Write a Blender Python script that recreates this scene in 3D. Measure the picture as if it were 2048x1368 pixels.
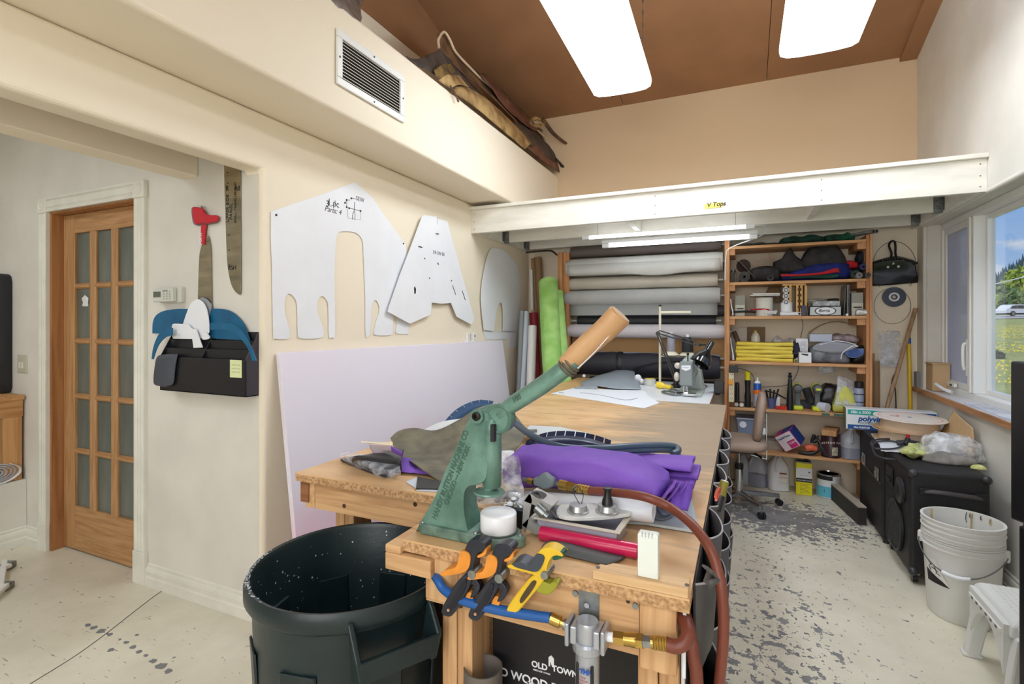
import bpy,bmesh,math,random
from mathutils import Vector,Matrix,noise
random.seed(7)
for o in list(bpy.data.objects):bpy.data.objects.remove(o)
SC=bpy.context.scene;COL=SC.collection
# ---------------------------------------------------------------- camera
YAW=math.radians(24.2);SN,CS=math.sin(YAW),math.cos(YAW);F=1024.0;HY=645.0;CH=1.37
cam=bpy.data.cameras.new('camera');cam.lens=18;cam.sensor_width=36;cam.shift_y=-(684-HY)/2048.0
cam.clip_start=.05;cam.clip_end=2000
co=bpy.data.objects.new('camera',cam);COL.objects.link(co)
co.location=(0,0,CH);co.rotation_euler=(math.pi/2,0,YAW);SC.camera=co
# ---------------------------------------------------------------- exposure, world, sun
SC.view_settings.view_transform='Standard';SC.view_settings.look='None'
SC.view_settings.gamma=1;SC.view_settings.use_curve_mapping=False
SC.view_settings.exposure=0.22
W=bpy.data.worlds.new('sky');SC.world=W;W.use_nodes=True
nt=W.node_tree;nt.nodes.clear()
def nn(nt,t,**kw):
 n=nt.nodes.new(t)
 for k,v in kw.items():setattr(n,k,v)
 return n
def sky():
 L=nt.links.new
 out=nn(nt,'ShaderNodeOutputWorld');bg=nn(nt,'ShaderNodeBackground');bg.inputs[1].default_value=.85
 tc=nn(nt,'ShaderNodeTexCoord');sp=nn(nt,'ShaderNodeSeparateXYZ');L(tc.outputs['Generated'],sp.inputs[0])
 r=nn(nt,'ShaderNodeValToRGB');L(sp.outputs[2],r.inputs[0])
 e=r.color_ramp.elements;e[0].position=0.0;e[0].color=(.52,.68,.9,1);e[1].position=.5;e[1].color=(.12,.3,.78,1)
 m=r.color_ramp.elements.new(.16);m.color=(.27,.48,.88,1)
 mp=nn(nt,'ShaderNodeMapping');mp.inputs['Scale'].default_value=(5,5,14);mp.inputs['Location'].default_value=(1.3,.4,.2)
 L(tc.outputs['Generated'],mp.inputs[0])
 nz=nn(nt,'ShaderNodeTexNoise');nz.inputs['Scale'].default_value=1.6;nz.inputs['Detail'].default_value=7;L(mp.outputs[0],nz.inputs[0])
 r2=nn(nt,'ShaderNodeValToRGB');L(nz.outputs[0],r2.inputs[0])
 r2.color_ramp.elements[0].position=.5;r2.color_ramp.elements[1].position=.62
 mx=nn(nt,'ShaderNodeMixRGB');L(r2.outputs[0],mx.inputs[0]);L(r.outputs[0],mx.inputs[1]);mx.inputs[2].default_value=(.85,.86,.9,1)
 L(mx.outputs[0],bg.inputs[0]);L(bg.outputs[0],out.inputs[0])
sky()
sun=bpy.data.lights.new('sun','SUN');sun.energy=2.2;sun.angle=.01;sun.color=(1,.95,.85)
so=bpy.data.objects.new('sun',sun);COL.objects.link(so);so.rotation_euler=(math.radians(40),0,math.radians(-40));so.location=(-5,-8,12)
LAMP=13.0
# added fill lamp at the invented rear opening (added_rear_window), behind the camera
al=bpy.data.lights.new('rear_fill','AREA');al.shape='RECTANGLE';al.size=2.6;al.size_y=1.3;al.energy=60;al.color=(1,.97,.93)
ao=bpy.data.objects.new('rear_fill',al);COL.objects.link(ao);ao.location=(-.3,-3.1,1.75);ao.rotation_euler=(math.pi/2,0,0)
# ---------------------------------------------------------------- room constants
XL,XR,YB,YD=-2.0,1.23,4.88,1.665
ZT=.88
# ---------------------------------------------------------------- pixel ray -> point on a real plane
def ray(px,py):
 a=(px-1024)/F
 return Vector((-SN+CS*a,CS+SN*a,(HY-py)/F))
def P(px,py,X=None,Y=None,Z=None,T=None):
 d=ray(px,py)
 if X is not None:t=X/d.x
 elif Y is not None:t=Y/d.y
 elif Z is not None:t=(Z-CH)/d.z
 else:t=T
 return Vector((d.x*t,d.y*t,CH+d.z*t))
# ---------------------------------------------------------------- materials
def lin(c):
 f=lambda v:v/12.92 if v<=.04045 else((v+.055)/1.055)**2.4
 return(f(c[0]/255),f(c[1]/255),f(c[2]/255),1)
MC={}
def base(name):
 m=bpy.data.materials.new(name);m.use_nodes=True
 return m,m.node_tree,m.node_tree.nodes['Principled BSDF']
def mat(name,c,rough=.6,metal=0,var=0,vs=6,bump=0,bs=60,c2=None,stretch=(1,1,1),spec=None,trans=0,alpha=1,emit=0,lo=.35,hi=.65,detail=4,coat=0):
 if name in MC:return MC[name]
 m,nt,b=base(name);L=nt.links.new
 b.inputs['Roughness'].default_value=rough;b.inputs['Metallic'].default_value=metal
 b.inputs['Base Color'].default_value=lin(c)
 if spec is not None:b.inputs['Specular IOR Level'].default_value=spec
 if trans:b.inputs['Transmission Weight'].default_value=trans
 if coat:b.inputs['Coat Weight'].default_value=coat
 if alpha<1:b.inputs['Alpha'].default_value=alpha
 if emit:b.inputs['Emission Color'].default_value=lin(c);b.inputs['Emission Strength'].default_value=emit
 tc=nn(nt,'ShaderNodeTexCoord');mp=nn(nt,'ShaderNodeMapping');mp.inputs['Scale'].default_value=stretch
 L(tc.outputs['Object'],mp.inputs[0])
 if c2 is not None or var:
  nz=nn(nt,'ShaderNodeTexNoise');nz.inputs['Scale'].default_value=vs;nz.inputs['Detail'].default_value=detail
  L(mp.outputs[0],nz.inputs[0])
  r=nn(nt,'ShaderNodeValToRGB');L(nz.outputs[0],r.inputs[0]);L(r.outputs[0],b.inputs['Base Color'])
  if c2 is None:c2=tuple(max(0,v*(1-var))for v in c)
  r.color_ramp.elements[0].position=lo;r.color_ramp.elements[0].color=lin(c2)
  r.color_ramp.elements[1].position=hi;r.color_ramp.elements[1].color=lin(c)
 if bump:
  nb=nn(nt,'ShaderNodeTexNoise');nb.inputs['Scale'].default_value=bs;nb.inputs['Detail'].default_value=3
  L(mp.outputs[0],nb.inputs[0]);bp=nn(nt,'ShaderNodeBump');bp.inputs['Strength'].default_value=bump;bp.inputs['Distance'].default_value=.004
  L(nb.outputs[0],bp.inputs['Height']);L(bp.outputs[0],b.inputs['Normal'])
 MC[name]=m;return m
def wood(name,c,c2,axis=0,sc=9,rough=.55):
 if name in MC:return MC[name]
 m,nt,b=base(name);L=nt.links.new;b.inputs['Roughness'].default_value=rough
 tc=nn(nt,'ShaderNodeTexCoord');mp=nn(nt,'ShaderNodeMapping')
 s=[sc*2.2]*3;s[axis]=sc*.13;mp.inputs['Scale'].default_value=s;L(tc.outputs['Object'],mp.inputs[0])
 nz=nn(nt,'ShaderNodeTexNoise');nz.inputs['Scale'].default_value=2.2;nz.inputs['Detail'].default_value=7;nz.inputs['Distortion'].default_value=1.1
 L(mp.outputs[0],nz.inputs[0]);r=nn(nt,'ShaderNodeValToRGB');L(nz.outputs[0],r.inputs[0]);L(r.outputs[0],b.inputs['Base Color'])
 r.color_ramp.elements[0].position=.32;r.color_ramp.elements[0].color=lin(c2);r.color_ramp.elements[1].position=.6;r.color_ramp.elements[1].color=lin(c)
 bp=nn(nt,'ShaderNodeBump');bp.inputs['Strength'].default_value=.12;bp.inputs['Distance'].default_value=.003
 L(nz.outputs[0],bp.inputs['Height']);L(bp.outputs[0],b.inputs['Normal'])
 MC[name]=m;return m
def clear(name,c=(235,238,240),a=.35,rough=.15,bump=.5,bs=25):
 """thin clear plastic: mostly see-through, wrinkled highlights"""
 if name in MC:return MC[name]
 m,nt,b=base(name);L=nt.links.new
 b.inputs['Base Color'].default_value=lin(c);b.inputs['Roughness'].default_value=rough;b.inputs['Alpha'].default_value=a
 tc=nn(nt,'ShaderNodeTexCoord');nb=nn(nt,'ShaderNodeTexNoise');nb.inputs['Scale'].default_value=bs;nb.inputs['Detail'].default_value=5
 L(tc.outputs['Object'],nb.inputs[0]);bp=nn(nt,'ShaderNodeBump');bp.inputs['Strength'].default_value=bump;bp.inputs['Distance'].default_value=.02
 L(nb.outputs[0],bp.inputs['Height']);L(bp.outputs[0],b.inputs['Normal'])
 r=nn(nt,'ShaderNodeValToRGB');L(nb.outputs[0],r.inputs[0])
 r.color_ramp.elements[0].position=.4;r.color_ramp.elements[0].color=(a*.5,a*.5,a*.5,1)
 r.color_ramp.elements[1].position=.68;r.color_ramp.elements[1].color=(min(1,a*2),)*3+(1,)
 L(r.outputs[0],b.inputs['Alpha'])
 MC[name]=m;return m
# ---------------------------------------------------------------- geometry collector
class G:
 def __init__(s):s.v=[];s.f=[]
 def add(s,vs,fs):
  n=len(s.v);s.v+=[Vector(v)for v in vs];s.f+=[tuple(i+n for i in f)for f in fs];return s
 def box(s,a,b):
  x0,x1=sorted((a[0],b[0]));y0,y1=sorted((a[1],b[1]));z0,z1=sorted((a[2],b[2]))
  return s.hexa([(x0,y0,z0),(x1,y0,z0),(x1,y1,z0),(x0,y1,z0),(x0,y0,z1),(x1,y0,z1),(x1,y1,z1),(x0,y1,z1)])
 def hexa(s,v):return s.add(v,[(0,3,2,1),(4,5,6,7),(0,1,5,4),(1,2,6,5),(2,3,7,6),(3,0,4,7)])
 def obox(s,c,size,rx=0,ry=0,rz=0):
  R=Matrix.Rotation(rz,3,'Z')@Matrix.Rotation(ry,3,'Y')@Matrix.Rotation(rx,3,'X')
  h=[v/2 for v in size];c=Vector(c)
  return s.hexa([c+R@Vector((x*h[0],y*h[1],z*h[2]))for z in(-1,1)for x,y in((-1,-1),(1,-1),(1,1),(-1,1))])
 def bar(s,p0,p1,w,h,up=(0,0,1)):
  """rectangular bar from p0 to p1, w across, h along up"""
  p0,p1=Vector(p0),Vector(p1);d=(p1-p0).normalized();u=Vector(up);x=d.cross(u).normalized();u=x.cross(d).normalized()
  vs=[p+x*(a*w/2)+u*(b*h/2)for p in(p0,p1)for a,b in((-1,-1),(1,-1),(1,1),(-1,1))]
  return s.hexa(vs)
 def prism(s,poly,vec):
  poly=[Vector(p)for p in poly];n=len(poly);vec=Vector(vec)
  vs=poly+[p+vec for p in poly]
  return s.add(vs,[tuple(range(n))[::-1],tuple(range(n,2*n))]+[(i,(i+1)%n,n+(i+1)%n,n+i)for i in range(n)])
 def rings(s,rs,closed=False,cap=True):
  n=len(rs[0]);vs=[p for r in rs for p in r];fs=[]
  m=len(rs)
  for i in range(m if closed else m-1):
   j=(i+1)%m
   for k in range(n):fs.append((i*n+k,i*n+(k+1)%n,j*n+(k+1)%n,j*n+k))
  if cap and not closed:fs+=[tuple(range(n))[::-1],tuple((m-1)*n+k for k in range(n))]
  return s.add(vs,fs)
 def lathe(s,prof,o=(0,0,0),axis=(0,0,1),seg=24,cap=True,sx=1,sy=1):
  o=Vector(o);q=Vector((0,0,1)).rotation_difference(Vector(axis).normalized())
  return s.rings([[o+q@Vector((r*math.cos(2*math.pi*k/seg)*sx,r*math.sin(2*math.pi*k/seg)*sy,z))for k in range(seg)]for r,z in prof],cap=cap)
 def cyl(s,p0,p1,r0,r1=None,seg=20):
  p0,p1=Vector(p0),Vector(p1)
  return s.lathe([(r0,0),(r0 if r1 is None else r1,(p1-p0).length)],p0,p1-p0,seg)
 def pipe(s,p0,p1,ro,ri,seg=20):
  p0,p1=Vector(p0),Vector(p1);l=(p1-p0).length
  return s.lathe([(ri,0),(ro,0),(ro,l),(ri,l),(ri,0)],p0,p1-p0,seg,cap=False)
 def ball(s,o,r,seg=16,sz=1,axis=(0,0,1)):
  pr=[(max(1e-4,r*math.sin(math.pi*i/8)),-r*sz*math.cos(math.pi*i/8))for i in range(9)]
  return s.lathe(pr,o,axis,seg)
 def tube(s,pts,r,seg=10,smooth=0,flat=1,cap=True):
  pts=[Vector(p)for p in pts]
  if smooth:pts=crom(pts,smooth)
  n=len(pts);rr=r if callable(r)else(lambda t:r)
  u=None;rs=[]
  for i in range(n):
   d=(pts[min(n-1,i+1)]-pts[max(0,i-1)]).normalized()
   if u is None:
    u=d.orthogonal().normalized()
   u=(u-d*u.dot(d)).normalized();w=d.cross(u)
   q=rr(i/(n-1))
   rs.append([pts[i]+u*(q*math.cos(2*math.pi*k/seg))+w*(q*flat*math.sin(2*math.pi*k/seg))for k in range(seg)])
  return s.rings(rs,cap=cap)
 def grid(s,rows):
  m,n=len(rows),len(rows[0])
  return s.add([p for r in rows for p in r],[(i*n+k,i*n+k+1,(i+1)*n+k+1,(i+1)*n+k)for i in range(m-1)for k in range(n-1)])
 def patch(s,ctrl,k=5,nz=0,nf=8):
  """smooth surface through a grid of control points"""
  rows=[crom([Vector(p)for p in r],k)for r in ctrl]
  cols=list(zip(*rows));out=[crom(list(c),k)for c in cols]
  if nz:out=[[p+noise.noise_vector(p*nf)*nz for p in r]for r in out]
  return s.grid(out)
def crom(p,k,closed=False):
 n=len(p);out=[]
 if n<3 and not closed:
  return[p[0].lerp(p[-1],i/k)for i in range(k+1)]
 rng=range(n)if closed else range(n-1)
 for i in rng:
  if closed:a,b,c,d=p[(i-1)%n],p[i],p[(i+1)%n],p[(i+2)%n]
  else:a,b,c,d=p[max(0,i-1)],p[i],p[i+1],p[min(n-1,i+2)]
  for j in range(k):
   t=j/k
   out.append(.5*((2*b)+(c-a)*t+(2*a-5*b+4*c-d)*t*t+(3*b-a-3*c+d)*t**3))
 if not closed:out.append(p[-1].copy())
 return out
def cpoly(pts,k=4):
 """closed polygon; points given as (x, y) are smoothed, (x, y, 1) are sharp corners"""
 n=len(pts);out=[];V2=lambda q:Vector((q[0],q[1]))
 for i in range(n):
  b,c=pts[i],pts[(i+1)%n];a=pts[i-1]if len(b)<3 else b;d=pts[(i+2)%n]if len(c)<3 else c
  if len(b)>2 and len(c)>2:out.append(V2(b));continue
  a,b,c,d=V2(a),V2(b),V2(c),V2(d)
  for j in range(k):
   t=j/k;out.append(.5*((2*b)+(c-a)*t+(2*a-5*b+4*c-d)*t*t+(3*b-a-3*c+d)*t**3))
 return out
def tag(o,label=None,cat=None,group=None,kind=None):
 if label:o['label']=label
 if cat:o['category']=cat
 if group:o['group']=group
 if kind:o['kind']=kind
 return o
def thing(name,label,cat,loc,group=None,kind=None):
 o=bpy.data.objects.new(name,None);COL.objects.link(o);o.location=loc;o.empty_display_size=.05
 return tag(o,label,cat,group,kind)
WL={}
def build(g,name,m,parent=None,label=None,cat=None,group=None,kind=None,smooth=False,bevel=0,seg=2,solid=0,subs=0,ang=40):
 me=bpy.data.meshes.new(name)
 xs=[v.x for v in g.v];ys=[v.y for v in g.v];zs=[v.z for v in g.v]
 if parent is None:org=Vector(((min(xs)+max(xs))/2,(min(ys)+max(ys))/2,min(zs)))
 else:org=Vector(((min(xs)+max(xs))/2,(min(ys)+max(ys))/2,(min(zs)+max(zs))/2))
 me.from_pydata([v-org for v in g.v],[],g.f)
 bm=bmesh.new();bm.from_mesh(me);bmesh.ops.recalc_face_normals(bm,faces=bm.faces);bm.to_mesh(me);bm.free()
 me.materials.append(m)
 if smooth:
  for p in me.polygons:p.use_smooth=True
  if ang<180:me.set_sharp_from_angle(angle=math.radians(ang))
 o=bpy.data.objects.new(name,me);COL.objects.link(o);WL[o.name]=org
 if parent is not None:
  o.parent=parent;o.location=org-WL.get(parent.name,parent.location)
 else:o.location=org
 if solid:
  md=o.modifiers.new('solid','SOLIDIFY');md.thickness=solid;md.offset=0
 if bevel:
  md=o.modifiers.new('bevel','BEVEL');md.width=bevel;md.segments=seg;md.limit_method='ANGLE';md.angle_limit=math.radians(35)
 if subs:
  md=o.modifiers.new('subs','SUBSURF');md.levels=subs;md.render_levels=subs
 return tag(o,label,cat,group,kind)
def text(s,name,m,parent,o,xd,yd,size,ext=.0004,bold=0,align='LEFT',sh=0,kind=None):
 """flat lettering as real mesh standing ext proud of the surface through o"""
 cu=bpy.data.curves.new(name,'FONT');cu.body=s;cu.size=size;cu.extrude=ext;cu.offset=bold;cu.align_x=align;cu.shear=sh
 ob=bpy.data.objects.new('tmp',cu);COL.objects.link(ob)
 dg=bpy.context.evaluated_depsgraph_get();me=bpy.data.meshes.new_from_object(ob.evaluated_get(dg));bpy.data.objects.remove(ob)
 x=Vector(xd).normalized();z=x.cross(Vector(yd)).normalized();y=z.cross(x)
 R=Matrix((x,y,z)).transposed();o=Vector(o)
 me.transform(R.to_4x4());me.materials.clear();me.materials.append(m)
 ob=bpy.data.objects.new(name,me);COL.objects.link(ob);ob.parent=parent;ob.location=o-WL.get(parent.name,parent.location)
 WL[ob.name]=o
 return ob
def qbox(px0,py0,px1,py1,Y,d,zb=None):
 """box whose front face (plane Y) covers those pixels, d deep"""
 pc=(py0+py1)/2;a,b=P(px0,pc,Y=Y),P(px1,pc,Y=Y);pm=(px0+px1)/2
 z1=P(pm,py0,Y=Y).z;z0=P(pm,py1,Y=Y).z if zb is None else zb
 return(a.x,Y,z0),(b.x,Y+d,z1)
# ================================================================= STRUCTURE
CREAM=mat('wall_paint',(240,228,206),.75,bump=.06,bs=120)
CREAM2=mat('wall_paint_cool',(226,222,212),.6,bump=.05,bs=120,var=.05,vs=3)
TAN=mat('wall_tan',(226,200,164),.8,bump=.05,bs=120)  # upper back wall, a darker tan than the cream below
BROWN=mat('ceiling_paint',(160,116,80),.85,bump=.12,bs=160,var=.06,vs=3)
TRIM=mat('trim_paint',(232,230,218),.45,var=.06,vs=5)
LOFTW=mat('loft_paint',(238,235,224),.5,var=.06,vs=4,stretch=(1,4,4))
def floor_mat():
 m,nt,b=base('chipped_floor_paint');L=nt.links.new;b.inputs['Roughness'].default_value=.42
 tc=nn(nt,'ShaderNodeTexCoord');pos=tc.outputs['Object']
 def math_(op,a,b_,c=None):
  n=nn(nt,'ShaderNodeMath',operation=op)
  for i,v in enumerate((a,b_,c)):
   if v is None:continue
   if isinstance(v,(int,float)):n.inputs[i].default_value=v
   else:L(v,n.inputs[i])
  return n.outputs[0]
 def noi(scale,st,det=6,loc=(0,0,0),rot=0):
  mp=nn(nt,'ShaderNodeMapping');mp.inputs['Scale'].default_value=st;mp.inputs['Location'].default_value=loc;mp.inputs['Rotation'].default_value=(0,0,rot)
  L(pos,mp.inputs[0]);n=nn(nt,'ShaderNodeTexNoise');n.inputs['Scale'].default_value=scale;n.inputs['Detail'].default_value=det
  n.inputs['Roughness'].default_value=.62;L(mp.outputs[0],n.inputs[0]);return n.outputs[0]
 def blob(x,y,rx,ry):
  mp=nn(nt,'ShaderNodeVectorMath',operation='SUBTRACT');L(pos,mp.inputs[0]);mp.inputs[1].default_value=(x,y,0)
  sc=nn(nt,'ShaderNodeVectorMath',operation='MULTIPLY');L(mp.outputs[0],sc.inputs[0]);sc.inputs[1].default_value=(1/rx,1/ry,0)
  ln=nn(nt,'ShaderNodeVectorMath',operation='LENGTH');L(sc.outputs[0],ln.inputs[0])
  return math_('SUBTRACT',1,math_('MINIMUM',ln.outputs['Value'],1))
 big=noi(2.2,(1,1,1),4);chip=noi(14,(1,1.15,1),5,(3,1,0),.5);fine=noi(38,(1,.7,1),3,(1,5,0),.9)
 d=blob(.22,4.05,.85,.55);d2=blob(.3,2.9,.8,2.0);d3=blob(.05,2.3,.45,1.3)
 wear=math_('ADD',math_('MULTIPLY',d,.30),math_('ADD',math_('MULTIPLY',d2,.045),math_('MULTIPLY',d3,.12)))
 wear=math_('ADD',wear,math_('MULTIPLY',big,.07))
 # line of old tape chips on the left
 scr=noi(7,(1.2,11,1),5,(0,3,0),.35);scr2=noi(9,(12,1,1),5,(4,2,0),.75)
 sL=blob(-2.6,1.0,1.3,1.6)
 v1=math_('GREATER_THAN',math_('ADD',chip,wear),.715)
 v2=math_('GREATER_THAN',math_('ADD',fine,math_('MULTIPLY',wear,.85)),.72)
 v3=math_('GREATER_THAN',math_('ADD',scr,math_('MULTIPLY',sL,.075)),.725)
 v4=math_('GREATER_THAN',math_('ADD',scr2,math_('MULTIPLY',d2,.03)),.745)
 v=math_('MAXIMUM',math_('MAXIMUM',v1,v2),math_('MAXIMUM',v3,v4))
 tone=nn(nt,'ShaderNodeValToRGB');L(noi(3,(1,1,1),6,(9,9,0)),tone.inputs[0])
 tone.color_ramp.elements[0].position=.3;tone.color_ramp.elements[0].color=lin((212,205,184));tone.color_ramp.elements[1].position=.7;tone.color_ramp.elements[1].color=lin((232,226,206))
 gry=nn(nt,'ShaderNodeValToRGB');L(noi(9,(1,1,1),6,(2,9,0)),gry.inputs[0])
 gry.color_ramp.elements[0].position=.3;gry.color_ramp.elements[0].color=lin((112,112,114));gry.color_ramp.elements[1].position=.7;gry.color_ramp.elements[1].color=lin((152,150,150))
 mx=nn(nt,'ShaderNodeMixRGB');L(v,mx.inputs[0]);L(tone.outputs[0],mx.inputs[1]);L(gry.outputs[0],mx.inputs[2])
 L(mx.outputs[0],b.inputs['Base Color'])
 bp=nn(nt,'ShaderNodeBump');bp.invert=True;bp.inputs['Strength'].default_value=.4;bp.inputs['Distance'].default_value=.002;L(v,bp.inputs['Height']);L(bp.outputs[0],b.inputs['Normal'])
 return m
FL=build(G().box((-5.2,-2.8,-.1),(XR,YB,0)),'floor',floor_mat(),kind='structure')
def recenter_obj(o):
 off=o.location.copy();o.data.transform(Matrix.Translation(off));o.location=(0,0,0);WL[o.name]=Vector((0,0,0))
recenter_obj(FL)
# dried cracks in the floor paint
ck=G()
def crack(px):
 pts=[P(x,y,Z=.0012)for x,y in px];ck.tube(crom(pts,6),.0016,4)
crack([(60,1368),(150,1312),(215,1265),(270,1222),(330,1178),(385,1152)])
build(ck,'crack',mat('crack_dark',(105,100,92),.9),FL)
tape=G()
for i,(x,y,w)in enumerate([(176,1250,12),(188,1255,14),(203,1262,17),(220,1269,12),(240,1279,6),(252,1285,10),(266,1294,12),(278,1303,12),(292,1311,10),(306,1322,15),(322,1332,20),(336,1342,14),(222,1300,12),(274,1270,8)]):
 c=P(x,y,Z=.0006);r=w*.0012;random.seed(i)
 tape.prism([c+Vector((math.cos(a)*r*random.uniform(.6,1.2)*1.1,math.sin(a)*r*random.uniform(.5,1),0))for a in[k*.63 for k in range(10)]],(0,0,.0006))
build(tape,'paint_chip',mat('chip_grey',(125,125,127),.7),FL,kind='stuff')
# left wall: L-shaped (wall + header over the alcove opening), boxed soffit above, set-back upper wall
ZH,ZS,ZSU,XS,XU=2.07,2.33,2.83,-1.68,-2.26
g=G().prism([(XL-.12,y,z)for y,z in((YD+.001,0),(YB,0),(YB,ZS),(-2.8,ZS),(-2.8,ZH),(YD+.001,ZH))],(.12,0,0))
WLFT=build(g,'wall_left',CREAM,kind='structure',bevel=.022,seg=4)
build(G().box((XU,-2.8,ZS),(XS,YB,ZSU)),'soffit',CREAM,WLFT,bevel=.02,seg=4)
build(G().box((XU-.1,-2.8,ZSU),(XU,YB,3.41)),'upper_wall',CREAM,WLFT)
build(G().box((XU-.1,-2.8,3.41),(XU+.004,YB,5.6)),'upper_wall',BROWN,WLFT)
# alcove
WD=build(G().box((-5.2,YD,0),(-3.79,YD+.12,2.75)).box((-2.93,YD,0),(XL-.021,YD+.12,ZH)).box((-2.93,YD,ZH),(XL-.12,YD+.12,2.75)).box((-3.79,YD,2.035),(-2.93,YD+.12,2.75)),'wall_alcove',CREAM2,kind='structure')
build(G().box((-5.3,-2.8,0),(-5.2,YD+.12,2.75)),'wall_far_left',CREAM2,kind='structure')
build(G().box((-5.2,-2.8,2.75),(XL-.12,YD+.12,2.85)),'ceiling_alcove',CREAM2,kind='structure')
build(G().box((-2.56,-2.8,2.085),(-2.44,YD,2.75)),'trim_1',CREAM,kind='structure',bevel=.006)
build(G().box((-5.2,-.4,0),(-4.05,YD,.40)),'trim_2',CREAM2,kind='structure',bevel=.004)
# back wall, right wall with the window opening, rear wall
WB=build(G().box((XL-.5,YB,0),(XR+.15,YB+.12,2.2)),'wall_back',CREAM,kind='structure')
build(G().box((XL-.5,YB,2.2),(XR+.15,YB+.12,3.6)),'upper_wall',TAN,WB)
W0,W1,WZ0,WZ1=2.35,4.74,.875,2.09
g=G().box((XR,-2.8,0),(XR+.22,YB,WZ0)).box((XR,-2.8,WZ1),(XR+.22,YB,5.6)).box((XR,-2.8,WZ0),(XR+.22,W0,WZ1)).box((XR,W1,WZ0),(XR+.22,YB,WZ1))
WR=build(g,'wall_right',CREAM2,kind='structure')
g=G()
for y in(W1,):
 g.cyl((XR+.012,y,WZ0),(XR+.012,y,WZ1),.014,seg=12)
g.cyl((XR+.010,W0,WZ1+.003),(XR+.010,W1,WZ1+.003),.016,seg=12)
build(g,'corner_bead',CREAM2,WR,smooth=True)
RX0,RX1,RZ0,RZ1=-1.6,1.0,1.1,2.4
WRR=build(G().box((-5.3,-2.9,0),(RX0,-2.8,5.6)).box((RX1,-2.9,0),(XR+.22,-2.8,5.6)).box((RX0,-2.9,0),(RX1,-2.8,RZ0)).box((RX0,-2.9,RZ1),(RX1,-2.8,5.6)),'wall_rear',CREAM,kind='structure')
W2=build(G().box((RX0,-2.88,RZ0),(RX0+.05,-2.82,RZ1)).box((RX1-.05,-2.88,RZ0),(RX1,-2.82,RZ1)).box((RX0,-2.88,RZ0),(RX1,-2.82,RZ0+.05)).box((RX0,-2.88,RZ1-.05),(RX1,-2.82,RZ1)),'added_rear_window',TRIM,kind='structure')  # invented window frame in the unseen rear wall, added for the fill lamp
# ceiling: slopes up towards the camera, made of wide panels with open seams
CM=.24;ZC=3.435
cz=lambda y:ZC+CM*(YB-y)
g=G().hexa([(XU-.1,-2.8,cz(-2.8)+.03),(XR+.2,-2.8,cz(-2.8)+.03),(XR+.2,YB,cz(YB)+.03),(XU-.1,YB,cz(YB)+.03),(XU-.1,-2.8,cz(-2.8)+.1),(XR+.2,-2.8,cz(-2.8)+.1),(XR+.2,YB,cz(YB)+.1),(XU-.1,YB,cz(YB)+.1)])
CE=build(g,'ceiling',BROWN,kind='structure')
for x0,x1 in((XU,-1.03),(-1.03,.19),(.19,XR)):
 x0+=.0025;x1-=.0025
 build(G().hexa([(x0,-2.8,cz(-2.8)),(x1,-2.8,cz(-2.8)),(x1,YB,cz(YB)),(x0,YB,cz(YB)),(x0,-2.8,cz(-2.8)+.03),(x1,-2.8,cz(-2.8)+.03),(x1,YB,cz(YB)+.03),(x0,YB,cz(YB)+.03)]),'panel',BROWN,CE)
g=G().hexa([(XR-.11,-2.8,cz(-2.8)-.035),(XR,-2.8,cz(-2.8)-.035),(XR,YB,cz(YB)-.035),(XR-.11,YB,cz(YB)-.035),(XR-.11,-2.8,cz(-2.8)),(XR,-2.8,cz(-2.8)),(XR,YB,cz(YB)),(XR-.11,YB,cz(YB))])
build(g,'trim_3',BROWN,kind='structure')
# baseboards: stepped profile
def baseboard(name,a,b,n):
 """a->b along the floor, n = direction out of the wall"""
 a,b,n=Vector(a),Vector(b),Vector(n)
 pr=[(0,0),(.018,0),(.018,.045),(.013,.052),(.015,.075),(.012,.088),(.006,.095),(.007,.108),(0,.114)]
 g=G().rings([[q+n*u+Vector((0,0,z))for u,z in pr]for q in(a,b)])
 return build(g,name,TRIM,kind='structure')
baseboard('baseboard_alcove',(-2.84,YD,0),(XL-.0,YD,0),(0,-1,0))
baseboard('baseboard_alcove_corner',(-4.05,YD,0),(-3.88,YD,0),(0,-1,0))
baseboard('baseboard_left',(-4.05,-.4,0),(-4.05,YD,0),(1,0,0))
baseboard('baseboard_main',(XL,YD,0),(XL,YB,0),(1,0,0))
baseboard('baseboard_right',(XR,-2.8,0),(XR,YB,0),(-1,0,0))
# ---------------------------------------------------------------- door
WX=wood('fir_x',(192,148,100),(158,112,68),0,7);WZ_=wood('fir_z',(192,148,100),(158,112,68),2,7)
JMB=wood('jamb_fir',(176,124,76),(146,94,52),2,5)
D=thing('door_1',None,None,(-3.36,1.74,0),kind='structure')
def dp(name,g,m,par=None,**k):return build(g,name,m,par or D,**k)
dp('jamb',G().box((-3.79,YD+.001,0),(-3.77,1.80,2.035)),JMB);dp('jamb',G().box((-2.95,YD+.001,0),(-2.93,1.80,2.035)),JMB)
dp('jamb',G().box((-3.77,YD+.001,2.02),(-2.95,1.80,2.035)),JMB)
dy0,dy1=1.725,1.76;dz0,dz1=.012,2.018
PXc=[(-3.652,-3.496),(-3.44,-3.283),(-3.229,-3.072)];PZ=[(1.605,1.905),(1.276,1.572),(.945,1.242),(.618,.914),(.27,.586)]
dp('stile',G().box((-3.768,dy0,dz0),(-3.652,dy1,dz1)),WZ_,bevel=.003);dp('stile',G().box((-3.072,dy0,dz0),(-2.952,dy1,dz1)),WZ_,bevel=.003)
dp('top_rail',G().box((-3.652,dy0,1.905),(-3.072,dy1,dz1)),WX,bevel=.003);dp('bottom_rail',G().box((-3.652,dy0,dz0),(-3.072,dy1,.27)),WX,bevel=.003)
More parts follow.
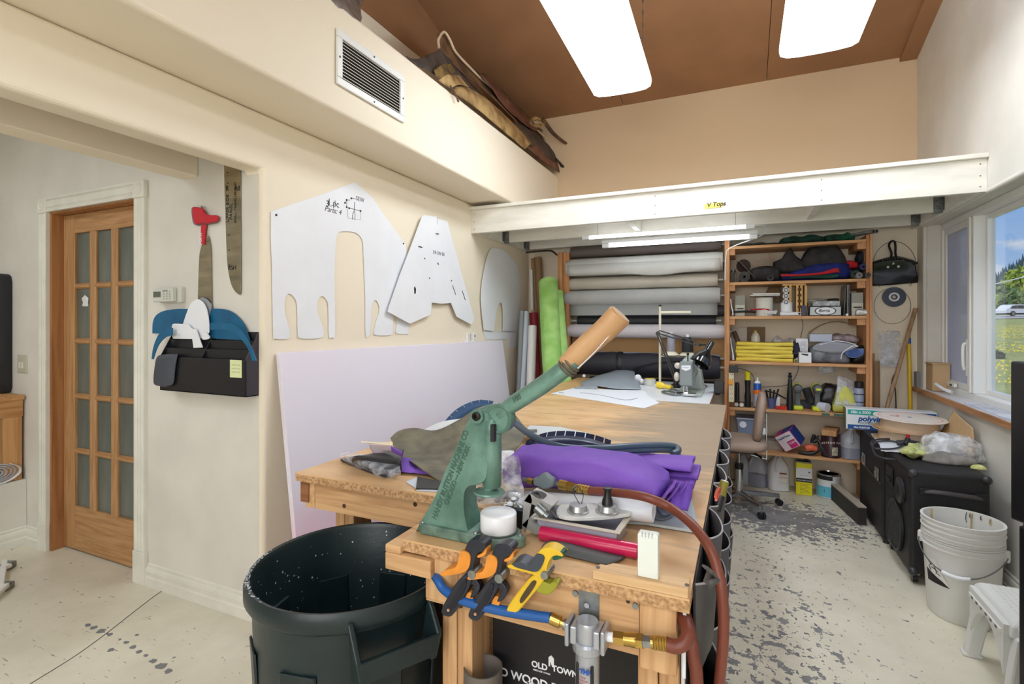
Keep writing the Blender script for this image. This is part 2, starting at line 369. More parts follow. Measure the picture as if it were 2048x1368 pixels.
def mprism(a,b,w,ax):
 pr=[(-w/2,.006),(-w/2+.008,-.004),(-w/2+.016,-.006),(w/2-.016,-.006),(w/2-.008,-.004),(w/2,.006),(w/2,.03),(-w/2,.03)]
 if ax==2:return G().rings([[(a[0]+u,dy0+.002+v,q[2])for u,v in pr]for q in(a,b)])
 return G().rings([[(q[0],dy0+.004+v,a[2]+u)for u,v in pr]for q in(a,b)])
for x in((-3.496-3.44)/2,(-3.283-3.229)/2):dp('muntin',mprism((x,0,.27),(x,0,1.905),.056,2),WZ_)
for r in range(4):
 z=(PZ[r][0]+PZ[r+1][1])/2
 for c in PXc:dp('muntin',mprism((c[0],0,z),(c[1],0,z),.033,0),WX)
PANE=mat('obscured_glass',(108,112,104),.3,c2=(84,90,84),vs=7,stretch=(3,3,.5),spec=.6,bump=.08,bs=20)
for c in PXc:
 for r in PZ:dp('pane',G().box((c[0]-.002,dy0+.016,r[0]-.002),(c[1]+.002,dy0+.022,r[1]+.002)),PANE)
tp=G().grid([[P(163,597,Y=1.738),P(170,590,Y=1.735),P(177,596,Y=1.738)],[P(166,605,Y=1.735),P(173,603,Y=1.733),P(176,606,Y=1.737)],[P(164,612,Y=1.738),P(172,613,Y=1.734),P(177,612,Y=1.738)]])
dp('tape_scrap',tp,mat('tape_white',(225,225,225),.4))
dp('bottom_bolt',G().box((-3.02,dy0-.012,.014),(-2.955,dy0,.04)),mat('bolt_black',(40,38,36),.4))
# casing: fluted legs with rosettes and plinth blocks
def casing(x0,x1):
 w=x1-x0;pr=[(0,0),(0,-.018),(.012,-.018),(.02,-.012),(.028,-.018),(.04,-.018),(.046,-.013),(.052,-.018),(w-.028,-.018),(w-.02,-.012),(w-.012,-.018),(w,-.018),(w,0)]
 g=G().rings([[(x0+u,YD+v,z)for u,v in pr]for z in(.17,2.025)]);dp('casing',g,TRIM)
 dp('plinth_block',G().box((x0-.004,YD-.024,0),(x1+.004,YD,.17)),TRIM,bevel=.004)
 ro=dp('rosette_block',G().box((x0-.004,YD-.024,2.025),(x1+.004,YD,2.115)),TRIM,bevel=.004)
 dp('rosette',G().lathe([(.001,.004),(.008,.006),(.012,.002),(.018,.002),(.024,.006),(.03,.003),(.031,0)],((x0+x1)/2,YD-.024,2.07),(0,-1,0)),TRIM,ro,smooth=True)
casing(-3.875,-3.79);casing(-2.93,-2.84)
g=G().rings([[(x,YD+v,2.03+u)for u,v in[(0,0),(0,-.018),(.015,-.018),(.022,-.011),(.03,-.018),(.06,-.018),(.066,-.012),(.072,-.02),(.085,-.02),(.085,0)]]for x in(-3.79,-2.93)])
dp('head_casing',g,TRIM)
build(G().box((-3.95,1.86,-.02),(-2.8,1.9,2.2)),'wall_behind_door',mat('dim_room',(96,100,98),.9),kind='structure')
# ---------------------------------------------------------------- window
VIN=mat('white_vinyl',(236,236,232),.35)
def glassm():
 m=bpy.data.materials.new('window_glass');m.use_nodes=True;nt=m.node_tree;nt.nodes.clear();L=nt.links.new
 o=nn(nt,'ShaderNodeOutputMaterial');t=nn(nt,'ShaderNodeBsdfTransparent');t.inputs[0].default_value=(.97,.98,.98,1)
 gl=nn(nt,'ShaderNodeBsdfGlossy');gl.inputs['Roughness'].default_value=.02;lw=nn(nt,'ShaderNodeLayerWeight');pw=nn(nt,'ShaderNodeMath',operation='POWER');L(lw.outputs['Facing'],pw.inputs[0]);pw.inputs[1].default_value=4;fr=nn(nt,'ShaderNodeMath',operation='MULTIPLY_ADD');L(pw.outputs[0],fr.inputs[0]);fr.inputs[1].default_value=.5;fr.inputs[2].default_value=.03
 mx=nn(nt,'ShaderNodeMixShader');L(fr.outputs[0],mx.inputs[0]);L(t.outputs[0],mx.inputs[1]);L(gl.outputs[0],mx.inputs[2]);L(mx.outputs[0],o.inputs[0]);return m
GL=glassm()
WN=thing('window_1',None,None,(1.36,3.55,WZ0),kind='structure')
def wp(name,g,m=VIN,par=None,**k):return build(g,name,m,par or WN,**k)
X0,X1=1.335,1.44
wp('frame',G().box((X0,W0,WZ1-.045),(X1,W1,WZ1)),bevel=.005);wp('frame',G().box((X0,W0,WZ0),(X1,W1,WZ0+.045)),bevel=.005)
wp('frame',G().box((X0,W1-.035,WZ0+.045),(X1,W1,WZ1-.045)),bevel=.005);wp('frame',G().box((X0,W0,WZ0+.045),(X1,W0+.035,WZ1-.045)),bevel=.005)
for yc in(4.19,2.9):wp('mullion',G().box((X0-.004,yc-.05,WZ0+.045),(X1,yc+.05,WZ1-.045)).box((X0-.012,yc-.014,WZ0+.045),(X0-.002,yc+.014,WZ1-.045)),bevel=.004)
def sash(y0,y1,z0,z1,w,x0,x1):
 s=wp('sash',G().box((x0,y0,z0),(x1,y0+w,z1)).box((x0,y1-w,z0),(x1,y1,z1)).box((x0,y0+w,z0),(x1,y1-w,z0+w)).box((x0,y0+w,z1-w),(x1,y1-w,z1)),bevel=.004)
 wp('pane',G().box(((x0+x1)/2-.002,y0+w,z0+w),((x0+x1)/2+.002,y1-w,z1-w)),GL,s);return s
s1=sash(4.24,4.705,.92,2.045,.045,1.345,1.40)
s2=sash(2.95,4.14,.92,2.045,.03,1.39,1.43)
s3=sash(2.385,2.85,.92,2.045,.045,1.345,1.40)
LAV=mat('lavender_sheet',(204,208,230),.8,alpha=.68)  # translucent lavender sheet over the casement glass
wp('lavender_sheet',G().box((1.352,4.285,.965),(1.3535,4.66,2.0)),LAV,s1)
wp('crank_handle',G().tube([(1.34,4.27,1.23),(1.325,4.268,1.23),(1.318,4.265,1.2),(1.318,4.262,1.1),(1.325,4.262,1.06)],.009,8,smooth=4),VIN,s1,smooth=True)
wp('lock_base',G().box((1.333,4.25,1.02),(1.345,4.275,1.26)),VIN,s1,bevel=.004)
wp('crank_socket',G().box((1.318,4.42,.925),(1.336,4.56,.955)),VIN,bevel=.006)
wp('socket_cover',G().box((1.3165,4.46,.932),(1.3185,4.50,.945)),mat('bolt_black',(40,38,36),.4))
SILLW=wood('sill_edge_wood',(190,138,92),(150,98,58),1,8)
SI=build(G().box((XR-.035,W0-.03,WZ0-.03),(XR-.022,YB-.02,WZ0+.004)),'window_sill',SILLW,kind='structure',bevel=.002)
build(G().box((XR-.022,W0-.03,WZ0-.03),(1.336,YB-.02,WZ0+.002)),'sill_board',mat('sill_laminate',(222,222,228),.25),SI)
build(G().box((XR-.025,W0-.03,WZ0+.002),(XR-.02,YB-.02,WZ0+.0035)),'seam',mat('bolt_black',(40,38,36),.4),SI)
# ---------------------------------------------------------------- outside
def outside():
 gr=mat('meadow_grass',(178,180,112),.95,c2=(150,158,90),vs=.9,bump=.6,bs=9,detail=9,stretch=(1,1,1))
 rows=[]
 def gz(x,y):
  d=math.hypot(x,y);return-.25+max(0,d-5)*.0245+.05*noise.noise(Vector((x*.2,y*.2,0)))
 for i in range(40):
  x=1.7+(i/39)**1.6*150
  rows.append([(x,-20+(j/39)**1.0*140,gz(x,-20+(j/39)*140))for j in range(40)])
 me=build(G().grid(rows),'lawn',gr,smooth=True,kind='structure')
 # dandelions
 random.seed(3);d=G()
 for i in range(5200):
  r=random.uniform(6,60);a=math.radians(random.uniform(12,34));x,y=r*math.sin(a),r*math.cos(a)
  if x<2.6 or noise.noise(Vector((x*.15,y*.15,4)))<-.12:continue
  z=gz(x,y)+.06;s=.035
  d.add([(x-s,y,z),(x,y-s,z),(x+s,y,z),(x,y+s,z),(x,y,z+s)],[(0,1,4),(1,2,4),(2,3,4),(3,0,4)])
 tag(build(d,'dandelions',mat('dandelion_yellow',(240,214,40),.8)),'yellow dandelions scattered over the lawn outside the window','flowers',kind='stuff')
 # road
 R=mat('road_asphalt',(196,192,186),.9,var=.08,vs=2)
 rows=[[P(px,645-q,T=t)for px in range(1850,2400,50)]for q,t in((4.0,64),(8.5,84))]
 a=[Vector((p.x,p.y,gz(p.x,p.y)+.06))for p in rows[0]];b=[Vector((p.x,p.y,gz(p.x,p.y)+.10))for p in rows[1]]
 build(G().grid([a,b]),'road',R,kind='structure')
 # car
 c0=P(2033,645,T=73);rt=Vector((CS,SN,0));fw=Vector((-SN,CS,0));cz0=gz(c0.x,c0.y)+.16
 C=thing('car','white station wagon parked on the road beyond the lawn','car',(c0.x,c0.y,cz0))
 o=Vector((c0.x,c0.y,cz0));q=lambda u,w,z:o+rt*u+fw*w+Vector((0,0,z))
 prof=[(-2.25,.35),(-2.3,.75),(-2.2,.98),(-1.95,1.05),(-1.5,1.5),(-1.1,1.62),(.4,1.6),(.9,1.45),(1.4,1.0),(2.1,.88),(2.3,.7),(2.32,.35)]
 prof=[(u*1.02,z)for u,z in prof]
 build(G().prism([q(u,-.9,z)for u,z in prof],fw*1.8),'body',mat('car_white',(236,236,238),.25),C,bevel=.05)
 for pl in([(-1.75,1.05),(-1.45,1.42),(-.85,1.5),(-.85,1.05)],[(-.78,1.05),(-.78,1.5),(.0,1.5),(.0,1.05)],[(.07,1.05),(.07,1.5),(.5,1.48),(1.2,1.05)]):
  build(G().prism([q(u,-.93,z)for u,z in pl],fw*.05),'side_window',mat('car_glass',(40,48,56),.1),C)
 for u in(-1.4,1.45):
  w=build(G().cyl(q(u,-.98,.34),q(u,-.72,.34),.35),'wheel',mat('tyre',(34,34,36),.8),C,smooth=True)
  build(G().cyl(q(u,-1.0,.34),q(u,-.97,.34),.2),'hub_cap',mat('hub',(150,152,156),.3,metal=.6),w)
 build(G().box((0,0,0),(.01,.01,.01)).v and G().prism([q(u,-.92,z)for u,z in((-2.3,.3),(2.3,.3),(2.3,.42),(-2.3,.42))],fw*1.84),'sill_trim',mat('tyre',(34,34,36),.8),C)
 # hill
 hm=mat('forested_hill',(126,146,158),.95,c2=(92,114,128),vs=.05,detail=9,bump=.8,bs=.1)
 rows=[]
 for i in range(26):
  rr=[]
  for j in range(70):
   px=1820+j*9;T0=420;top=640-(px-1900)*.82 if px>1900 else 640
   top=600-(px-1935)*.68;top=max(430,min(628,top))
   f=i/25;yy=640+(top-640)*f+math.sin(px*.21)*1.5*f+2.2*noise.noise(Vector((px*.09,i*.4,1)))*f*2
   p=P(px,yy,T=T0+f*260);rr.append(p)
  rows.append(rr)
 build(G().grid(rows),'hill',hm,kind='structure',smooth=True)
 ft=G();random.seed(5)
 for i in range(1500):
  px=random.uniform(1930,2300);f=random.random();top=max(430,min(628,600-(px-1935)*.68));yy=640+(top-640)*f
  T=415+f*258;p=P(px,yy+1.5,T=T);h=random.uniform(9,16);r=h*.2
  ft.add([p+Vector((r,0,0)),p+Vector((-r*.5,r*.8,0)),p+Vector((-r*.5,-r*.8,0)),p+Vector((0,0,h))],[(0,1,3),(1,2,3),(2,0,3)])
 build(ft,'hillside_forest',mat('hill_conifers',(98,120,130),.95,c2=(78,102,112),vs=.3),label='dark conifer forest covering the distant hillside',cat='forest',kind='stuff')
 # leafy trees beyond the road
 def tree(px,pyb,T,h,w,c,lab,seed,n=900):
  b=P(px,pyb,T=T);R_=thing('leafy_tree',lab,'tree',b,group=None)
  build(G().tube([b-Vector((0,0,1)),b+Vector((.1,0,h*.45)),b+Vector((0,.1,h*.8))],lambda t:.22*(1-t)+.05,8,smooth=3),'trunk',mat('bark',(92,78,62),.9),R_,smooth=True)
  random.seed(seed);g=G()
  for i in range(n):
   th=random.uniform(0,6.28);u=random.uniform(-1,1);r=random.random()**.4*(1+.25*noise.noise(Vector((th,u*2,seed))))
   c_=b+Vector((math.cos(th)*math.sqrt(1-u*u)*w*r,math.sin(th)*math.sqrt(1-u*u)*w*r,h*.58+u*h*.45*r))
   s=w*.13;nrm=Vector((random.uniform(-1,1),random.uniform(-1,1),random.uniform(-.3,1))).normalized();a=nrm.orthogonal().normalized()*s;bb=nrm.cross(a)
   g.add([c_-a,c_-bb*.7,c_+a,c_+bb*.7],[(0,1,2,3)])
  build(g,'foliage',c,R_,kind='stuff')
 y1=mat('leaf_yellowgreen',(176,190,84),.9,c2=(140,160,66),vs=.5);y2=mat('leaf_green',(132,152,96),.9,c2=(104,128,80),vs=.5)
 tree(1955,640,95,6.5,2.6,y1,'slim yellow green tree at the left of the outside view',1)
 tree(1992,640,105,7.0,4.5,y2,'wide dull green tree behind the road',2)
 tree(2056,640,110,12,4.6,y1,'tall yellow green tree above the parked car',3)
 tree(2020,638,120,7.5,5.0,y2,'rounded dull green tree just left of the car',4)
 # shrub on the lawn, cable across the sky
 b=P(1985,700,T=17);b.z=gz(b.x,b.y);random.seed(9);g=G()
 for i in range(500):
  th=random.uniform(0,6.28);u=random.random();r=random.random()**.5
  c_=b+Vector((math.cos(th)*.3*r,math.sin(th)*.3*r,.03+u*.28*(1-r*.6)));s=.05
  n_=Vector((random.uniform(-1,1),random.uniform(-1,1),random.uniform(0,1))).normalized();a=n_.orthogonal()*s;bb=n_.cross(a);g.add([c_-a,c_-bb,c_+a,c_+bb],[(0,1,2,3)])
 build(g,'shrub',mat('shrub_dark',(52,76,44),.9),label='low dark shrub on the lawn outside the window',cat='shrub',kind='stuff')
 build(G().tube([P(1900,588,T=22),P(1978,571,T=22),P(2048,554,T=22),P(2200,512,T=22)],.028,6,smooth=3),'overhead_cable',mat('cable_pale',(226,226,226),.5),label='pale overhead cable crossing in front of the hill',cat='cable',smooth=True)
outside()
# ================================================================= LIGHT FIXTURES, VENT, LOFT
LENS=mat('lamp_lens',(238,246,255),.4,emit=LAMP);LENSCAP=mat('lamp_cap',(240,242,244),.4,emit=LAMP*.5)
MET=mat('white_metal',(232,232,228),.4)
STEEL=mat('galvanised',(150,155,155),.35,metal=.8,var=.2,vs=30);CHROME=mat('chrome',(200,202,205),.18,metal=1)
def fixture(x0,x1,y0,y1,z,lab,skew=0):
 r=thing('ceiling_lamp',lab,'ceiling lamp',((x0+x1)/2,(y0+y1)/2,z),group=None)
 w=(x1-x0)/2;xc=(x0+x1)/2
 def prof(k=1):return[(-w,.07),(-w,.045),(-w*.97,.02),(-w*.8,.004),(-w*.45,-.002),(0,-.003),(w*.45,-.002),(w*.8,.004),(w*.97,.02),(w,.045),(w,.07)]
 build(G().rings([[(xc+u,y,z+v)for u,v in prof()]for y in(y0+.01,y1-.01)]),'lens',LENS,r,smooth=True)
 build(G().box((x0+.03,y0,z+.071),(x1-.03,y1,z+.105)),'housing',MET,r)
 for y in(y0,y1-.01):build(G().prism([(xc+u*1.0,y,z+v)for u,v in prof()],(0,.01,0)),'end_cap',LENSCAP,r)
 for y in(y0+.12,y1-.12):
  for sx in(-1,1):
   n=int((cz(y)-.02-z-.1)/.04);g=G()
   for k in range(n):
    zz=z+.105+k*.04
    g.obox((xc+sx*w*.8,y,zz+.02),(.002 if k%2 else .009,.009 if k%2 else .002,.036))
   build(g,'chain',STEEL,r,kind='stuff')
 r.rotation_euler=(0,0,skew)
fixture(-.92,-.53,2.25,3.47,2.92,'long glowing fluorescent lamp hanging by chains left of centre',.03);fixture(.20,.60,2.2,3.41,2.92,'wide glowing fluorescent lamp hanging nearest the window wall')
for i,(x,y)in enumerate(((-.7,-1.2),(.4,-1.2))):  # two invented lamps out of view, added as front fill
 fixture(x-.2,x+.2,y-.61,y+.61,2.92,['added fill lamp, unseen behind the camera towards the alcove','added fill lamp, unseen behind the camera towards the window'][i])
r=thing('alcove_fill_lamp','flat added fill panel, unseen on the alcove ceiling','ceiling lamp',(-3.6,.2,2.69))  # invented panel, added to fill the alcove with light
build(G().box((-4.1,.0,2.70),(-3.1,.4,2.75)),'housing',MET,r);build(G().box((-4.08,.02,2.69),(-3.12,.38,2.702)),'lens',LENS,r)
# vent grille on the soffit
X=XS+.002
c=[P(x,y,X=X)for x,y in((671,57),(806,152),(806,243),(671,172))]
y0,y1=(c[0].y+c[3].y)/2,(c[1].y+c[2].y)/2;z1,z0=(c[0].z+c[1].z)/2,(c[3].z+c[2].z)/2
V=thing('vent_grille','white louvred return air grille on the soffit','vent',(X,(y0+y1)/2,z0));b=.035
for a in((y0,y1,z0,z0+b),(y0,y1,z1-b,z1),(y0,y0+b,z0+b,z1-b),(y1-b,y1,z0+b,z1-b)):
 build(G().box((X,a[0],a[2]),(X+.012,a[1],a[3])),'frame',MET,V,bevel=.004)
build(G().box((X-.001,y0+b,z0+b),(X+.001,y1-b,z1-b)),'backing',mat('vent_dark',(46,36,26),.9),V)
n=12;h=(z1-z0-2*b)/n
for i in range(n):
 zc=z0+b+h*(i+.5)
 build(G().obox((X+.007,(y0+y1)/2,zc),(.0022,y1-y0-2*b,h*.78),ry=math.radians(-52)),'slat',MET,V)
for y,z in((y0+.015,(z0+z1)/2),(y1-.015,(z0+z1)/2),((y0+y1)/2,z1-.015),((y0+y1)/2,z0+.015)):
 build(G().cyl((X+.011,y,z),(X+.014,y,z),.005,seg=10),'screw',mat('bolt_black',(40,38,36),.4),V)
# ---------------------------------------------------------------- storage loft
LZ0,LZ1,LD=2.09,2.275,2.30
L_=thing('storage_loft','white painted timber storage loft across the back corner','loft',(-.4,4.2,LZ0))
lp=lambda n_,g,m=None,par=None,**k:build(g,n_,m or LOFTW,par or L_,**k)
YF=3.64
fb=lp('front_beam',G().box((XL,YF,LZ0),(XR,YF+.038,LZ1)),bevel=.003)
lp('deck',G().box((XL,YF-.025,LZ1),(XR,YB,LD)),bevel=.003)
lp('ledger',G().box((XL,YF+.038,LZ0),(XL+.038,YB,LZ1)));lp('ledger',G().box((XR-.038,YF+.038,LZ0),(XR,YB,LZ1)))
for y in(4.19,4.68):lp('joist',G().box((XL+.038,y,LZ0+.002),(XR-.038,y+.038,LZ1)),bevel=.002)
for px,y0_,y1_ in((1270,YF+.038,4.19),(1625,YF+.038,4.19),(1275,4.228,4.68)):
 x=P(px,440,Y=4.0).x;lp('blocking',G().box((x-.019,y0_,LZ0+.01),(x+.019,y1_,LZ1)))
for y in(4.19,4.68):
 for sx in(-1,1):
  x=XL+.038 if sx<0 else XR-.038;q=lambda u:x-sx*u
  h_=lp('joist_hanger',G().box((q(0),y-.003,LZ0-.003),(q(.05),y-.001,LZ0+.13)).box((q(0),y-.003,LZ0-.004),(q(.05),y+.04,LZ0-.002)).box((q(0),y-.035,LZ0+.01),(q(.002),y,LZ0+.13)),STEEL)
  g=G()
  for k in range(6):g.cyl((q(.012+.022*(k%2)),y-.0045,LZ0+.02+.018*k),(q(.012+.022*(k%2)),y-.003,LZ0+.02+.018*k),.003,seg=6)
  lp('nail_heads',g,mat('bolt_black',(40,38,36),.4),h_,kind='stuff')
g=G()
for x in(XL+.03,-.55,P(1643,360,Y=YF).x,XR-.03):
 for z in(LZ0+.03,LZ0+.09,LZ0+.155):g.cyl((x,YF-.0015,z),(x,YF+.001,z),.004,seg=8)
lp('screw_heads',g,mat('screw_grey',(120,116,108),.4),kind='stuff')
a,b_=P(1409,418,Y=YF-.002),P(1446,404,Y=YF-.002)
T_=build(G().prism([a,(b_.x,a.y,a.z+.004),(b_.x,a.y,b_.z),(a.x,a.y,b_.z-.003)],(0,-.0006,0)),'tape_label',mat('yellow_tape',(240,226,110),.6),label='strip of yellow tape with handwriting on the loft beam',cat='label')
text('V Tops','handwriting',mat('ink_black',(30,30,32),.6),T_,a+Vector((.014,-.001,.01)),(1,0,.03),(0,0,1),.04,bold=.0008,sh=.2)
# batten lamps below the loft; tube glow added as fill underneath
PL=mat('lamp_plastic',(236,238,242),.35);FILLTUBE=mat('tube_fill_glow',(240,244,250),.25,emit=5)
def batten(a,b,lab,hous):
 a,b=Vector(a),Vector(b);r=thing('batten_lamp',lab,'lamp',(a+b)/2,group=None);d=(b-a).normalized()
 build(G().cyl(a+d*.05,b-d*.05,.014,seg=14),'tube',FILLTUBE,r,smooth=True)
 for q,s in((a,1),(b,-1)):build(G().bar(q,q+d*s*.06,.04,.036),'end_cap',PL,r,bevel=.006)
 if hous:build(G().prism([a+Vector((0,.02,.015)),a+Vector((0,-.03,.02)),a+Vector((0,-.03,.045)),a+Vector((0,.02,.045))],b-a),'housing',MET,r)
 for t in(.1,.9):
  p=a.lerp(b,t);build(G().cyl(p+Vector((0,0,.01)),(p.x,p.y,LZ1),.0015,seg=6),'hanging_wire',STEEL,r)
a,b=P(1165,470,Y=4.05),P(1510,447,Y=4.05);batten((a.x,4.05,2.06),(b.x,4.05,2.06),'slim white batten lamp with added glow, hung under the loft front',False)
a,b=P(1205,487,Y=4.36),P(1515,468,Y=4.36);batten((a.x,4.36,2.03),(b.x,4.36,2.03),'white batten lamp with housing and added glow, the rear one under the loft',True)
pts=[P(1500,452,Y=4.1),P(1530,452,Y=4.2),P(1524,470,Y=4.4),P(1462,495,Y=4.44),P(1452,512,Y=4.46),P(1450,560,Y=4.46)]
build(G().tube(pts,.004,8,smooth=6),'lamp_cord',PL,label='thin white cord running from batten lamps to the shelf post',cat='cord',smooth=True)
# ================================================================= things on the soffit
HID=mat('hide_brown',(126,92,58),.75,c2=(72,52,36),vs=9,bump=.5,bs=30);HID2=mat('hide_dark',(92,80,72),.7,c2=(58,50,46),vs=8,bump=.5,bs=30)
HID3=mat('hide_gold',(190,158,104),.7,c2=(120,88,48),vs=10,bump=.4,bs=26);HID4=mat('hide_russet',(128,84,66),.6,c2=(84,50,38),vs=8,bump=.4,bs=26)
EDGE=mat('hide_edge',(222,200,170),.8)
def sheet(name,ctrl,m,lab,cat,th=.004,k=5,nz=.0,nf=8,group=None,parent=None):
 return build(G().patch(ctrl,k,nz,nf),name,m,parent,label=lab,cat=cat,group=group,smooth=True,solid=th,ang=180)
S=lambda px,py,X:P(px,py,X=X)
hd=sheet('hide',[[S(812,112,-1.70),S(840,118,-1.72),S(880,100,-1.8),S(905,125,-1.85)],[S(840,135,-1.69),S(865,140,-1.7),S(905,150,-1.78),S(935,160,-1.85)],[S(870,150,-1.69),S(900,165,-1.7),S(940,185,-1.78),S(975,205,-1.82)],[S(960,210,-1.69),S(985,235,-1.7),S(1010,245,-1.78),S(1040,262,-1.82)]],HID2,'dark grey brown folded hide, front left of the soffit pile','hide',nz=.012)
sheet('hide',[[S(876,66,-1.86),S(888,64,-1.9),S(896,72,-1.92)],[S(880,100,-1.84),S(898,100,-1.88),S(912,104,-1.92)],[S(930,150,-1.82),S(940,142,-1.88),S(950,140,-1.92)],[S(985,195,-1.8),S(1000,190,-1.88),S(1008,185,-1.92)],[S(1050,262,-1.78),S(1060,252,-1.86),S(1070,248,-1.92)],[S(1110,318,-1.76),S(1118,310,-1.8),S(1122,306,-1.86)]],HID,'brown hide with pale edge sticking up highest on the soffit','hide',nz=.006)
build(G().tube([S(878,95,-1.83),S(877,78,-1.85),S(888,64,-1.88),S(900,80,-1.86),S(912,105,-1.86),S(945,140,-1.86),S(965,160,-1.86),S(1000,190,-1.85),S(1045,235,-1.84),S(1085,270,-1.82),S(1112,305,-1.8)],.009,8,smooth=4),'edge_roll',EDGE,hd,smooth=True)
sheet('hide',[[S(902,184,-1.665),S(908,176,-1.68),S(916,172,-1.74)],[S(918,192,-1.665),S(930,180,-1.67),S(938,176,-1.73)],[S(960,222,-1.665),S(972,208,-1.67),S(978,202,-1.73)],[S(1005,260,-1.665),S(1015,246,-1.67),S(1020,240,-1.73)],[S(1050,298,-1.665),S(1060,288,-1.67),S(1064,280,-1.73)]],HID3,'golden tan stiff hide lying along the soffit lip','hide',nz=.005)
sheet('hide',[[S(960,150,-1.84),S(968,146,-1.9),S(975,152,-1.96)],[S(985,180,-1.8),S(1000,180,-1.88),S(1008,188,-1.95)],[S(1020,225,-1.78),S(1035,222,-1.84),S(1050,232,-1.92)],[S(1070,262,-1.76),S(1080,258,-1.82),S(1092,268,-1.9)]],HID4,'reddish brown hide in the middle of the soffit pile','hide',nz=.01)
sheet('hide',[[S(1010,250,-1.69),S(1025,245,-1.72),S(1045,248,-1.78)],[S(1040,275,-1.685),S(1060,272,-1.72),S(1080,275,-1.78)],[S(1075,300,-1.685),S(1095,298,-1.72),S(1108,302,-1.78)],[S(1112,325,-1.685),S(1120,318,-1.72),S(1126,318,-1.76)]],HID2,'darker creased hide near the back wall on the soffit','hide',nz=.014)
sheet('hide',[[S(1055,295,-1.67),S(1075,290,-1.70),S(1090,290,-1.74)],[S(1090,325,-1.67),S(1105,318,-1.7),S(1112,315,-1.74)],[S(1120,345,-1.67),S(1128,335,-1.69),S(1130,328,-1.72)]],HID4,'small russet hide hanging at the far end of the soffit','hide',nz=.004)
bh=build(G().tube([S(1085,238,-1.75),S(1105,265,-1.7),S(1125,282,-1.62),S(1143,293,-1.58)],lambda t:.022*(1-t*.5),8,smooth=4),'rolled_hide',HID,label='narrow rolled hide pointing at the back wall above the loft',cat='hide',smooth=True)
build(G().tube([S(1080,240,-1.76),S(1070,236,-1.78),S(1060,245,-1.8),S(1072,252,-1.78),S(1090,248,-1.75)],.016,8,smooth=5),'rolled_end',HID3,bh,smooth=True)
dk=mat('strap_black',(40,38,38),.6)
build(G().tube([S(1112,318,-1.68),S(1124,332,-1.65),S(1126,345,-1.64),(S(1126,392,-1.64).x,S(1126,392,-1.64).y,LD+.003)],.011,8,smooth=4).tube([S(1122,330,-1.65),S(1135,340,-1.6),S(1146,347,-1.55)],.014,8,smooth=3),'black_strap',dk,label='black strap hanging from hides down to the loft deck',cat='strap',smooth=True)
bg=mat('grey_poly_bag',(140,132,126),.3,c2=(96,88,82),vs=22,bump=.8,bs=24)
sheet('plastic_bag',[[S(640,-30,-1.70),S(665,-25,-1.75),S(720,-20,-1.82)],[S(660,0,-1.685),S(690,4,-1.7),S(724,5,-1.8)],[S(680,18,-1.685),S(700,25,-1.69),S(721,25,-1.76)],[S(700,30,-1.685),S(712,40,-1.685),S(723,46,-1.7)]],bg,'crumpled grey plastic bag on the soffit above the vent','bag',nz=.012,nf=14)
build(G().box((-2.1,2.35,ZSU),(-1.85,4.3,ZSU+.035)),'dark_board',mat('board_dark',(70,56,42),.8),label='long thin dark board lying flat on the soffit',cat='board')
sheet('folded_hide',[[S(868,140,-1.67),S(885,130,-1.69),S(900,128,-1.73)],[S(872,150,-1.665),S(890,142,-1.68),S(905,136,-1.73)],[S(880,158,-1.665),S(898,150,-1.68),S(910,144,-1.73)]],mat('hide_mustard',(140,112,56),.7,c2=(60,44,26),vs=14,bump=.5,bs=30),'small mustard and black folded hide piece at the soffit lip','hide',nz=.006)
sheet('folded_hide',[[S(878,160,-1.665),S(895,150,-1.67),S(918,150,-1.72)],[S(888,168,-1.66),S(905,160,-1.67),S(928,162,-1.72)],[S(900,176,-1.66),S(918,170,-1.67),S(938,174,-1.72)]],HID3,'short golden hide folded above the long golden one','hide',nz=.005)
build(G().tube([S(900,172,-1.655),S(910,186,-1.652),S(917,204,-1.652)],.006,6,smooth=3),'hide_strap',HID,label='short brown strap dangling over the soffit face',cat='strap',smooth=True)
# black hook tube under loft at the corner
build(G().tube([P(1052,505,Y=4.5),P(1085,502,Y=4.52),P(1103,502,Y=4.5),P(1114,510,Y=4.47)],.009,8,smooth=4),'hanging_rod',dk,label='short black bent rod under the loft in the corner',cat='rod',smooth=True)
# ================================================================= ALCOVE
INK=mat('ink_black',(30,30,32),.6);BLK=mat('plastic_black',(24,25,28),.38,bump=.05,bs=200);WHT=mat('board_white',(240,242,247),.45,var=.03,vs=3)
PINE=wood('bench_pine',(204,154,100),(168,116,66),0,7);PINEY=wood('bench_pine_y',(204,154,100),(168,116,66),1,7);PINEZ=wood('bench_pine_z',(204,154,100),(168,116,66),2,7)
SW=thing('light_switch','beige double rocker light switch plate left of the door','switch',P(45,727,Y=YD))
a,b=P(37,745,Y=YD),P(55,710,Y=YD)
pl=build(G().box((a.x,YD-.007,a.z),(b.x,YD,b.z)),'plate',mat('switch_beige',(196,192,172),.4),SW,bevel=.003)
for k in(0,1):
 x=a.x+(b.x-a.x)*(.33+.3*k);build(G().box((x-.008,YD-.012,a.z+.03),(x+.008,YD-.006,b.z-.045)),'toggle',TRIM,SW,bevel=.002)
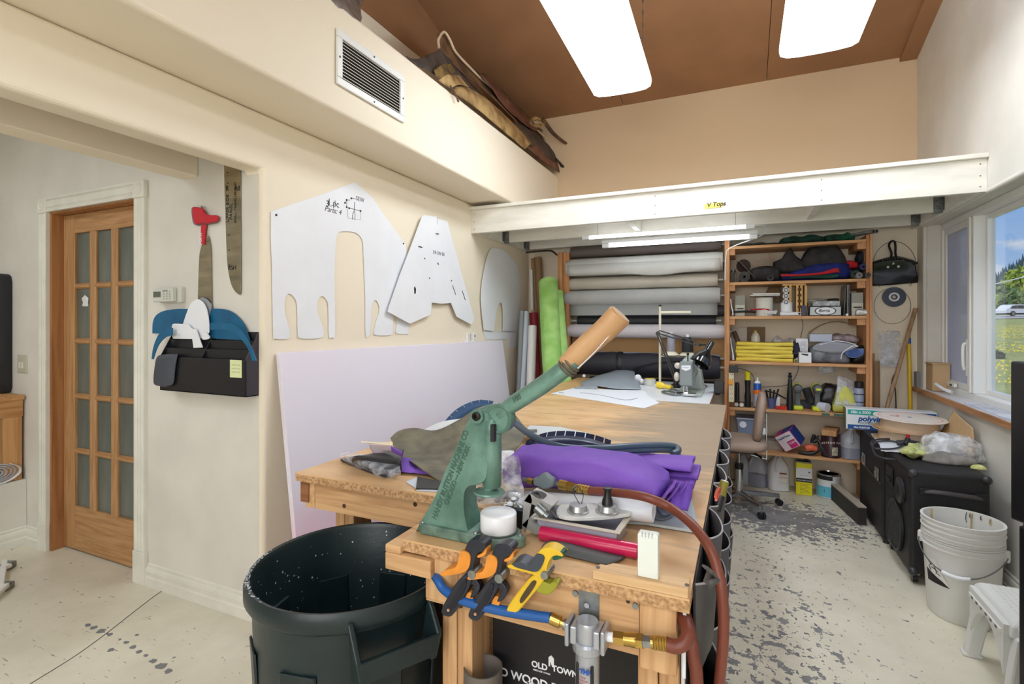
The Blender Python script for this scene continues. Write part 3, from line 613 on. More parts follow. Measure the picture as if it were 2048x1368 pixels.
# bench standing on the low block, seen at the left edge of the picture
bx=-4.07;BT=P(50,790,X=bx).z
BN=thing('wooden_bench','rough wooden bench with open frame at the left edge','bench',(-4.5,.9,.4))
for y0_,y1_ in((.2,.44),(.445,.8),(.805,1.2),(1.205,1.655)):
 build(G().box((-4.95,y0_,BT-.025),(bx+.02,y1_,BT+.002+.006*((y0_*7)%1))),'board',PINE,BN,bevel=.002)
build(G().box((bx-.04,.2,BT-.13),(bx,1.655,BT-.026)),'apron',PINEY,BN,bevel=.002)
for y in(1.56,.3):
 build(G().box((bx-.09,y,.401),(bx,y+.09,BT-.13)),'leg',PINEZ,BN,bevel=.002)
 build(G().box((-4.95,y,.401),(-4.86,y+.09,BT-.026)),'leg',PINEZ,BN,bevel=.002)
build(G().lathe([(.001,0),(.075,.0),(.09,.03),(.09,.7),(.08,.735),(.06,.75),(.001,.755)],(P(-8,785,X=-4.3).x,P(-8,785,X=-4.3).y,BT+.008),seg=24),'padded_roll',mat('roll_black',(40,40,44),.7),label='tall dark padded roll standing on the bench at left edge',cat='roll',smooth=True)
# quilted sheeting hanging under the bench, and the flattened roll of sheeting on the block
gsh=mat('grey_sheeting',(176,176,182),.45,c2=(130,130,138),vs=5,bump=.4,bs=12)
sheet('hanging_sheeting',[[(-4.3,.5,.80),(-4.25,.9,.82),(-4.28,1.2,.80),(-4.3,1.42,.78)],[(-4.28,.5,.6),(-4.2,.9,.62),(-4.26,1.2,.58),(-4.22,1.38,.6)],[(-4.3,.5,.48),(-4.22,.9,.46),(-4.28,1.2,.46),(-4.24,1.45,.47)]],gsh,'wrinkled grey sheeting stuffed under the wooden bench','sheeting',nz=.012,nf=9)
cen=P(26,946,X=-4.16);R_=thing('foam_roll','flattened roll of grey foam wrapped in white sheet below bench','roll',(cen.x,cen.y-.3,.401))
g=G();pts=[]
for k in range(90):
 t=k/90;a=t*math.pi*2*4.5;r=.018+.07*t;pts.append((a,r))
def sp(a,r,y):return Vector((-4.17+0,y,0))
mk=lambda a,r,dx:Vector((-4.065-dx,1.515+r*1.3*math.cos(a),.401+.062+r*.66*math.sin(a)))
ring0=[mk(a,r,0)for a,r in pts];ring1=[mk(a,r,.6)for a,r in pts]
build(G().grid([ring0,ring1]),'spiral',gsh,R_,smooth=True,solid=.008,ang=180)
build(G().prism([mk(k*math.pi/12,.084,.012)for k in range(24)],(-.56,0,0)),'core',mat('foam_shade',(112,112,120),.8),R_)
sheet('wrapper',[[mk(a,.093,-.02)for a in(2.6,3.4,4.2,4.7,5.3,6.0,6.6,7.2)],[mk(a,.096,.3)for a in(2.6,3.4,4.2,4.7,5.3,6.0,6.6,7.2)],[mk(a,.093,.6)for a in(2.6,3.4,4.2,4.7,5.3,6.0,6.6,7.2)]],mat('wrap_white',(216,216,218),.5),None,None,parent=R_)
# metal foot of a stand on the floor at the left edge
f0=P(8,1128,Z=.02);f1=P(14,1172,Z=.02)
FT=thing('equipment_stand','white metal stand foot with silver clamps on the floor, left edge','stand',(f0.x,f0.y,0))
build(G().bar(P(-30,1150,Z=.035),P(20,1130,Z=.03),.03,.02).bar(P(-20,1200,Z=.03),P(12,1170,Z=.03),.03,.02).bar(P(2,1172,Z=.03),P(10,1122,Z=.03),.024,.02),'leg',MET,FT,bevel=.004)
for px,py in((17,1130),(12,1172)):build(G().obox(P(px,py,Z=.018),(.05,.05,.034),rz=.5),'clamp',STEEL,FT,bevel=.006)
# ================================================================= THINGS ON THE ALCOVE WALL
KP=thing('thermostat_keypad','grey beige keypad thermostat with small screen beside the door','keypad',P(346,590,Y=YD))
kc=mat('keypad_plastic',(206,206,196),.45)
a,b=P(323,608,Y=YD),P(371,574,Y=YD);m_=a.x+(b.x-a.x)*.08
bd=build(G().box((a.x+.02,YD-.022,a.z+.004),(b.x,YD,b.z)),'base',kc,KP,bevel=.004)
fc=build(G().box((a.x,YD-.045,a.z+.008),(b.x-.03,YD-.022,b.z-.006)),'cover',kc,KP,bevel=.005)
W_,H_=b.x-.03-a.x,b.z-a.z-.014
build(G().box((a.x+W_*.06,YD-.0465,b.z-.03-H_*.3),(a.x+W_*.42,YD-.045,b.z-.022)),'screen',mat('lcd',(92,98,86),.2),fc)
for r in range(4):
 for c_ in range(3):build(G().box((a.x+W_*(.55+.14*c_),YD-.047,a.z+.02+r*H_*.17),(a.x+W_*(.55+.14*c_)+.009,YD-.045,a.z+.02+r*H_*.17+.007)),'button',mat('key_grey',(170,172,168),.5),fc)
text('COMFORT','lettering',INK,fc,(a.x+W_*.5,YD-.0455,b.z-.022),(1,0,0),(0,0,1),.009,ext=.0002)
# polished metal templates
PM=mat('sheet_metal',(196,184,158),.26,metal=.92,var=.25,vs=3,bump=.02,stretch=(1,1,6))
def flat(name,poly,Y,m,lab,cat,th=.003,parent=None,k=4,scale=None,X=None):
 """flat cut-out lying in the plane Y (or X)"""
 pts=cpoly(poly,k)if k else[Vector((q[0],q[1]))for q in poly]
 if X is None:v=[P(q.x,q.y,Y=Y)for q in pts];vec=(0,th,0)
 else:v=[P(q.x,q.y,X=X)for q in pts];vec=(-th,0,0)
 return build(G().prism(v,vec),name,m,parent,label=lab,cat=cat)
t1=flat('metal_template',[(448,322,1),(480,328,1),(481,560),(480,586),(478,589),(468,580),(460,560),(454,520),(451,440),(449,380)],1.655,PM,'tall polished metal template with handwriting under the header','template')
z=(0,0,1)
for s,px,py,h in(('UPPER SIDE',457,445,.026),('PANEL',464,440,.026),('SMALL TRAVELLER SEAT',472,446,.018)):
 text(s,'handwriting',INK,t1,P(px,py,Y=1.654),(0,0,1),(-1,0,0),h,ext=.0002,sh=.2)
text('R','handwriting',INK,t1,P(451,382,Y=1.654),(1,0,0),z,.035,ext=.0002);text('R/L','handwriting',INK,t1,P(468,382,Y=1.654),(1,0,0),z,.03,ext=.0002,sh=.3);text('R5H','handwriting',INK,t1,P(456,540,Y=1.654),(1,0,0),z,.03,ext=.0002)
g=G()
for py in(345,366,470,500,530):g.cyl(P(455+((py-345)*.02),py,Y=1.656),P(455+((py-345)*.02),py,Y=1.6535),.003,seg=8)
build(g,'punched_holes',INK,t1,kind='stuff')
t2=flat('metal_template',[(401,498),(408,478),(416,472),(418,480),(421,500),(422,560),(423,630,1),(395,628,1),(396,580),(398,520)],1.655,PM,'shorter polished metal template standing behind the black organiser','template')
# red boot-shaped pouch on a nail
RED=mat('red_fabric',(196,34,48),.7,bump=.2,bs=80)
RB=thing('boot_shaped_pouch','red boot shaped padded pouch with grey trim on a nail','pouch',P(407,440,Y=1.65))
boot=[(384,416),(394,414),(404,417),(408,426),(420,430),(432,430),(434,437),(430,443),(415,446),(398,447),(391,448),(386,440)]
flat('trim',[(384+(x-384)*1.04-1,y+1.5+(y-432)*.05)for x,y in boot],1.648,mat('trim_grey',(120,112,116),.7),None,None,th=.008,parent=RB)
build(G().prism([P(q.x,q.y,Y=1.638)for q in cpoly(boot)],(0,.012,0)),'pouch',RED,RB,bevel=.004,smooth=True)
st=flat('strap',[(402,447,1),(412,447,1),(408,489,1),(401,488,1)],1.65,RED,None,None,th=.005,parent=RB)
text('FIX IT','lettering',mat('thread_white',(235,235,235),.6),st,P(403,488,Y=1.6495),(.05,0,1),(-1,0,.05),.022,ext=.0003,bold=.0006)
build(G().cyl(P(403,414,Y=YD),P(403,412,Y=1.635),.003,seg=8),'nail',STEEL,RB)
# wall organiser
YO=1.597;O0,O1=P(321,709,Y=YO),P(491.5,794.7,Y=YO);xa,xb=P(320,779,Y=YO).x,P(491.5,760,Y=YO).x;zb_,zf,zt=O1.z,P(400,716,Y=YO).z,P(518,664,Y=YD).z
BP=mat('organiser_black',(24,26,32),.34,bump=.05,bs=150);BP2=mat('organiser_side',(58,56,66),.4)
OR=thing('wall_organiser','black plastic wall organiser with slanted pockets right of door','organiser',((xa+xb)/2,YD-.01,zb_))
op=lambda n_,g,m=BP,**k:build(g,n_,m,OR,**k)
op('front_panel',G().box((xa,YO,zb_),(xb,YO+.004,zf)),bevel=.001)
op('bottom',G().box((xa,YO,zb_),(xb,YD-.001,zb_+.004)));op('back_panel',G().box((xa,YD-.004,zb_),(xb,YD-.001,zt)))
for x in(xa,xb-.004):op('side_panel',G().prism([(x,YO,zb_),(x,YD-.001,zb_),(x,YD-.001,zt),(x,YO,zf)],(.004,0,0)),BP2 if x>xa else BP)
for f_,yy in((.34,YO+.022),(.67,YO+.045)):op('divider',G().box((xa+.004,yy,zb_+.004),(xb-.004,yy+.003,zf+(zt-zf)*f_)))
xm=(xa+xb)/2;op('centre_rib',G().prism([(xm,YO+.002,zb_+.01),(xm,YD-.004,zb_+.01),(xm,YD-.004,zt-.01),(xm,YO+.002,zf)],(.004,0,0)))
nt_=build(G().box((P(460,750,Y=YO-.001).x,YO-.0012,P(470,755,Y=YO).z),(P(483.5,750,Y=YO-.001).x,YO-.0005,P(470,720,Y=YO).z)),'paper_note',mat('note_yellow',(222,230,176),.7),label='pale yellow paper note stuck on the black organiser',cat='note')
for k in range(3):text('order 2 pcs','handwriting',mat('ink_faint',(150,160,120),.7),nt_,P(463,731+k*7,Y=YO-.0013),(1,0,0),z,.012,ext=.0001)
def tpl(lab,poly,Y,m,th=.003):return flat('pattern_template',poly,Y,m,lab,'template',th)
BLU=mat('template_blue',(18,104,146),.5,c2=(12,84,124),vs=6)
BOX=lambda p:[((q[0])/6.217+300,q[1]/6.217+580)+tuple(q[2:])for q in p]
tpl('large blue arched template, rear one in the organiser',BOX([(28,540,1),(35,400),(80,310),(180,258),(330,236),(480,235),(700,232),(900,236),(1010,270),(1100,340),(1180,450),(1215,540),(1250,640,1),(1190,630,1),(1000,615),(760,600,1),(500,560,1),(180,542,1)]),1.652,BLU)
tpl('narrow blue curved template drooping over the left of the organiser',BOX([(18,860,1),(30,760),(60,650),(110,550),(190,490),(280,470,1),(280,560,1),(200,585),(130,650),(80,740),(42,862,1)]),1.592,BLU)
tpl('narrow blue curved template drooping over the right of the organiser',BOX([(750,410,1),(900,408),(1010,425),(1100,480),(1200,600),(1270,740),(1322,875,1),(1275,882,1),(1220,740),(1140,620),(1050,540),(960,500),(860,490),(750,498,1)]),1.588,BLU)
tpl('grey rounded template tip behind the white oval one',BOX([(620,110),(680,100),(740,150),(760,220),(700,400),(640,300)]),1.648,mat('template_grey',(150,152,160),.5))
tpl('white pointed oval template standing in the organiser',BOX([(410,420,1),(450,300),(500,180),(560,125),(610,118),(665,160),(705,240),(728,360),(735,480),(728,540),(640,600),(480,560)]),1.635,WHT)
tpl('white hooked template like a small axe in the organiser',BOX([(272,450),(290,422),(330,418,1),(480,428,1),(520,480),(575,490,1),(600,560,1),(655,715,1),(540,720,1),(525,610,1),(285,605,1),(272,560)]),1.620,WHT)
tpl('small white rounded template scrap at the organiser centre',BOX([(650,540),(690,525),(740,580),(722,610),(650,612)]),1.617,WHT)
sheet('fabric_flap',[[P(x,y,Y=YO-.004+o)for x,y,o in r]for r in[[(345,712,.02),(352,712,.02),(358,711,.02)],[(317,712,-.012),(336,710,-.02),(356,710,0)],[(310,735,-.014),(332,735,-.022),(351,735,-.004)],[(308,765,-.012),(330,768,-.018),(348,764,-.004)],[(316,771,-.01),(330,773,-.014),(342,770,-.006)]]],mat('flap_grey',(70,74,84),.6,bump=.3,bs=40,stretch=(.2,1,8)),'grey ribbed fabric flap hanging over the organiser left corner','fabric')
# ================================================================= THINGS ON THE MAIN LEFT WALL
Z4=lambda p:[(q[0]/3.531+500,q[1]/3.531+340)+tuple(q[2:])for q in p]
def wallcut(lab,poly,X,th=.003,k=5):return flat('paper_pattern',Z4(poly),None,WHT,lab,'pattern',th,k=k,X=X)
p1=wallcut('large white board pattern with finger shaped feet and pen sketch',[(150,300,1),(175,285),(500,175,1),(735,88,1),(770,110),(870,200,1),(950,320),(1085,505),(1100,540),(1108,640),(1112,860,1),(1122,1130),(1105,1158),(1040,1155),(1030,1130),(1045,1060),(1040,960,1),(1012,960,1),(1008,1140),(990,1165),(895,1168),(876,1145),(890,1070),(910,1010),(912,960),(890,920),(868,940),(857,1010),(850,1150),(835,1172),(818,1160),(815,900),(803,600),(795,500),(765,455),(720,436),(640,436),(615,460),(605,540),(597,800),(602,1150),(580,1183),(558,1170),(556,1000),(548,930),(510,890),(478,925),(475,1000),(500,1070),(520,1140),(500,1185),(360,1188),(340,1150),(336,1000),(325,920),(278,873),(246,920),(250,1020),(275,1110),(282,1170),(262,1192),(180,1190),(166,1150),(158,700),(150,500)],XL+.006)
pp=wallcut('white board pattern folded down its middle in an A shape',[(1215,330,1),(1228,318,1),(1300,328,1),(1318,324,1),(1322,395,1),(1325,342,1),(1395,362,1),(1412,430,1),(1500,750,1),(1585,1050,1),(1565,1092,1),(1460,1036,1),(1420,938,1),(1350,945,1),(1285,935,1),(1275,1022,1),(1130,1086,1),(972,1000,1),(1060,740,1),(1130,560,1)],XL+.03)
wallcut('rear white arched board pattern hanging lower near the corner',[(1800,600,1),(1870,650),(1906,760),(1912,950),(1896,1100),(1880,1230),(1862,1258,1),(1830,1258,1),(1826,1195,1),(1664,1196,1),(1648,1139,1),(1795,1139,1)],XL+.006)
wallcut('front white arched board pattern with a slot, near the corner',[(1732,552),(1800,572),(1868,650),(1900,760),(1905,900),(1890,1050),(1880,1135,1),(1786,1137,1),(1788,1050),(1784,965),(1770,938),(1750,960),(1735,1040),(1722,1138,1),(1652,1130,1),(1638,1000),(1632,900),(1642,780),(1670,640),(1697,565)],XL+.02)
xw=XL+.0065
def wtext(s,px,py,size,par,**k):return text(s,'handwriting',INK,par,P(px,py,X=xw+k.pop('dx',0)),(0,1,0),(0,0,1),size,ext=.0003,**k)
pz=lambda x,y,dx=0:P(x/3.531+500,y/3.531+340,X=xw+dx)
wtext('3',652,412,.045,p1);wtext('Parts: 4',649,421,.04,p1,sh=.3);wtext('1 pc',655,409,.05,p1)
g=G()
def stroke(pts,r=.0016,dx=0):g.tube([pz(x,y,dx)for x,y in pts],r,4)
stroke([(555,215),(556,248),(572,256)]);stroke([(572,256),(602,240),(600,215)])
stroke([(715,205),(712,195),(748,205)]);stroke([(680,212),(705,212)]);stroke([(668,232),(682,212),(682,262),(700,268),(780,290)]);stroke([(738,225),(736,268),(735,290),(725,310),(722,350)]);stroke([(735,290),(742,310),(740,352)])
stroke([(688,275),(692,340),(780,352),(778,280)],.0008)
for x,y in((682,212),(670,232),(682,262),(700,270),(780,290),(715,200),(185,318),(1083,520)):g.ball(pz(x,y),.0055,8)
build(g,'pen_sketch',INK,p1);text('SEW','handwriting',INK,p1,pz(748,212),(0,1,0),z,.035,ext=.0003)
g=G()
for pts in([(1325,655),(1330,668)],[(1312,450),(1332,452)],[(1190,540),(1215,546)],[(1430,815),(1452,880)],[(1498,852),(1520,918)],[(1232,622),(1235,628)],[(1266,760),(1268,768)],[(1420,780),(1424,784)]):
 g.tube([pz(x,y,.0245)for x,y in pts],.004 if len(pts)==2 and abs(pts[0][1]-pts[1][1])<20 else .0028,5)
g.prism([pz(x,y,.0242)for x,y in((1158,830),(1164,822),(1172,840),(1170,872),(1160,875))],(.001,0,0))
build(g,'slits_and_pen_marks',INK,pp);text('3/8 ON BK','handwriting',mat('pencil',(110,110,116),.7),pp,pz(1290,590,.0245),(0,1,0),z,.035,ext=.0003)
c_=P(937,676,X=XL+.002)
VO=thing('wall_bracket_clips','small white metal bracket clips on the wall above the pink board','bracket',c_)
for dy in(-.055,.035):build(G().box((XL+.001,c_.y+dy,c_.z-.04),(XL+.028,c_.y+dy+.04,c_.z+.04)).box((XL+.001,c_.y+dy-.03,c_.z-.045),(XL+.010,c_.y+dy+.05,c_.z-.02)),'clip',MET,VO,bevel=.004)
build(G().cyl((XL+.028,c_.y+.055,c_.z+.015),(XL+.032,c_.y+.055,c_.z+.015),.006,seg=8),'screw',INK,VO)
# pink foam board leaning on the wall
m,nt,b=base('foam_pink');b.inputs['Roughness'].default_value=.6
tc=nn(nt,'ShaderNodeTexCoord');sx=nn(nt,'ShaderNodeSeparateXYZ');nt.links.new(tc.outputs['Object'],sx.inputs[0])
nz=nn(nt,'ShaderNodeTexNoise');nz.inputs['Scale'].default_value=1.8;nz.inputs['Detail'].default_value=6;nt.links.new(tc.outputs['Object'],nz.inputs[0])
ad=nn(nt,'ShaderNodeMath',operation='MULTIPLY_ADD');nt.links.new(nz.outputs[0],ad.inputs[0]);ad.inputs[1].default_value=.7;nt.links.new(sx.outputs[2],ad.inputs[2])
r=nn(nt,'ShaderNodeValToRGB');nt.links.new(ad.outputs[0],r.inputs[0]);nt.links.new(r.outputs[0],b.inputs['Base Color'])
r.color_ramp.elements[0].position=.45;r.color_ramp.elements[0].color=lin((240,192,210));r.color_ramp.elements[1].position=1.15;r.color_ramp.elements[1].color=lin((234,228,240))
PK=m
y0_,y1_=1.735,4.18
build(G().hexa([(-1.80,y0_-.015,0),(-1.825,y0_-.015,.0),(-1.825,y1_-.015,0),(-1.80,y1_-.015,0),(XL+.03,y0_,1.228),(XL+.005,y0_,1.228),(XL+.005,y1_,1.21),(XL+.03,y1_,1.21)]),'foam_board',PK,label='big sheet of faded pink foam board leaning on the wall',cat='board',bevel=.002)
# leaning rolls in the back left corner
def lean(nm,lab,pxt,pyt,pxb,Yt,Yb,r,m,core=None,zb=0.0,mm=.015):
 t=P(pxt,pyt,Y=Yt);bt=P(pxb,1000,Z=0);bt=Vector(((ray(pxb,760).x/ray(pxb,760).y)*Yb,Yb,zb+r*.3))
 R_=thing(nm,lab,'roll',bt)
 build(G().cyl(bt,t,r,seg=24),'cloth' if core else 'tube',m,R_,smooth=True)
 if core:
  d=(t-bt).normalized();build(G().pipe(t-d*.02,t+d*.03,core,core*.8,seg=16),'core',mat('cardboard_core',(176,140,100),.8),R_,smooth=True)
  build(G().tube([bt+d.orthogonal()*0+Vector((-.005,-r*.99,0)),t+Vector((-.005,-r*.99,0))],.003,6),'loose_edge',m,R_)
 return R_
KB=mat('cardboard_tube',(172,138,102),.75,var=.1,vs=4);KB2=mat('cardboard_tube_dark',(150,118,86),.75)
lean('cardboard_tube','tallest brown cardboard tube leaning in the back corner',1076,515,1098,4.78,4.55,.035,KB2)
lean('cardboard_tube','second brown cardboard tube close against the left wall corner',1066,517,1090,4.80,4.7,.022,KB)
lean('wrapped_roll','thin white roll between the brown tubes and red roll',1062,540,1072,4.74,4.62,.018,mat('roll_white',(226,224,220),.5))
lean('vinyl_roll','thin grey green roll nearest the left wall',1044,622,1030,4.33,4.2,.022,mat('roll_greygreen',(128,134,136),.5))
lean('vinyl_roll','light grey vinyl roll leaning right of the pink board',1051,623,1037,4.38,4.2,.034,mat('roll_lightgrey',(182,190,200),.5))
lean('vinyl_roll','dark red vinyl roll leaning behind the white roll',1067,626,1078,4.56,4.4,.042,mat('roll_red',(140,20,34),.5),core=.02)
lean('vinyl_roll','bright white vinyl roll leaning before the red roll',1065,652,1055,4.38,4.12,.040,mat('roll_white',(226,224,220),.5))
GRN=mat('green_velour',(170,212,126),.85,c2=(142,192,96),vs=9,bump=.5,bs=50,detail=7)
t,bt=P(1097,572,Y=4.42),Vector((-1.265,3.80,.01));t2,bt2=P(1117,582,Y=4.45),Vector((-1.18,3.84,.01))
GR=thing('velour_roll','thick bright green velour roll leaning beside the fabric rack','roll',bt)
build(G().tube([bt,bt.lerp(t,.25)+Vector((.01,0,0)),bt.lerp(t,.6)+Vector((-.015,0,0)),t-Vector((0,0,.02)),t],lambda q:.088 if q<.97 else .078,24,smooth=4),'roll',GRN,GR,smooth=True)
build(G().tube([bt2,bt2.lerp(t2,.4)+Vector((.01,0,0)),bt2.lerp(t2,.7),t2],lambda q:.045,16,smooth=4,flat=.5),'loose_flap',GRN,GR,smooth=True)
# ================================================================= FABRIC RACK
OAKZ=wood('rack_wood_z',(208,154,104),(176,120,74),2,7);OAKX=wood('rack_wood_x',(216,166,116),(184,130,84),0,7);OAKY=wood('rack_wood_y',(208,154,104),(176,120,74),1,7)
YR=4.66
RK=thing('fabric_rack','wooden wall rack with brown board that carries the fabric rolls','rack',(-.85,4.72,0))
xl=P(1115,600,Y=4.56).x;xr=P(1137,600,Y=4.56).x
build(G().box((xl,4.56,0),(xl+.045,4.87,2.03)),'post',OAKZ,RK,bevel=.003)
build(G().box((xl+.045,4.60,0),(xl+.10,4.66,2.03)),'post',OAKZ,RK,bevel=.003)
MDF=mat('mdf_tan',(204,160,108),.7,var=.06,vs=3)
a,b_=P(1145,708,Y=4.80),P(1452,672,Y=4.80);build(G().box((a.x,4.80,.95),(-.13,4.83,b_.z+.03)),'back_board',MDF,RK)
def spool(lab,xl_,yl,xr_,yr,m,Y=YR,rod=True,drape=0,rr=None,ends=STEEL,nm='fabric_roll',wob=0,zs=None):
 """horizontal roll; yl/yr are (top, bottom) pixel rows at the two ends"""
 tl,bl,tr,br=P(xl_,yl[0],Y=Y).z,P(xl_,yl[1],Y=Y).z,P(xr_,yr[0],Y=Y).z,P(xr_,yr[1],Y=Y).z
 r=rr or(tl-bl+tr-br)/4;zc=(tl+bl+tr+br)/4;x0,x1=P(xl_,600,Y=Y).x,P(xr_,600,Y=Y).x
 if zs:zc=zs
 R_=thing(nm,lab,'roll',((x0+x1)/2,Y,zc-r),group=None)
 n=24;rows=[]
 for i in range(25):
  x=x0+(x1-x0)*i/24;e=r*(.9 if i in(0,24)else 1)+wob*noise.noise(Vector((x*7,zc*9,1)))
  rows.append([(x,Y+e*math.cos(2*math.pi*k/n),zc+e*math.sin(2*math.pi*k/n)*(1+wob*4*noise.noise(Vector((x*5,k,3)))))for k in range(n)])
 build(G().rings([rows[0][:]]+rows,cap=True),'roll',m,R_,smooth=True)
 if rod:
  build(G().cyl((x0-.07,Y,zc),(x0+.01,Y,zc),.010,seg=10).cyl((x0-.078,Y,zc),(x0-.066,Y,zc),.024,seg=14),'rod_end',ends,R_,smooth=True)
  build(G().cyl((x1-.01,Y,zc),(x1+.04,Y,zc),.010,seg=10),'rod_end',ends,R_,smooth=True)
 if drape:
  rows=[]
  for i in range(25):
   x=x0+.02+(x1-x0-.04)*i/24;dz=drape(i/24)
   rows.append([(x,Y-r-.002,zc+.02),(x,Y-r-.003,zc-r*.6),(x,Y-r*.9-.004,zc-r-dz*.5),(x,Y-r*.86,zc-r-dz)])
  build(G().grid(rows),'loose_edge',m,R_,smooth=True,solid=.003,ang=180)
 return R_
fm=lambda n_,c,**k:mat(n_,c,.6,var=.05,vs=3,bump=.15,bs=150,**k)
WE=mat('rod_white',(220,220,216),.4)
spool('dark taupe fabric roll, topmost on the rack under the loft',1143,(492,516),1443,(478,502),fm('cloth_taupe',(96,86,82)),ends=WE)
spool('thick light grey fabric roll with sagging edge, second on the rack',1136,(519,553),1446,(503,543),fm('cloth_lightgrey',(206,206,202)),Y=4.64,ends=WE,drape=lambda t:.028*math.exp(-((t-.62)/.16)**2)-.005)
spool('beige fabric roll in clear wrap, third on the rack',1140,(556,580),1436,(547,574),fm('cloth_beige',(196,188,174)),wob=.006,ends=WE)
spool('smooth grey fabric roll, fourth on the rack',1132,(582,611),1441,(574,607),fm('cloth_grey',(190,192,192)),Y=4.64,ends=WE)
x0,x1=P(1141,615,Y=4.63).x,P(1435,615,Y=4.63).x;za,zb2=P(1141,631,Y=4.63).z,P(1435,630,Y=4.63).z
spool('dark roll with a hanging grey sheet, fifth on the rack',1160,(612,632),1448,(610,636),fm('cloth_charcoal',(54,54,60)),Y=4.69,ends=WE)
fp=build(G().patch([[(x0,4.63,1.535),((x0+x1)/2,4.63,1.535),(x1,4.63,1.535)],[(x0,4.62,1.49),((x0+x1)/2,4.618,1.49),(x1,4.62,1.49)],[(x0,4.615,za-.002),((x0+x1)/2,4.612,za),(x1,4.615,zb2)]],5),'fabric_sheet',fm('cloth_midgrey',(164,168,168)),label='straight grey fabric sheet hanging below the fourth rack roll',cat='fabric',smooth=True,solid=.003,ang=180)
spool('black fabric roll in shadow above the lavender roll',1156,(630,652),1432,(632,652),fm('cloth_black',(44,44,50)),Y=4.70,ends=WE)
spool('smooth lavender white fabric roll above the brown board',1138,(649,675),1452,(648,677),fm('cloth_lavender',(214,208,214)),Y=4.64,ends=WE)
spool('pale grey fabric roll resting behind the big black roll',1172,(704,722),1440,(706,724),fm('cloth_palegrey',(180,182,192)),Y=4.72,ends=WE)
br=spool('big sagging black fabric roll just above the sewing table',1145,(716,765),1440,(722,772),fm('cloth_navyblack',(38,38,48)),Y=4.60,ends=WE,wob=.01,rr=.105,zs=.995)
build(G().lathe([(.108,0),(.114,.02),(.108,.045)],(P(1237,730,Y=4.6).x,4.6,.995),(1,0,.1),24,cap=False),'tie_band',BLK,br,smooth=True)
build(G().tube([P(1262,740,Y=4.48),P(1300,728,Y=4.485),P(1350,722,Y=4.5),P(1400,726,Y=4.5)],.007,6,smooth=5),'tie_strap',BLK,br,smooth=True)
spool('slate vinyl roll lowest on the rack, behind the sewing machine',1180,(765,790),1440,(765,795),fm('cloth_slate',(70,66,70)),Y=4.76,ends=WE,rr=.06,zs=.80)
# ================================================================= SHELF UNIT
YS=4.50;SL,SR=P(1449,600,Y=YS).x,P(1745,600,Y=YS).x
SU=thing('shelf_unit','tall open wooden shelf unit crowded with supplies on back wall','shelf',((SL+SR)/2,4.68,0))
sp_=lambda n_,g,m=OAKX,**k:build(g,n_,m,SU,**k)
sp_('post',G().box((SL,YS,0),(SL+.038,YS+.09,2.06)),OAKZ,bevel=.002);sp_('post',G().box((SL,YB-.1,0),(SL+.038,YB-.003,2.06)),OAKZ)
sp_('post',G().box((SR-.035,YS+.02,0),(SR-.018,YB-.003,2.02)),OAKZ);sp_('post',G().box((SR-.018,YS,0),(SR,YS+.36,2.02)),OAKZ,bevel=.002)
ZSH=[1.985,1.695,1.42,1.058,.685,.345]
for i,zt_ in enumerate(ZSH):
 sp_('shelf',G().box((SL+.038,YS+.012,zt_-.022),(SR-.036,YB-.003,zt_)),bevel=.002)
 for x0,x1 in((SL+.038,SL+.078),(SR-.090,SR-.036)):
  sp_('cleat',G().box((x0,YS+.03 if x0>0 and i else YS+.02,zt_-.07),(x1,YB-.003,zt_-.022)),OAKY,bevel=.002)
ZS_=[z_+.0008 for z_ in ZSH]
TOPZ,SH2,SH3,SH4,SH5,SH6=ZS_
DG=mat('cloth_darkgrey',(52,50,50),.8,c2=(34,33,34),vs=18,bump=.3,bs=60);MG=mat('cloth_feltgrey',(96,94,90),.85,c2=(70,68,66),vs=20,bump=.3,bs=80)
NB=mat('cloth_blue',(22,40,128),.8,c2=(12,22,84),vs=12);RD=mat('cloth_red',(190,24,34),.8);DGN=mat('cloth_green',(10,66,50),.8,c2=(6,40,32),vs=12)
BRN=mat('cloth_brown',(70,50,40),.8);MAR=mat('cloth_maroon',(84,24,30),.8);PEA=mat('leather_peach',(222,170,132),.6)
def heap(name,px0,py0,px1,py1,zb,m,lab,cat,Y=None,d=.22,seed=1,top=None,nz=.012,n=14,group=None,flat=False):
 """draped fabric heap: closed lumpy body standing on zb, seen within the given pixels"""
 Y=Y or YS+.06;x0,x1=P(px0,(py0+py1)/2,Y=Y).x,P(px1,(py0+py1)/2,Y=Y).x;h=P((px0+px1)/2,py0,Y=Y).z-zb
 top=top or[.75,1,.9,.95,.7]
 T=crom([Vector((i,v,0))for i,v in enumerate(top)],max(2,n//(len(top)-1)))
 rows=[]
 for i,v in enumerate(T):
  u=i/(len(T)-1);x=x0+(x1-x0)*u;hh=max(.004,h*v.y);e=1 if 0<i<len(T)-1 else .86
  ring=[]
  for k in range(16):
   a=2*math.pi*k/16;cx_,sx_=math.cos(a),math.sin(a)
   f=lambda w:math.copysign(abs(w)**(.35 if flat else .6),w)
   p=Vector((x,Y+d/2+f(cx_)*d/2*e,zb+hh/2+f(sx_)*hh/2*e))
   q=noise.noise_vector(p*22+Vector((seed*3.1,0,0)))*nz
   p+=q if sx_>-.5 else Vector((0,q.y*.3,0));p.z=max(p.z,zb+.0005);ring.append(p)
  rows.append(ring)
 return build(G().rings(rows),name,m,label=lab,cat=cat,smooth=True,ang=180,group=group)
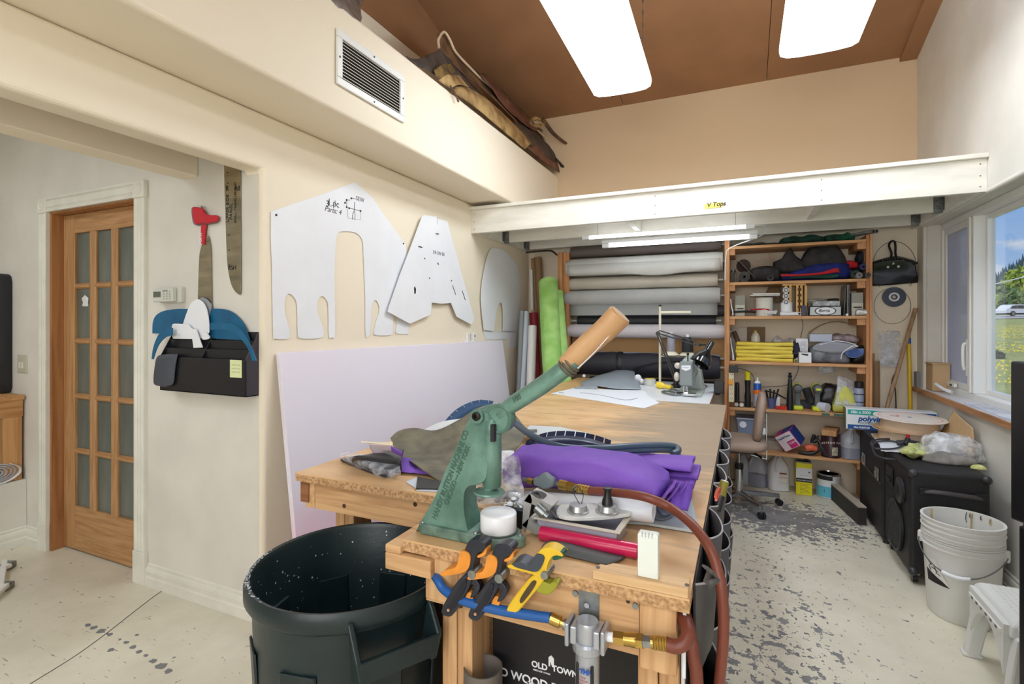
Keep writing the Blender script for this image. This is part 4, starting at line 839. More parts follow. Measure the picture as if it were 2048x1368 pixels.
def roll_y(name,px,py,r,Y0,Y1,zb,m,lab,cat='roll',core=None,seg=20):
 c=P(px,py,Y=Y0);z_=zb+r;R_=thing(name,lab,cat,(c.x,(Y0+Y1)/2,zb))
 build(G().pipe((c.x,Y0,z_),(c.x,Y1,z_),r,r*.25 if not core else core,seg),'roll',m,R_,smooth=True)
 g=G();pts=[]
 for k in range(60):
  t=k/59;a=t*6.28*3.2;q=r*(.3+.65*t);pts.append((c.x+q*math.cos(a),Y0-.001,z_+q*math.sin(a)))
 g.tube(pts,r*.045,4);build(g,'spiral_edge',MG if m is not MG else DG,R_)
 return R_
# --- above the top shelf
heap('folded_cloth',1462,484,1560,492,TOPZ,mat('cloth_olive',(70,66,50),.85,c2=(44,42,34),vs=20),'olive brown folded cloth on the very top shelf, left end','cloth',seed=2,top=[.6,.8,1,.9,.8],d=.3)
heap('folded_cloth',1562,468,1650,486,TOPZ,DGN,'dark green folded cloth on the very top shelf','cloth',seed=3,top=[.7,1,.9,1,.8],d=.3)
heap('folded_cloth',1653,462,1712,480,TOPZ,mat('cloth_emerald',(14,96,66),.8,c2=(6,44,34),vs=14),'emerald crumpled cloth on the very top shelf, right end','cloth',seed=4,top=[.8,.9,.8,1,.6],d=.3)
for k,px in enumerate((1747,1754)):
 a=P(px,462.5,Y=YS-.05);build(G().pipe(a,(a.x-.34,YB-.05,2.03+.0),.013,.010,14),'metal_tube',STEEL,label=['left','right'][k]+' one of two steel tubes poking out of the top shelf',cat='tube',smooth=True)
# --- second shelf: fabrics
for k,px in enumerate((1462,1469)):
 x=P(px,540,Y=YS+.04).x
 sheet('folded_felt',[[(x,YS+.04,SH2+.004),(x,YS+.2,SH2+.004)],[(x-.006,YS+.04,SH2+.07),(x-.006,YS+.2,SH2+.07)],[(x+.004,YS+.04,SH2+.105),(x+.004,YS+.2,SH2+.105)],[(x+.014,YS+.04,SH2+.07),(x+.012,YS+.2,SH2+.07)],[(x+.012,YS+.04,SH2+.004),(x+.012,YS+.2,SH2+.004)]],MG,['leftmost','second'][k]+' folded grey felt piece standing on the fabric shelf','cloth',th=.004)
roll_y('felt_roll',1489,547,.042,YS+.02,YS+.3,SH2,MG,'grey felt roll with loose end at left of the fabric shelf')
sheet('felt_flap',[[P(1472,524,Y=YS+.02),P(1480,524,Y=YS+.02),P(1485,530,Y=YS+.02),P(1500,545,Y=YS+.015),P(1510,556,Y=YS+.01)],[P(1474,523,Y=YS+.2),P(1482,523,Y=YS+.2),P(1490,528,Y=YS+.2),P(1502,542,Y=YS+.2),P(1512,553,Y=YS+.2)]],MG,'grey felt flap draped over the felt roll','cloth')
build(G().cyl(P(1487,532,Y=YS+.16),P(1487,532,Y=YS+.15),.055,seg=24),'brown_disc',BRN,label='dark brown disc behind the grey felt roll',cat='disc')
g=G()
for dy,dz in((0,0),(.0,0)):
 g.patch([[P(x,y,Y=Yy)for x,y in[(1507,518),(1506,521),(1512,523),(1525,522),(1535,514),(1538,508),(1543,509),(1536,519),(1540,520),(1547,517),(1549,521),(1540,527),(1520,530),(1508,529),(1506,526),(1511,524)]]for Yy in(YS+.05,YS+.18)],4)
build(g,'folded_leather',PEA,label='peach leather piece folded in waves on the fabric shelf',cat='leather',smooth=True,solid=.004,ang=180)
heap('dark_cloth',1502,531,1560,545,SH2+.002,DG,'flat dark cloth under the peach leather','cloth',Y=YS+.05,seed=5,top=[.9,1,1,.9],nz=.006)
roll_y('cloth_roll',1541,550,.027,YS+.015,YS+.06-.012,SH2,DG,'small dark cloth roll end below the peach leather')
heap('grey_cloth',1548,497,1612,545,SH2+.07,DG,'stiff charcoal cloth piece standing up mid fabric shelf','cloth',Y=YS+.09,seed=6,top=[.55,.62,1.05,.6,.45],nz=.012,d=.1)
heap('blue_cloth',1562,521,1700,560,SH2,NB,'royal blue folded cloth stack mid fabric shelf','cloth',Y=YS+.055,d=.25,seed=7,top=[.35,.6,.9,1,.9],nz=.006)
sheet('red_cloth',[[P(x,y,Y=YS+.03)for x,y in r_]for r_ in[[(1562,549),(1600,548),(1640,545),(1672,536),(1678,541)],[(1562,553),(1600,552),(1645,549),(1672,545),(1678,546)]]]+[],RD,'bright red cloth edge folded across the blue cloth','cloth',th=.012)
sheet('green_cloth',[[P(x,y,Y=YS+.02)for x,y in r_]for r_ in[[(1580,553),(1620,551),(1660,549),(1678,548)],[(1580,557),(1620,556),(1660,557),(1678,553)]]],DGN,'dark green cloth edge under the red one','cloth',th=.012)
heap('charcoal_cloth',1606,489,1692,540,SH2+.09,DG,'big rumpled charcoal cloth heaped on the blue cloth','cloth',Y=YS+.06,d=.22,seed=8,top=[.5,.95,1,1.05,.95,.55],nz=.022)
heap('red_cloth',1684,520,1716,540,SH2+.085,RD,'crumpled red cloth beside the charcoal heap','cloth',Y=YS+.1,d=.12,seed=9,top=[.4,.9,1,.8],nz=.008)
roll_y('cloth_roll',1727,529,.026,YS+.03,YS+.3,SH2+.062,NB,'royal blue cloth roll lying on top at the right end')
roll_y('cloth_roll',1711,543,.033,YS+.02,YS+.3,SH2,DGN,'dark green cloth roll at right of the fabric shelf')
roll_y('paper_tube_roll',1719,549,.021,YS-.03,YS+.019,SH2,mat('roll_rimgrey',(150,150,154),.5),'small grey rimmed tube end beside the green roll')
roll_y('cloth_roll',1736,545,.019,YS-.05,YS-.005,SH2,BLK,'small black roll end sticking past the right post')
heap('dark_cloth',1716,500,1736,522,SH2+.12,mat('cloth_navydark',(24,28,44),.8),'dark navy cloth wad high at the right end','cloth',Y=YS+.1,d=.15,seed=10,nz=.01)
# --- third shelf
def case(name,box,m,lab,cat,bevel=.003,parent=None,rz=0):return build(G().box(*box),name,m,parent,label=lab,cat=cat,bevel=bevel)
PB=mat('power_box_beige',(196,194,180),.4)
def psu(px0,py0,px1,py1,lab):
 a,b=qbox(px0,py0,px1,py1,YS+.06,.2,SH3);R_=thing('power_supply_box',lab,'box',((a[0]+b[0])/2,(a[1]+b[1])/2,SH3))
 build(G().box(a,b),'body',PB,R_,bevel=.004);h=b[2]-a[2]
 build(G().box((a[0]+.003,a[1]-.003,a[2]+h*.55),(b[0]-.003,a[1],b[2]-.004)),'upper_panel',mat('panel_grey',(150,150,142),.5),R_)
 build(G().box((a[0]+.012,a[1]-.003,a[2]+h*.34),(b[0]-.01,a[1],a[2]+h*.39)),'slot',INK,R_)
psu(1470,591,1490,626,'small beige metal box with slot, left of the spool');psu(1703,585,1727,629,'taller beige metal box with slot at the shelf right end')
def disc_roll(name,px0,px1,py0,zb,Y,m,lab,cat,hub=.2):
 x0,x1=P(px0,600,Y=Y).x,P(px1,600,Y=Y).x;r=(x1-x0)/2;h=P((px0+px1)/2,py0,Y=Y).z-zb
 return build(G().lathe([(r*hub,0),(r,0),(r,h),(r*hub,h),(r*hub,0)],((x0+x1)/2,Y+r,zb),cap=False,seg=28),name,m,label=lab,cat=cat,smooth=True)
WC=mat('wound_cord',(226,224,216),.6,bump=.5,bs=1,stretch=(1,1,260))
wc=disc_roll('cord_spool',1512,1547,595,SH3,YS+.04,WC,'thick white spool of cord on the third shelf','spool')
zt3=P(1530,593,Y=YS+.1).z
mg=thing('magazines','two white magazines lying on the cord spool','magazine',(P(1530,600,Y=YS+.1).x,YS+.1,zt3-.005))
for k,c in enumerate(((206,204,198),(228,228,230))):
 xa_,xb_=P(1500+k*5,590,Y=YS+.02).x,P(1560,590,Y=YS+.02).x
 build(G().box((xa_,YS+.015,zt3+.001+k*.011),(xb_,YS+.24,zt3+.011+k*.011)),'magazine',mat('magazine%d'%k,c,.4),mg,bevel=.003)
sheet('brown_paper_bag',[[P(1536,575,Y=YB-.09),P(1560,573,Y=YB-.09)],[P(1530,590,Y=YB-.12),P(1562,590,Y=YB-.12)],[P(1520,604,Y=YB-.13),P(1562,606,Y=YB-.12)]],mat('kraft',(146,122,92),.8),'brown paper bag behind the magazines','bag',nz=.006)
OAK3=wood('rack_beech',(222,180,112),(186,138,72),2,9)
TR=thing('thread_rack','pale wooden rack with round holes and white spools','rack',(P(1590,600,Y=YS+.05).x,YS+.09,SH3))
for px in(1569,1578,1592,1600,1609):
 x=P(px,600,Y=YS+.05).x;build(G().box((x,YS+.05,SH3),(x+.018,YS+.16,P(px,571,Y=YS+.05).z)),'upright',OAK3,TR,bevel=.001)
x0,x1=P(1565,600,Y=YS+.05).x,P(1612,600,Y=YS+.05).x;zz=P(1588,571,Y=YS+.05).z;build(G().box((x0,YS+.05,zz),(x1,YS+.16,zz+.016)),'top_board',OAK3,TR)
g=G()
for k in range(4):g.cyl(P(1599,579+k*11.5,Y=YS+.0495),P(1599,579+k*11.5,Y=YS+.0485),.014,seg=14)
build(g,'round_holes',mat('hole_brown',(96,66,36),.9),TR)
for k in range(3):
 c=P(1572,580+k*12,Y=YS+.03);s_=build(G().cyl(c,c+Vector((0,.07,0)),.022,seg=20),'thread_spool',WHT,TR,smooth=True)
 build(G().lathe([(.006,0),(.012,.002),(.018,0)],c,(0,-1,0),16,cap=False),'hub',mat('hub',(150,152,156),.3,metal=.6),s_)
disc_roll('tape_roll',1562,1586,605,SH3+.032,YS+.03,WHT,'white tape roll sitting on the white handle tool','tape',.5)
HT=thing('power_tool','white handled hair dryer shaped tool with looped strap','tool',(P(1580,625,Y=YS+.03).x,YS+.05,SH3))
a,b=P(1560,620,Y=YS+.05),P(1596,620,Y=YS+.05);build(G().lathe([(.014,0),(.017,.02),(.015,(b-a).length)],(a.x,YS+.05,SH3+.0165),(1,0,0),16),'body',WHT,HT,smooth=True)
build(G().tube([(b.x,YS+.05,SH3+.028),(b.x+.03,YS+.04,SH3+.024),(b.x+.034,YS+.04,SH3+.010),(b.x,YS+.05,SH3+.006)],.003,6,smooth=5),'strap',WHT,HT,smooth=True)
random.seed(4);pts=[Vector((P(1542+12*math.sin(k*1.9),600,Y=YS+.03).x,YS+.03+.02*math.cos(k*2.3),SH3+.008+.034*abs(math.sin(k*1.3))))for k in range(16)]
build(G().tube(pts,.0032,6,smooth=5),'coiled_cord',WHT,label='tangled coil of thin white cord on the third shelf',cat='cord',smooth=True)
x0=P(1494,622,Y=YS+.02);TG=thing('pliers','black and red handled tool lying at left of third shelf','tool',(x0.x,YS+.03,SH3))
build(G().tube([P(1462,624,Y=YS+.03),P(1490,623,Y=YS+.03),P(1512,624,Y=YS+.03)],.009,8,smooth=3),'handle',BLK,TG,smooth=True)
build(G().tube([P(1500,620,Y=YS+.045),P(1530,618,Y=YS+.045),P(1541,622,Y=YS+.045)],.006,8,smooth=3),'handle',RD,TG,smooth=True)
build(G().tube([(SL+.045,YS+.03,SH3+.14),(SL+.05,YS+.02,SH3+.09),(SL+.06,YS+.02,SH3+.04),(SL+.062,YS+.03,SH3+.006)],.005,6,smooth=4),'wire_loop',WHT,label='white wire loop hanging inside the left post, third shelf',cat='wire',smooth=True)
# oval label box, plastic case and the tool on it
a,b=qbox(1620,612,1682,628,YS+.03,.22,SH3)
OB=thing('oval_label_box','silver grey box with black oval label on third shelf','box',((a[0]+b[0])/2,a[1]+.1,SH3))
bb=build(G().box(a,b),'box',mat('box_silver',(196,200,206),.3),OB,bevel=.002);w=b[0]-a[0];h=b[2]-a[2]
build(G().box((a[0],a[1]-.002,b[2]-.007),(b[0],a[1],b[2])).box((a[0],a[1]-.002,a[2]),(b[0],a[1],a[2]+.006)),'dark_edge',INK,OB)
cx_=a[0]+w*.5;build(G().lathe([(.001,.0025),(h*.46,.0025),(h*.46,0)],(cx_,a[1],a[2]+h*.5),(0,-1,0),28,sx=1.0,sy=1).rings([[Vector((cx_+h*.95*math.cos(t/12*math.pi),a[1]-e,a[2]+h*.5+h*.45*math.sin(t/12*math.pi)))for t in range(24)]for e in(.0005,.003)]),'oval_label',mat('label_dark',(40,42,48),.4),OB)
build(G().rings([[Vector((cx_+h*.85*math.cos(t/12*math.pi),a[1]-e,a[2]+h*.5+h*.37*math.sin(t/12*math.pi)))for t in range(24)]for e in(.003,.0036)]),'label_face',WHT,OB)
text('Berna','lettering',INK,OB,(cx_-h*.62,a[1]-.004,a[2]+h*.38),(1,0,.03),z,h*.42,ext=.0002,bold=.0006,sh=.3)
zc2=b[2]+.001;a2=P(1626,605,Y=YS+.04).x;b2=P(1680,605,Y=YS+.04).x
build(G().box((a2,YS+.04,zc2),(b2,YS+.2,zc2+.036)),'plastic_case',clear('case_clear',(206,212,220),.8,.2),label='cloudy plastic case stacked on the oval label box',cat='case',bevel=.004)
PT=thing('hand_tool','silver and black hand tool lying on the plastic case','tool',((a2+b2)/2,YS+.08,zc2+.037))
build(G().tube([(a2-.03,YS+.06,zc2+.047),(a2+.04,YS+.06,zc2+.048),(a2+.1,YS+.07,zc2+.047)],lambda t:.005+.005*math.sin(t*3.1),8,smooth=4),'blade',CHROME,PT,smooth=True)
build(G().tube([(a2+.1,YS+.07,zc2+.047),(a2+.15,YS+.08,zc2+.05),(b2,YS+.08,zc2+.047)],.009,8,smooth=4),'handle',BLK,PT,smooth=True)
cardb=mat('cardboard_grey',(128,110,92),.8)
build(G().obox((a2-.035,YS+.12,SH3+.053),(.003,.2,.1),ry=.12),'card_divider',cardb,label='thin brown card standing left of the oval label box',cat='card')
for k,(px,tl,c)in enumerate(((1690,.06,(96,90,84)),(1696,.0,(202,206,212)),(1699,-.02,(70,72,78)))):
 p=P(px,600,Y=YS+.05);hh=P(px,567,Y=YS+.05).z-SH3-.012
 build(G().obox((p.x,YS+.15,SH3+hh/2+.002),(.004,.2,hh),ry=tl),'standing_folder',mat('folder%d'%k,c,.4),label=['dark card folder leaning left','shiny silver folder upright','dark grey folder upright at right'][k]+' between the boxes',cat='folder')
heap('silver_packet',1712,617,1738,630,SH3,mat('foil',(190,190,188),.3,metal=.5,bump=.5),'small silver packet at the right end of third shelf','packet',Y=YS+.02,d=.06,nz=.004)
build(G().cyl((P(1694,627,Y=YS+.03).x,YS+.02,SH3+.008),(P(1694,627,Y=YS+.03).x,YS+.09,SH3+.008),.008,seg=12),'white_capsule',WHT,label='tiny white cylinder in front of the folders',cat='cylinder',smooth=True)
case('ink_box',qbox(1603,611,1613,626,YS+.03,.05,SH3),mat('navy_box',(38,44,84),.4),'tiny navy box right of the thread rack','box')
# --- fourth shelf
YL=mat('yellow_cloth',(236,214,96),.85,c2=(224,196,66),vs=6,bump=.2,bs=120)
Yst=thing('yellow_towel_stack','neat stack of folded bright yellow cloths on fourth shelf','towels',(P(1530,700,Y=YS+.04).x,YS+.14,SH4))
x0,x1=P(1472,700,Y=YS+.03).x,P(1586,700,Y=YS+.03).x;hs=P(1530,685,Y=YS+.03).z-SH4;n=5
for k in range(n):
 za_,zb_=SH4+hs*k/n+.0005,SH4+hs*(k+1)/n-.0008;o=.004*math.sin(k*2.1);ring=[]
 if k==n-1:za_-=.0
 build(G().rings([[Vector((xx+o,YS+.03+u+.004*math.sin(xx*9+k),v+.0025*math.sin(xx*17+k*2)))for u,v in((.008,za_),(0,(za_+zb_)/2),(.008,zb_),(.21,zb_),(.22,(za_+zb_)/2),(.21,za_))]for xx in[x0+(x1-x0)*i/14 for i in range(15)]]),'folded_cloth',YL,Yst,smooth=True,bevel=.003)
CN=thing('thread_cone','white plastic squeeze bottle behind the yellow towels','bottle',(P(1511,680,Y=YS+.27).x,YS+.28,SH4))
bx_,bz_=P(1511,690,Y=YS+.28),P(1511,662,Y=YS+.28).z;build(G().lathe([(.036,0),(.038,.02),(.036,bz_-SH4-.05),(.022,bz_-SH4-.018),(.014,bz_-SH4-.012)],(bx_.x,YS+.28,SH4)),'body',mat('bottle_cream',(232,230,220),.4),CN,smooth=True)
build(G().cyl((bx_.x,YS+.28,bz_-.012),(bx_.x,YS+.28,bz_+.004),.011,seg=14),'cap',YL,CN,smooth=True)
case('abrasive_sheet',((P(1495,670,Y=YS+.34).x,YS+.34,SH4),(P(1530,670,Y=YS+.34).x,YS+.346,P(1510,654,Y=YS+.34).z)),mat('abrasive_brown',(138,112,84),.9),'brown abrasive board standing behind the white bottle','board',.004)
a=P(1468,664,Y=YS+.22);b=P(1482,682,Y=YS+.16);build(G().cyl((a.x,a.y,a.z),(b.x,b.y,SH4+.09),.019,seg=16),'brown_tube',mat('tube_brown',(88,62,50),.5),label='short brown tube leaning at left of the yellow towels',cat='tube',smooth=True)
case('white_board',((SL+.05,YS+.33,SH4),(P(1494,660,Y=YS+.33).x,YS+.335,P(1475,656,Y=YS+.33).z)),mat('panel_offwhite',(206,196,184),.6),'off white board leaning on the wall behind brown tube','board',.001)
build(G().tube([(SL+.045,YS+.03,SH4+.19),(SL+.05,YS+.02,SH4+.13),(SL+.062,YS+.02,SH4+.06),(SL+.065,YS+.03,SH4+.01)],lambda t:.003+.006*t*t,6,smooth=4),'white_rod',WHT,label='thin white rod leaning on the left post, fourth shelf',cat='rod',smooth=True)
heap('clear_bag',1540,672,1592,690,SH4+.085,clear('poly_bag',(214,214,220),.7),'clear crumpled plastic bag behind the yellow towels','bag',Y=YS+.25,d=.08,seed=12,nz=.014,top=[.4,1,.7,.8,.9])
heap('dark_bundle',1586,682,1600,700,SH4+.03,mat('navy_dark',(40,40,66),.7),'dark navy bundle right behind the yellow towels','bundle',Y=YS+.1,d=.1,seed=13,nz=.006)
a,b=qbox(1592,677,1616,716,YS+.12,.1,SH4+.02);WBX=thing('receipt_box','white open carton with paper slips on fourth shelf','box',((a[0]+b[0])/2,a[1],SH4))
build(G().box((a[0],a[1],SH4),b),'carton',WHT,WBX,bevel=.003)
sheet('paper_slip',[[P(1600,684,Y=YS+.115),P(1610,683,Y=YS+.115)],[P(1601,696,Y=YS+.10),P(1612,696,Y=YS+.10)],[P(1603,703,Y=YS+.06),P(1614,703,Y=YS+.06)]],mat('paper_printed',(200,202,216),.7,c2=(236,236,240),vs=60),None,None,parent=WBX,th=.0006)
case('white_card_box',((P(1598,710,Y=YS+.02).x,YS+.02,SH4),(P(1623,710,Y=YS+.02).x,YS+.1,P(1610,705,Y=YS+.02).z)),WHT,'little white box at the front edge of fourth shelf','box')
roll_y('tape_roll',1592,715,.014,YS+.015,YS+.05,SH4,mat('tape_lime',(214,216,120),.5),'tiny lime yellow tape roll beside the towels','tape',core=.007)
build(G().tube([P(1582,707,Y=YS+.04),P(1596,707,Y=YS+.03),P(1616,710,Y=YS+.015)],.006,8,smooth=3),'black_clip',BLK,label='black clip lying over the little white box',cat='clip',smooth=True)
gp=mat('grey_poly',(126,130,140),.3,c2=(86,90,102),vs=16,bump=.6,bs=30)
heap('poly_packet',1622,688,1700,718,SH4,gp,'wide grey plastic packet, middle of fourth shelf','packet',Y=YS+.05,d=.2,seed=14,nz=.01,top=[.8,.95,1.1,1,.8],flat=True)
sheet('grey_film_edge',[[P(x,y,Y=YS+.03)for x,y in((1626,693),(1640,686),(1665,683),(1700,688),(1716,692))],[P(x,y,Y=YS+.035)for x,y in((1626,700),(1645,704),(1665,706),(1690,704),(1712,695))]],mat('film_grey',(150,154,164),.3),'folded grey film with pale edge on the packet','film',nz=.004)
build(G().tube([P(1682,718,Y=YS+.02),P(1684,708,Y=YS+.015),P(1692,700,Y=YS+.01),P(1706,692,Y=YS+.012),P(1716,693,Y=YS+.02),P(1700,686,Y=YS+.02),P(1670,682,Y=YS+.03),P(1640,690,Y=YS+.03)],.0032,6,smooth=5),'white_piping',WHT,label='white piping cord curling over the grey packets',cat='cord',smooth=True)
case('white_folded_sheet',((P(1619,675,Y=YS+.16).x,YS+.16,P(1640,684,Y=YS+.16).z),(P(1665,675,Y=YS+.16).x,YS+.3,P(1640,668,Y=YS+.16).z)),mat('sheet_bluewhite',(210,218,236),.6),'bluish white folded sheet stacked behind the grey packet','sheet',.008)
heap('parts_bag',1664,668,1718,684,P(1690,686,Y=YS+.14).z,clear('poly_bag2',(176,160,168),.85),'clear bag with mauve items on the packet stack','bag',Y=YS+.14,d=.12,seed=15,nz=.012)
sheet('blue_vinyl',[[P(1689,703,Y=YS+.03),P(1705,698,Y=YS+.05),P(1728,697,Y=YS+.05)],[P(1694,711,Y=YS+.02),P(1708,709,Y=YS+.08),P(1727,705,Y=YS+.03)],[P(1702,715,Y=YS+.02),P(1712,715,Y=YS+.02),P(1724,710,Y=YS+.02)]],mat('vinyl_blue',(92,116,170),.4),'curved blue grey vinyl offcut at right of fourth shelf','vinyl')
heap('black_bundle',1706,688,1737,722,SH4,BLK,'black plastic bundle in the right corner of fourth shelf','bundle',Y=YS+.07,d=.2,seed=16,nz=.008,top=[.3,.5,.9,1])
sheet('wood_hoop_sheet',[[P(1617,664,Y=YB-.03),P(1640,650,Y=YB-.02),P(1670,642,Y=YB-.02),P(1700,646,Y=YB-.02)],[P(1618,668,Y=YB-.03),P(1641,652,Y=YB-.02),P(1670,644,Y=YB-.02),P(1700,648,Y=YB-.02)]],mat('hoop_tan',(180,150,112),.7),'thin bent tan strip arching on the wall above fourth shelf','strip')
# --- fifth shelf
PS=thing('power_strip','cream power strip screwed upright on the shelf left post','power strip',(SL+.04,YS-.02,SH5))
a,b=P(1457.5,803,Y=YS-.012),P(1468,745,Y=YS-.012)
build(G().box((a.x,YS-.035,a.z),(b.x,YS-.001,b.z)),'housing',mat('strip_cream',(226,220,184),.5),PS,bevel=.003)
g=G()
for k in range(6):
 zc_=b.z-.02-k*.038
 for dx,dz in((-.008,.006),(.008,.006),(0,-.006)):g.box(((a.x+b.x)/2+dx-.002,YS-.0362,zc_+dz-.003),((a.x+b.x)/2+dx+.002,YS-.035,zc_+dz+.003))
build(g,'sockets',INK,PS)
build(G().box((a.x-.002,YS-.055,P(1460,768,Y=YS).z),(b.x-.008,YS-.035,P(1460,758,Y=YS).z)),'switch',mat('switch_orange',(244,160,40),.4),PS,bevel=.003)
build(G().tube([(a.x,YS-.03,b.z-.1),(a.x-.01,YS-.02,b.z-.2),(a.x-.006,YS-.015,b.z-.35),(a.x-.02,YS-.02,b.z-.5)],.004,6,smooth=4),'orange_cord',mat('cord_orange',(176,92,52),.5),PS,smooth=True)
a,b=qbox(1458,731,1476,745,YS-.055,.045);AD=thing('power_adapter','square black power adapter plugged in above the power strip','adapter',((a[0]+b[0])/2,a[1]+.02,a[2]))
build(G().box(a,b),'body',BLK,AD,bevel=.003)
build(G().tube([(b[0],YS-.03,(a[2]+b[2])/2),(b[0]+.03,YS-.02,(a[2]+b[2])/2),P(1500,745,Y=YS+.05),P(1508,757,Y=YS+.08),P(1508,765,Y=YS+.09)],.0025,6,smooth=5),'cord',INK,AD,smooth=True)
def bottle(px0,px1,pyt,zb,Y,segs,lab,name='bottle',cat='bottle'):
 """segs: list of (part, material, [(radius fraction, height fraction)...])"""
 x0,x1=P(px0,780,Y=Y).x,P(px1,780,Y=Y).x;r=(x1-x0)/2;h=P((px0+px1)/2,pyt,Y=Y).z-zb
 c=Vector(((x0+x1)/2,Y+r,zb));R_=thing(name,lab,cat,c)
 for part,m,pr in segs:build(G().lathe([(a*r,b*h)for a,b in pr],c,seg=20),part,m,R_,smooth=True)
 return R_
bottle(1470,1479,765,SH5,YS+.05,[('body',BLK,[(1,0),(1,.85),(.8,1)])],'plain black cylinder next to the power strip','black_canister','canister')
bottle(1489,1502,742,SH5,YS+.04,[('body',mat('glue_black',(30,32,34),.3),[(1,0),(1,.3),(.8,.45),(.95,.74)]),('cap',mat('cap_yellow',(226,214,30),.4),[(.85,.745),(.85,.9),(.95,.93),(.9,.97),(.5,1)])],'black glue bottle with bright yellow cap')
bottle(1507,1523,756,SH5,YS+.03,[('can',mat('can_bluewhite',(30,84,170),.3),[(1,0),(1,.78),(.9,.82)]),('label',mat('label_silver',(170,176,196),.3),[(1.01,.04),(1.01,.6)]),('orange_band',mat('band_orange',(238,120,40),.4),[(1.02,.46),(1.02,.6)]),('dome',WHT,[(.9,.82),(.6,.88),(.25,.9),(.2,1)])],'blue and silver spray can with white nozzle','spray_can','spray can')
for k,px in enumerate((1473,1483)):
 a=P(px,803,Y=YS-.0+.015);build(G().cyl((a.x,YS+.015,SH5+.021),(a.x,YS+.05,SH5+.021),.016,seg=14),'socket_bit',CHROME,label=['left','right'][k]+' one of two chrome sockets at the shelf front',cat='socket',smooth=True)
bottle(1573,1588,746,SH5,YS+.02,[('body',BLK,[(1,0),(1,.12),(.92,.3),(.65,.65),(.55,.82),(.4,.86)]),('nozzle',BLK,[(.35,.86),(.6,.89),(.6,.92),(.35,.93),(.42,1)])],'tall black tapering oil bottle in the middle of fifth shelf')
a=P(1535,812,Y=YS+.05);b=P(1553,812,Y=YS+.05);r=(b.x-a.x)/2;TB=thing('plastic_tub','small blue tinted plastic tub holding dark tools','tub',((a.x+b.x)/2,YS+.05+r,SH5))
build(G().lathe([(.001,0),(r*.85,0),(r,P(1544,797,Y=YS+.05).z-SH5),(r*.93,P(1544,797,Y=YS+.05).z-SH5),(r*.8,.004),(.001,.004)],((a.x+b.x)/2,YS+.05+r,SH5),cap=False),'tub',mat('tub_blue',(96,102,150),.3,alpha=.8),TB,smooth=True)
for k in range(4):build(G().tube([((a.x+b.x)/2-.02+.012*k,YS+.1,SH5+.02),((a.x+b.x)/2-.04+.03*k,YS+.1+.01*k,SH5+.14+.01*(k%2))],.007,8),'tool_handle',BLK,TB,smooth=True)
build(G().tube([P(1530,782,Y=YS+.05),P(1550,786,Y=YS+.03),P(1572,798,Y=YS+.02)],.006,6,smooth=3),'black_lance',BLK,label='thin black rod leaning between tub and oil bottle',cat='rod',smooth=True)
case('white_carton',((P(1549,800,Y=YS+.12).x,YS+.12,SH5),(P(1560,800,Y=YS+.12).x,YS+.2,P(1555,794,Y=YS+.12).z)),WHT,'small white carton behind the blue tub','box')
RDP=mat('plastic_red',(206,52,36),.4);g=G()
for k in range(3):g.lathe([(.012,0),(.018,.004),(.018,.02),(.010,.026)],(P(1556+k*8,812,Y=YS+.03).x,YS+.05,SH5),seg=12)
build(g,'red_clamp',RDP,label='low red plastic clamp beside the black oil bottle',cat='clamp',smooth=True)
DY=mat('drill_lime',(206,220,56),.4);DGY=mat('drill_grey',(92,96,100),.5)
def drill(px,lab,Y,s=1,zb=None):
 c=P(px,800,Y=Y);zt=P(px,770,Y=Y).z;h=zt-SH5;R_=thing('cordless_drill',lab,'drill',(c.x,Y+.1,SH5));q=lambda u,v,w:Vector((c.x+u,Y+v,SH5+w*h))
 build(G().box(q(-.036,.02,0)[:],q(.036,.13,.17)[:]),'battery',DY,R_,bevel=.012)
 build(G().rings([[q(-.02*k,.05,zz),q(.02*k,.05,zz),q(.022*k,.09,zz),q(-.022*k,.09,zz)]for zz,k in((.16,1.2),(.3,.85),(.55,.85),(.7,1.1))]),'grip',DGY,R_,smooth=True,bevel=.004)
 build(G().lathe([(.012,0),(.028,.01),(.032,.03),(.034,.06),(.034,.15),(.026,.17)],q(0,0,.83),(0,1,0),20),'motor_housing',DGY,R_,smooth=True)
 build(G().lathe([(.035,0),(.0355,.02),(.035,.05)],q(-.001,.09,.84),(0,1,0),20),'lime_shell',DY,R_,smooth=True)
 build(G().box(q(-.016,-.003,.79)[:],q(.016,.004,.87)[:]),'front_badge',DY if s else DGY,R_,bevel=.002)
drill(1597,'left cordless drill, grey with lime green battery',YS+.04,0);drill(1637,'right cordless drill, grey with lime green battery and badge',YS+.03,1)
build(G().tube([P(1612,776,Y=YS+.14),P(1617,790,Y=YS+.13),P(1622,805,Y=YS+.13)],lambda t:.03,12,smooth=3),'black_tool',DG,label='dark tool body standing between the two drills',cat='tool',smooth=True)
case('dark_blue_case',((P(1592,812,Y=YS+.17).x,YS+.19,SH5),(P(1632,812,Y=YS+.17).x,YS+.3,P(1610,803,Y=YS+.19).z)),mat('navy_case',(34,40,70),.4),'low navy case behind the drills','case')
a,b=P(1641,800,Y=YS+.03),P(1658,811,Y=YS+.0);build(G().lathe([(.030,0),(.034,.01),(.036,.07),(.032,.07),(.028,.008),(.001,.008)],(a.x-.004,YS+.09,SH5+.038),(.75,-.65,-.08),22,cap=False).lathe([(.001,.066),(.035,.066),(.035,.07),(.001,.072)],(a.x-.004,YS+.09,SH5+.038),(.75,-.65,-.08),22),'white_cup',mat('cup_white',(206,210,226),.4),label='white cup lying on its side right of the drills',cat='cup',smooth=True)
heap('black_bag',1636,768,1680,812,SH5,mat('bag_black',(42,36,40),.35,bump=.8,bs=30),'crumpled black plastic bag behind the white cup','bag',Y=YS+.15,d=.16,seed=17,nz=.018,top=[.6,.9,1.0,.95,.9])
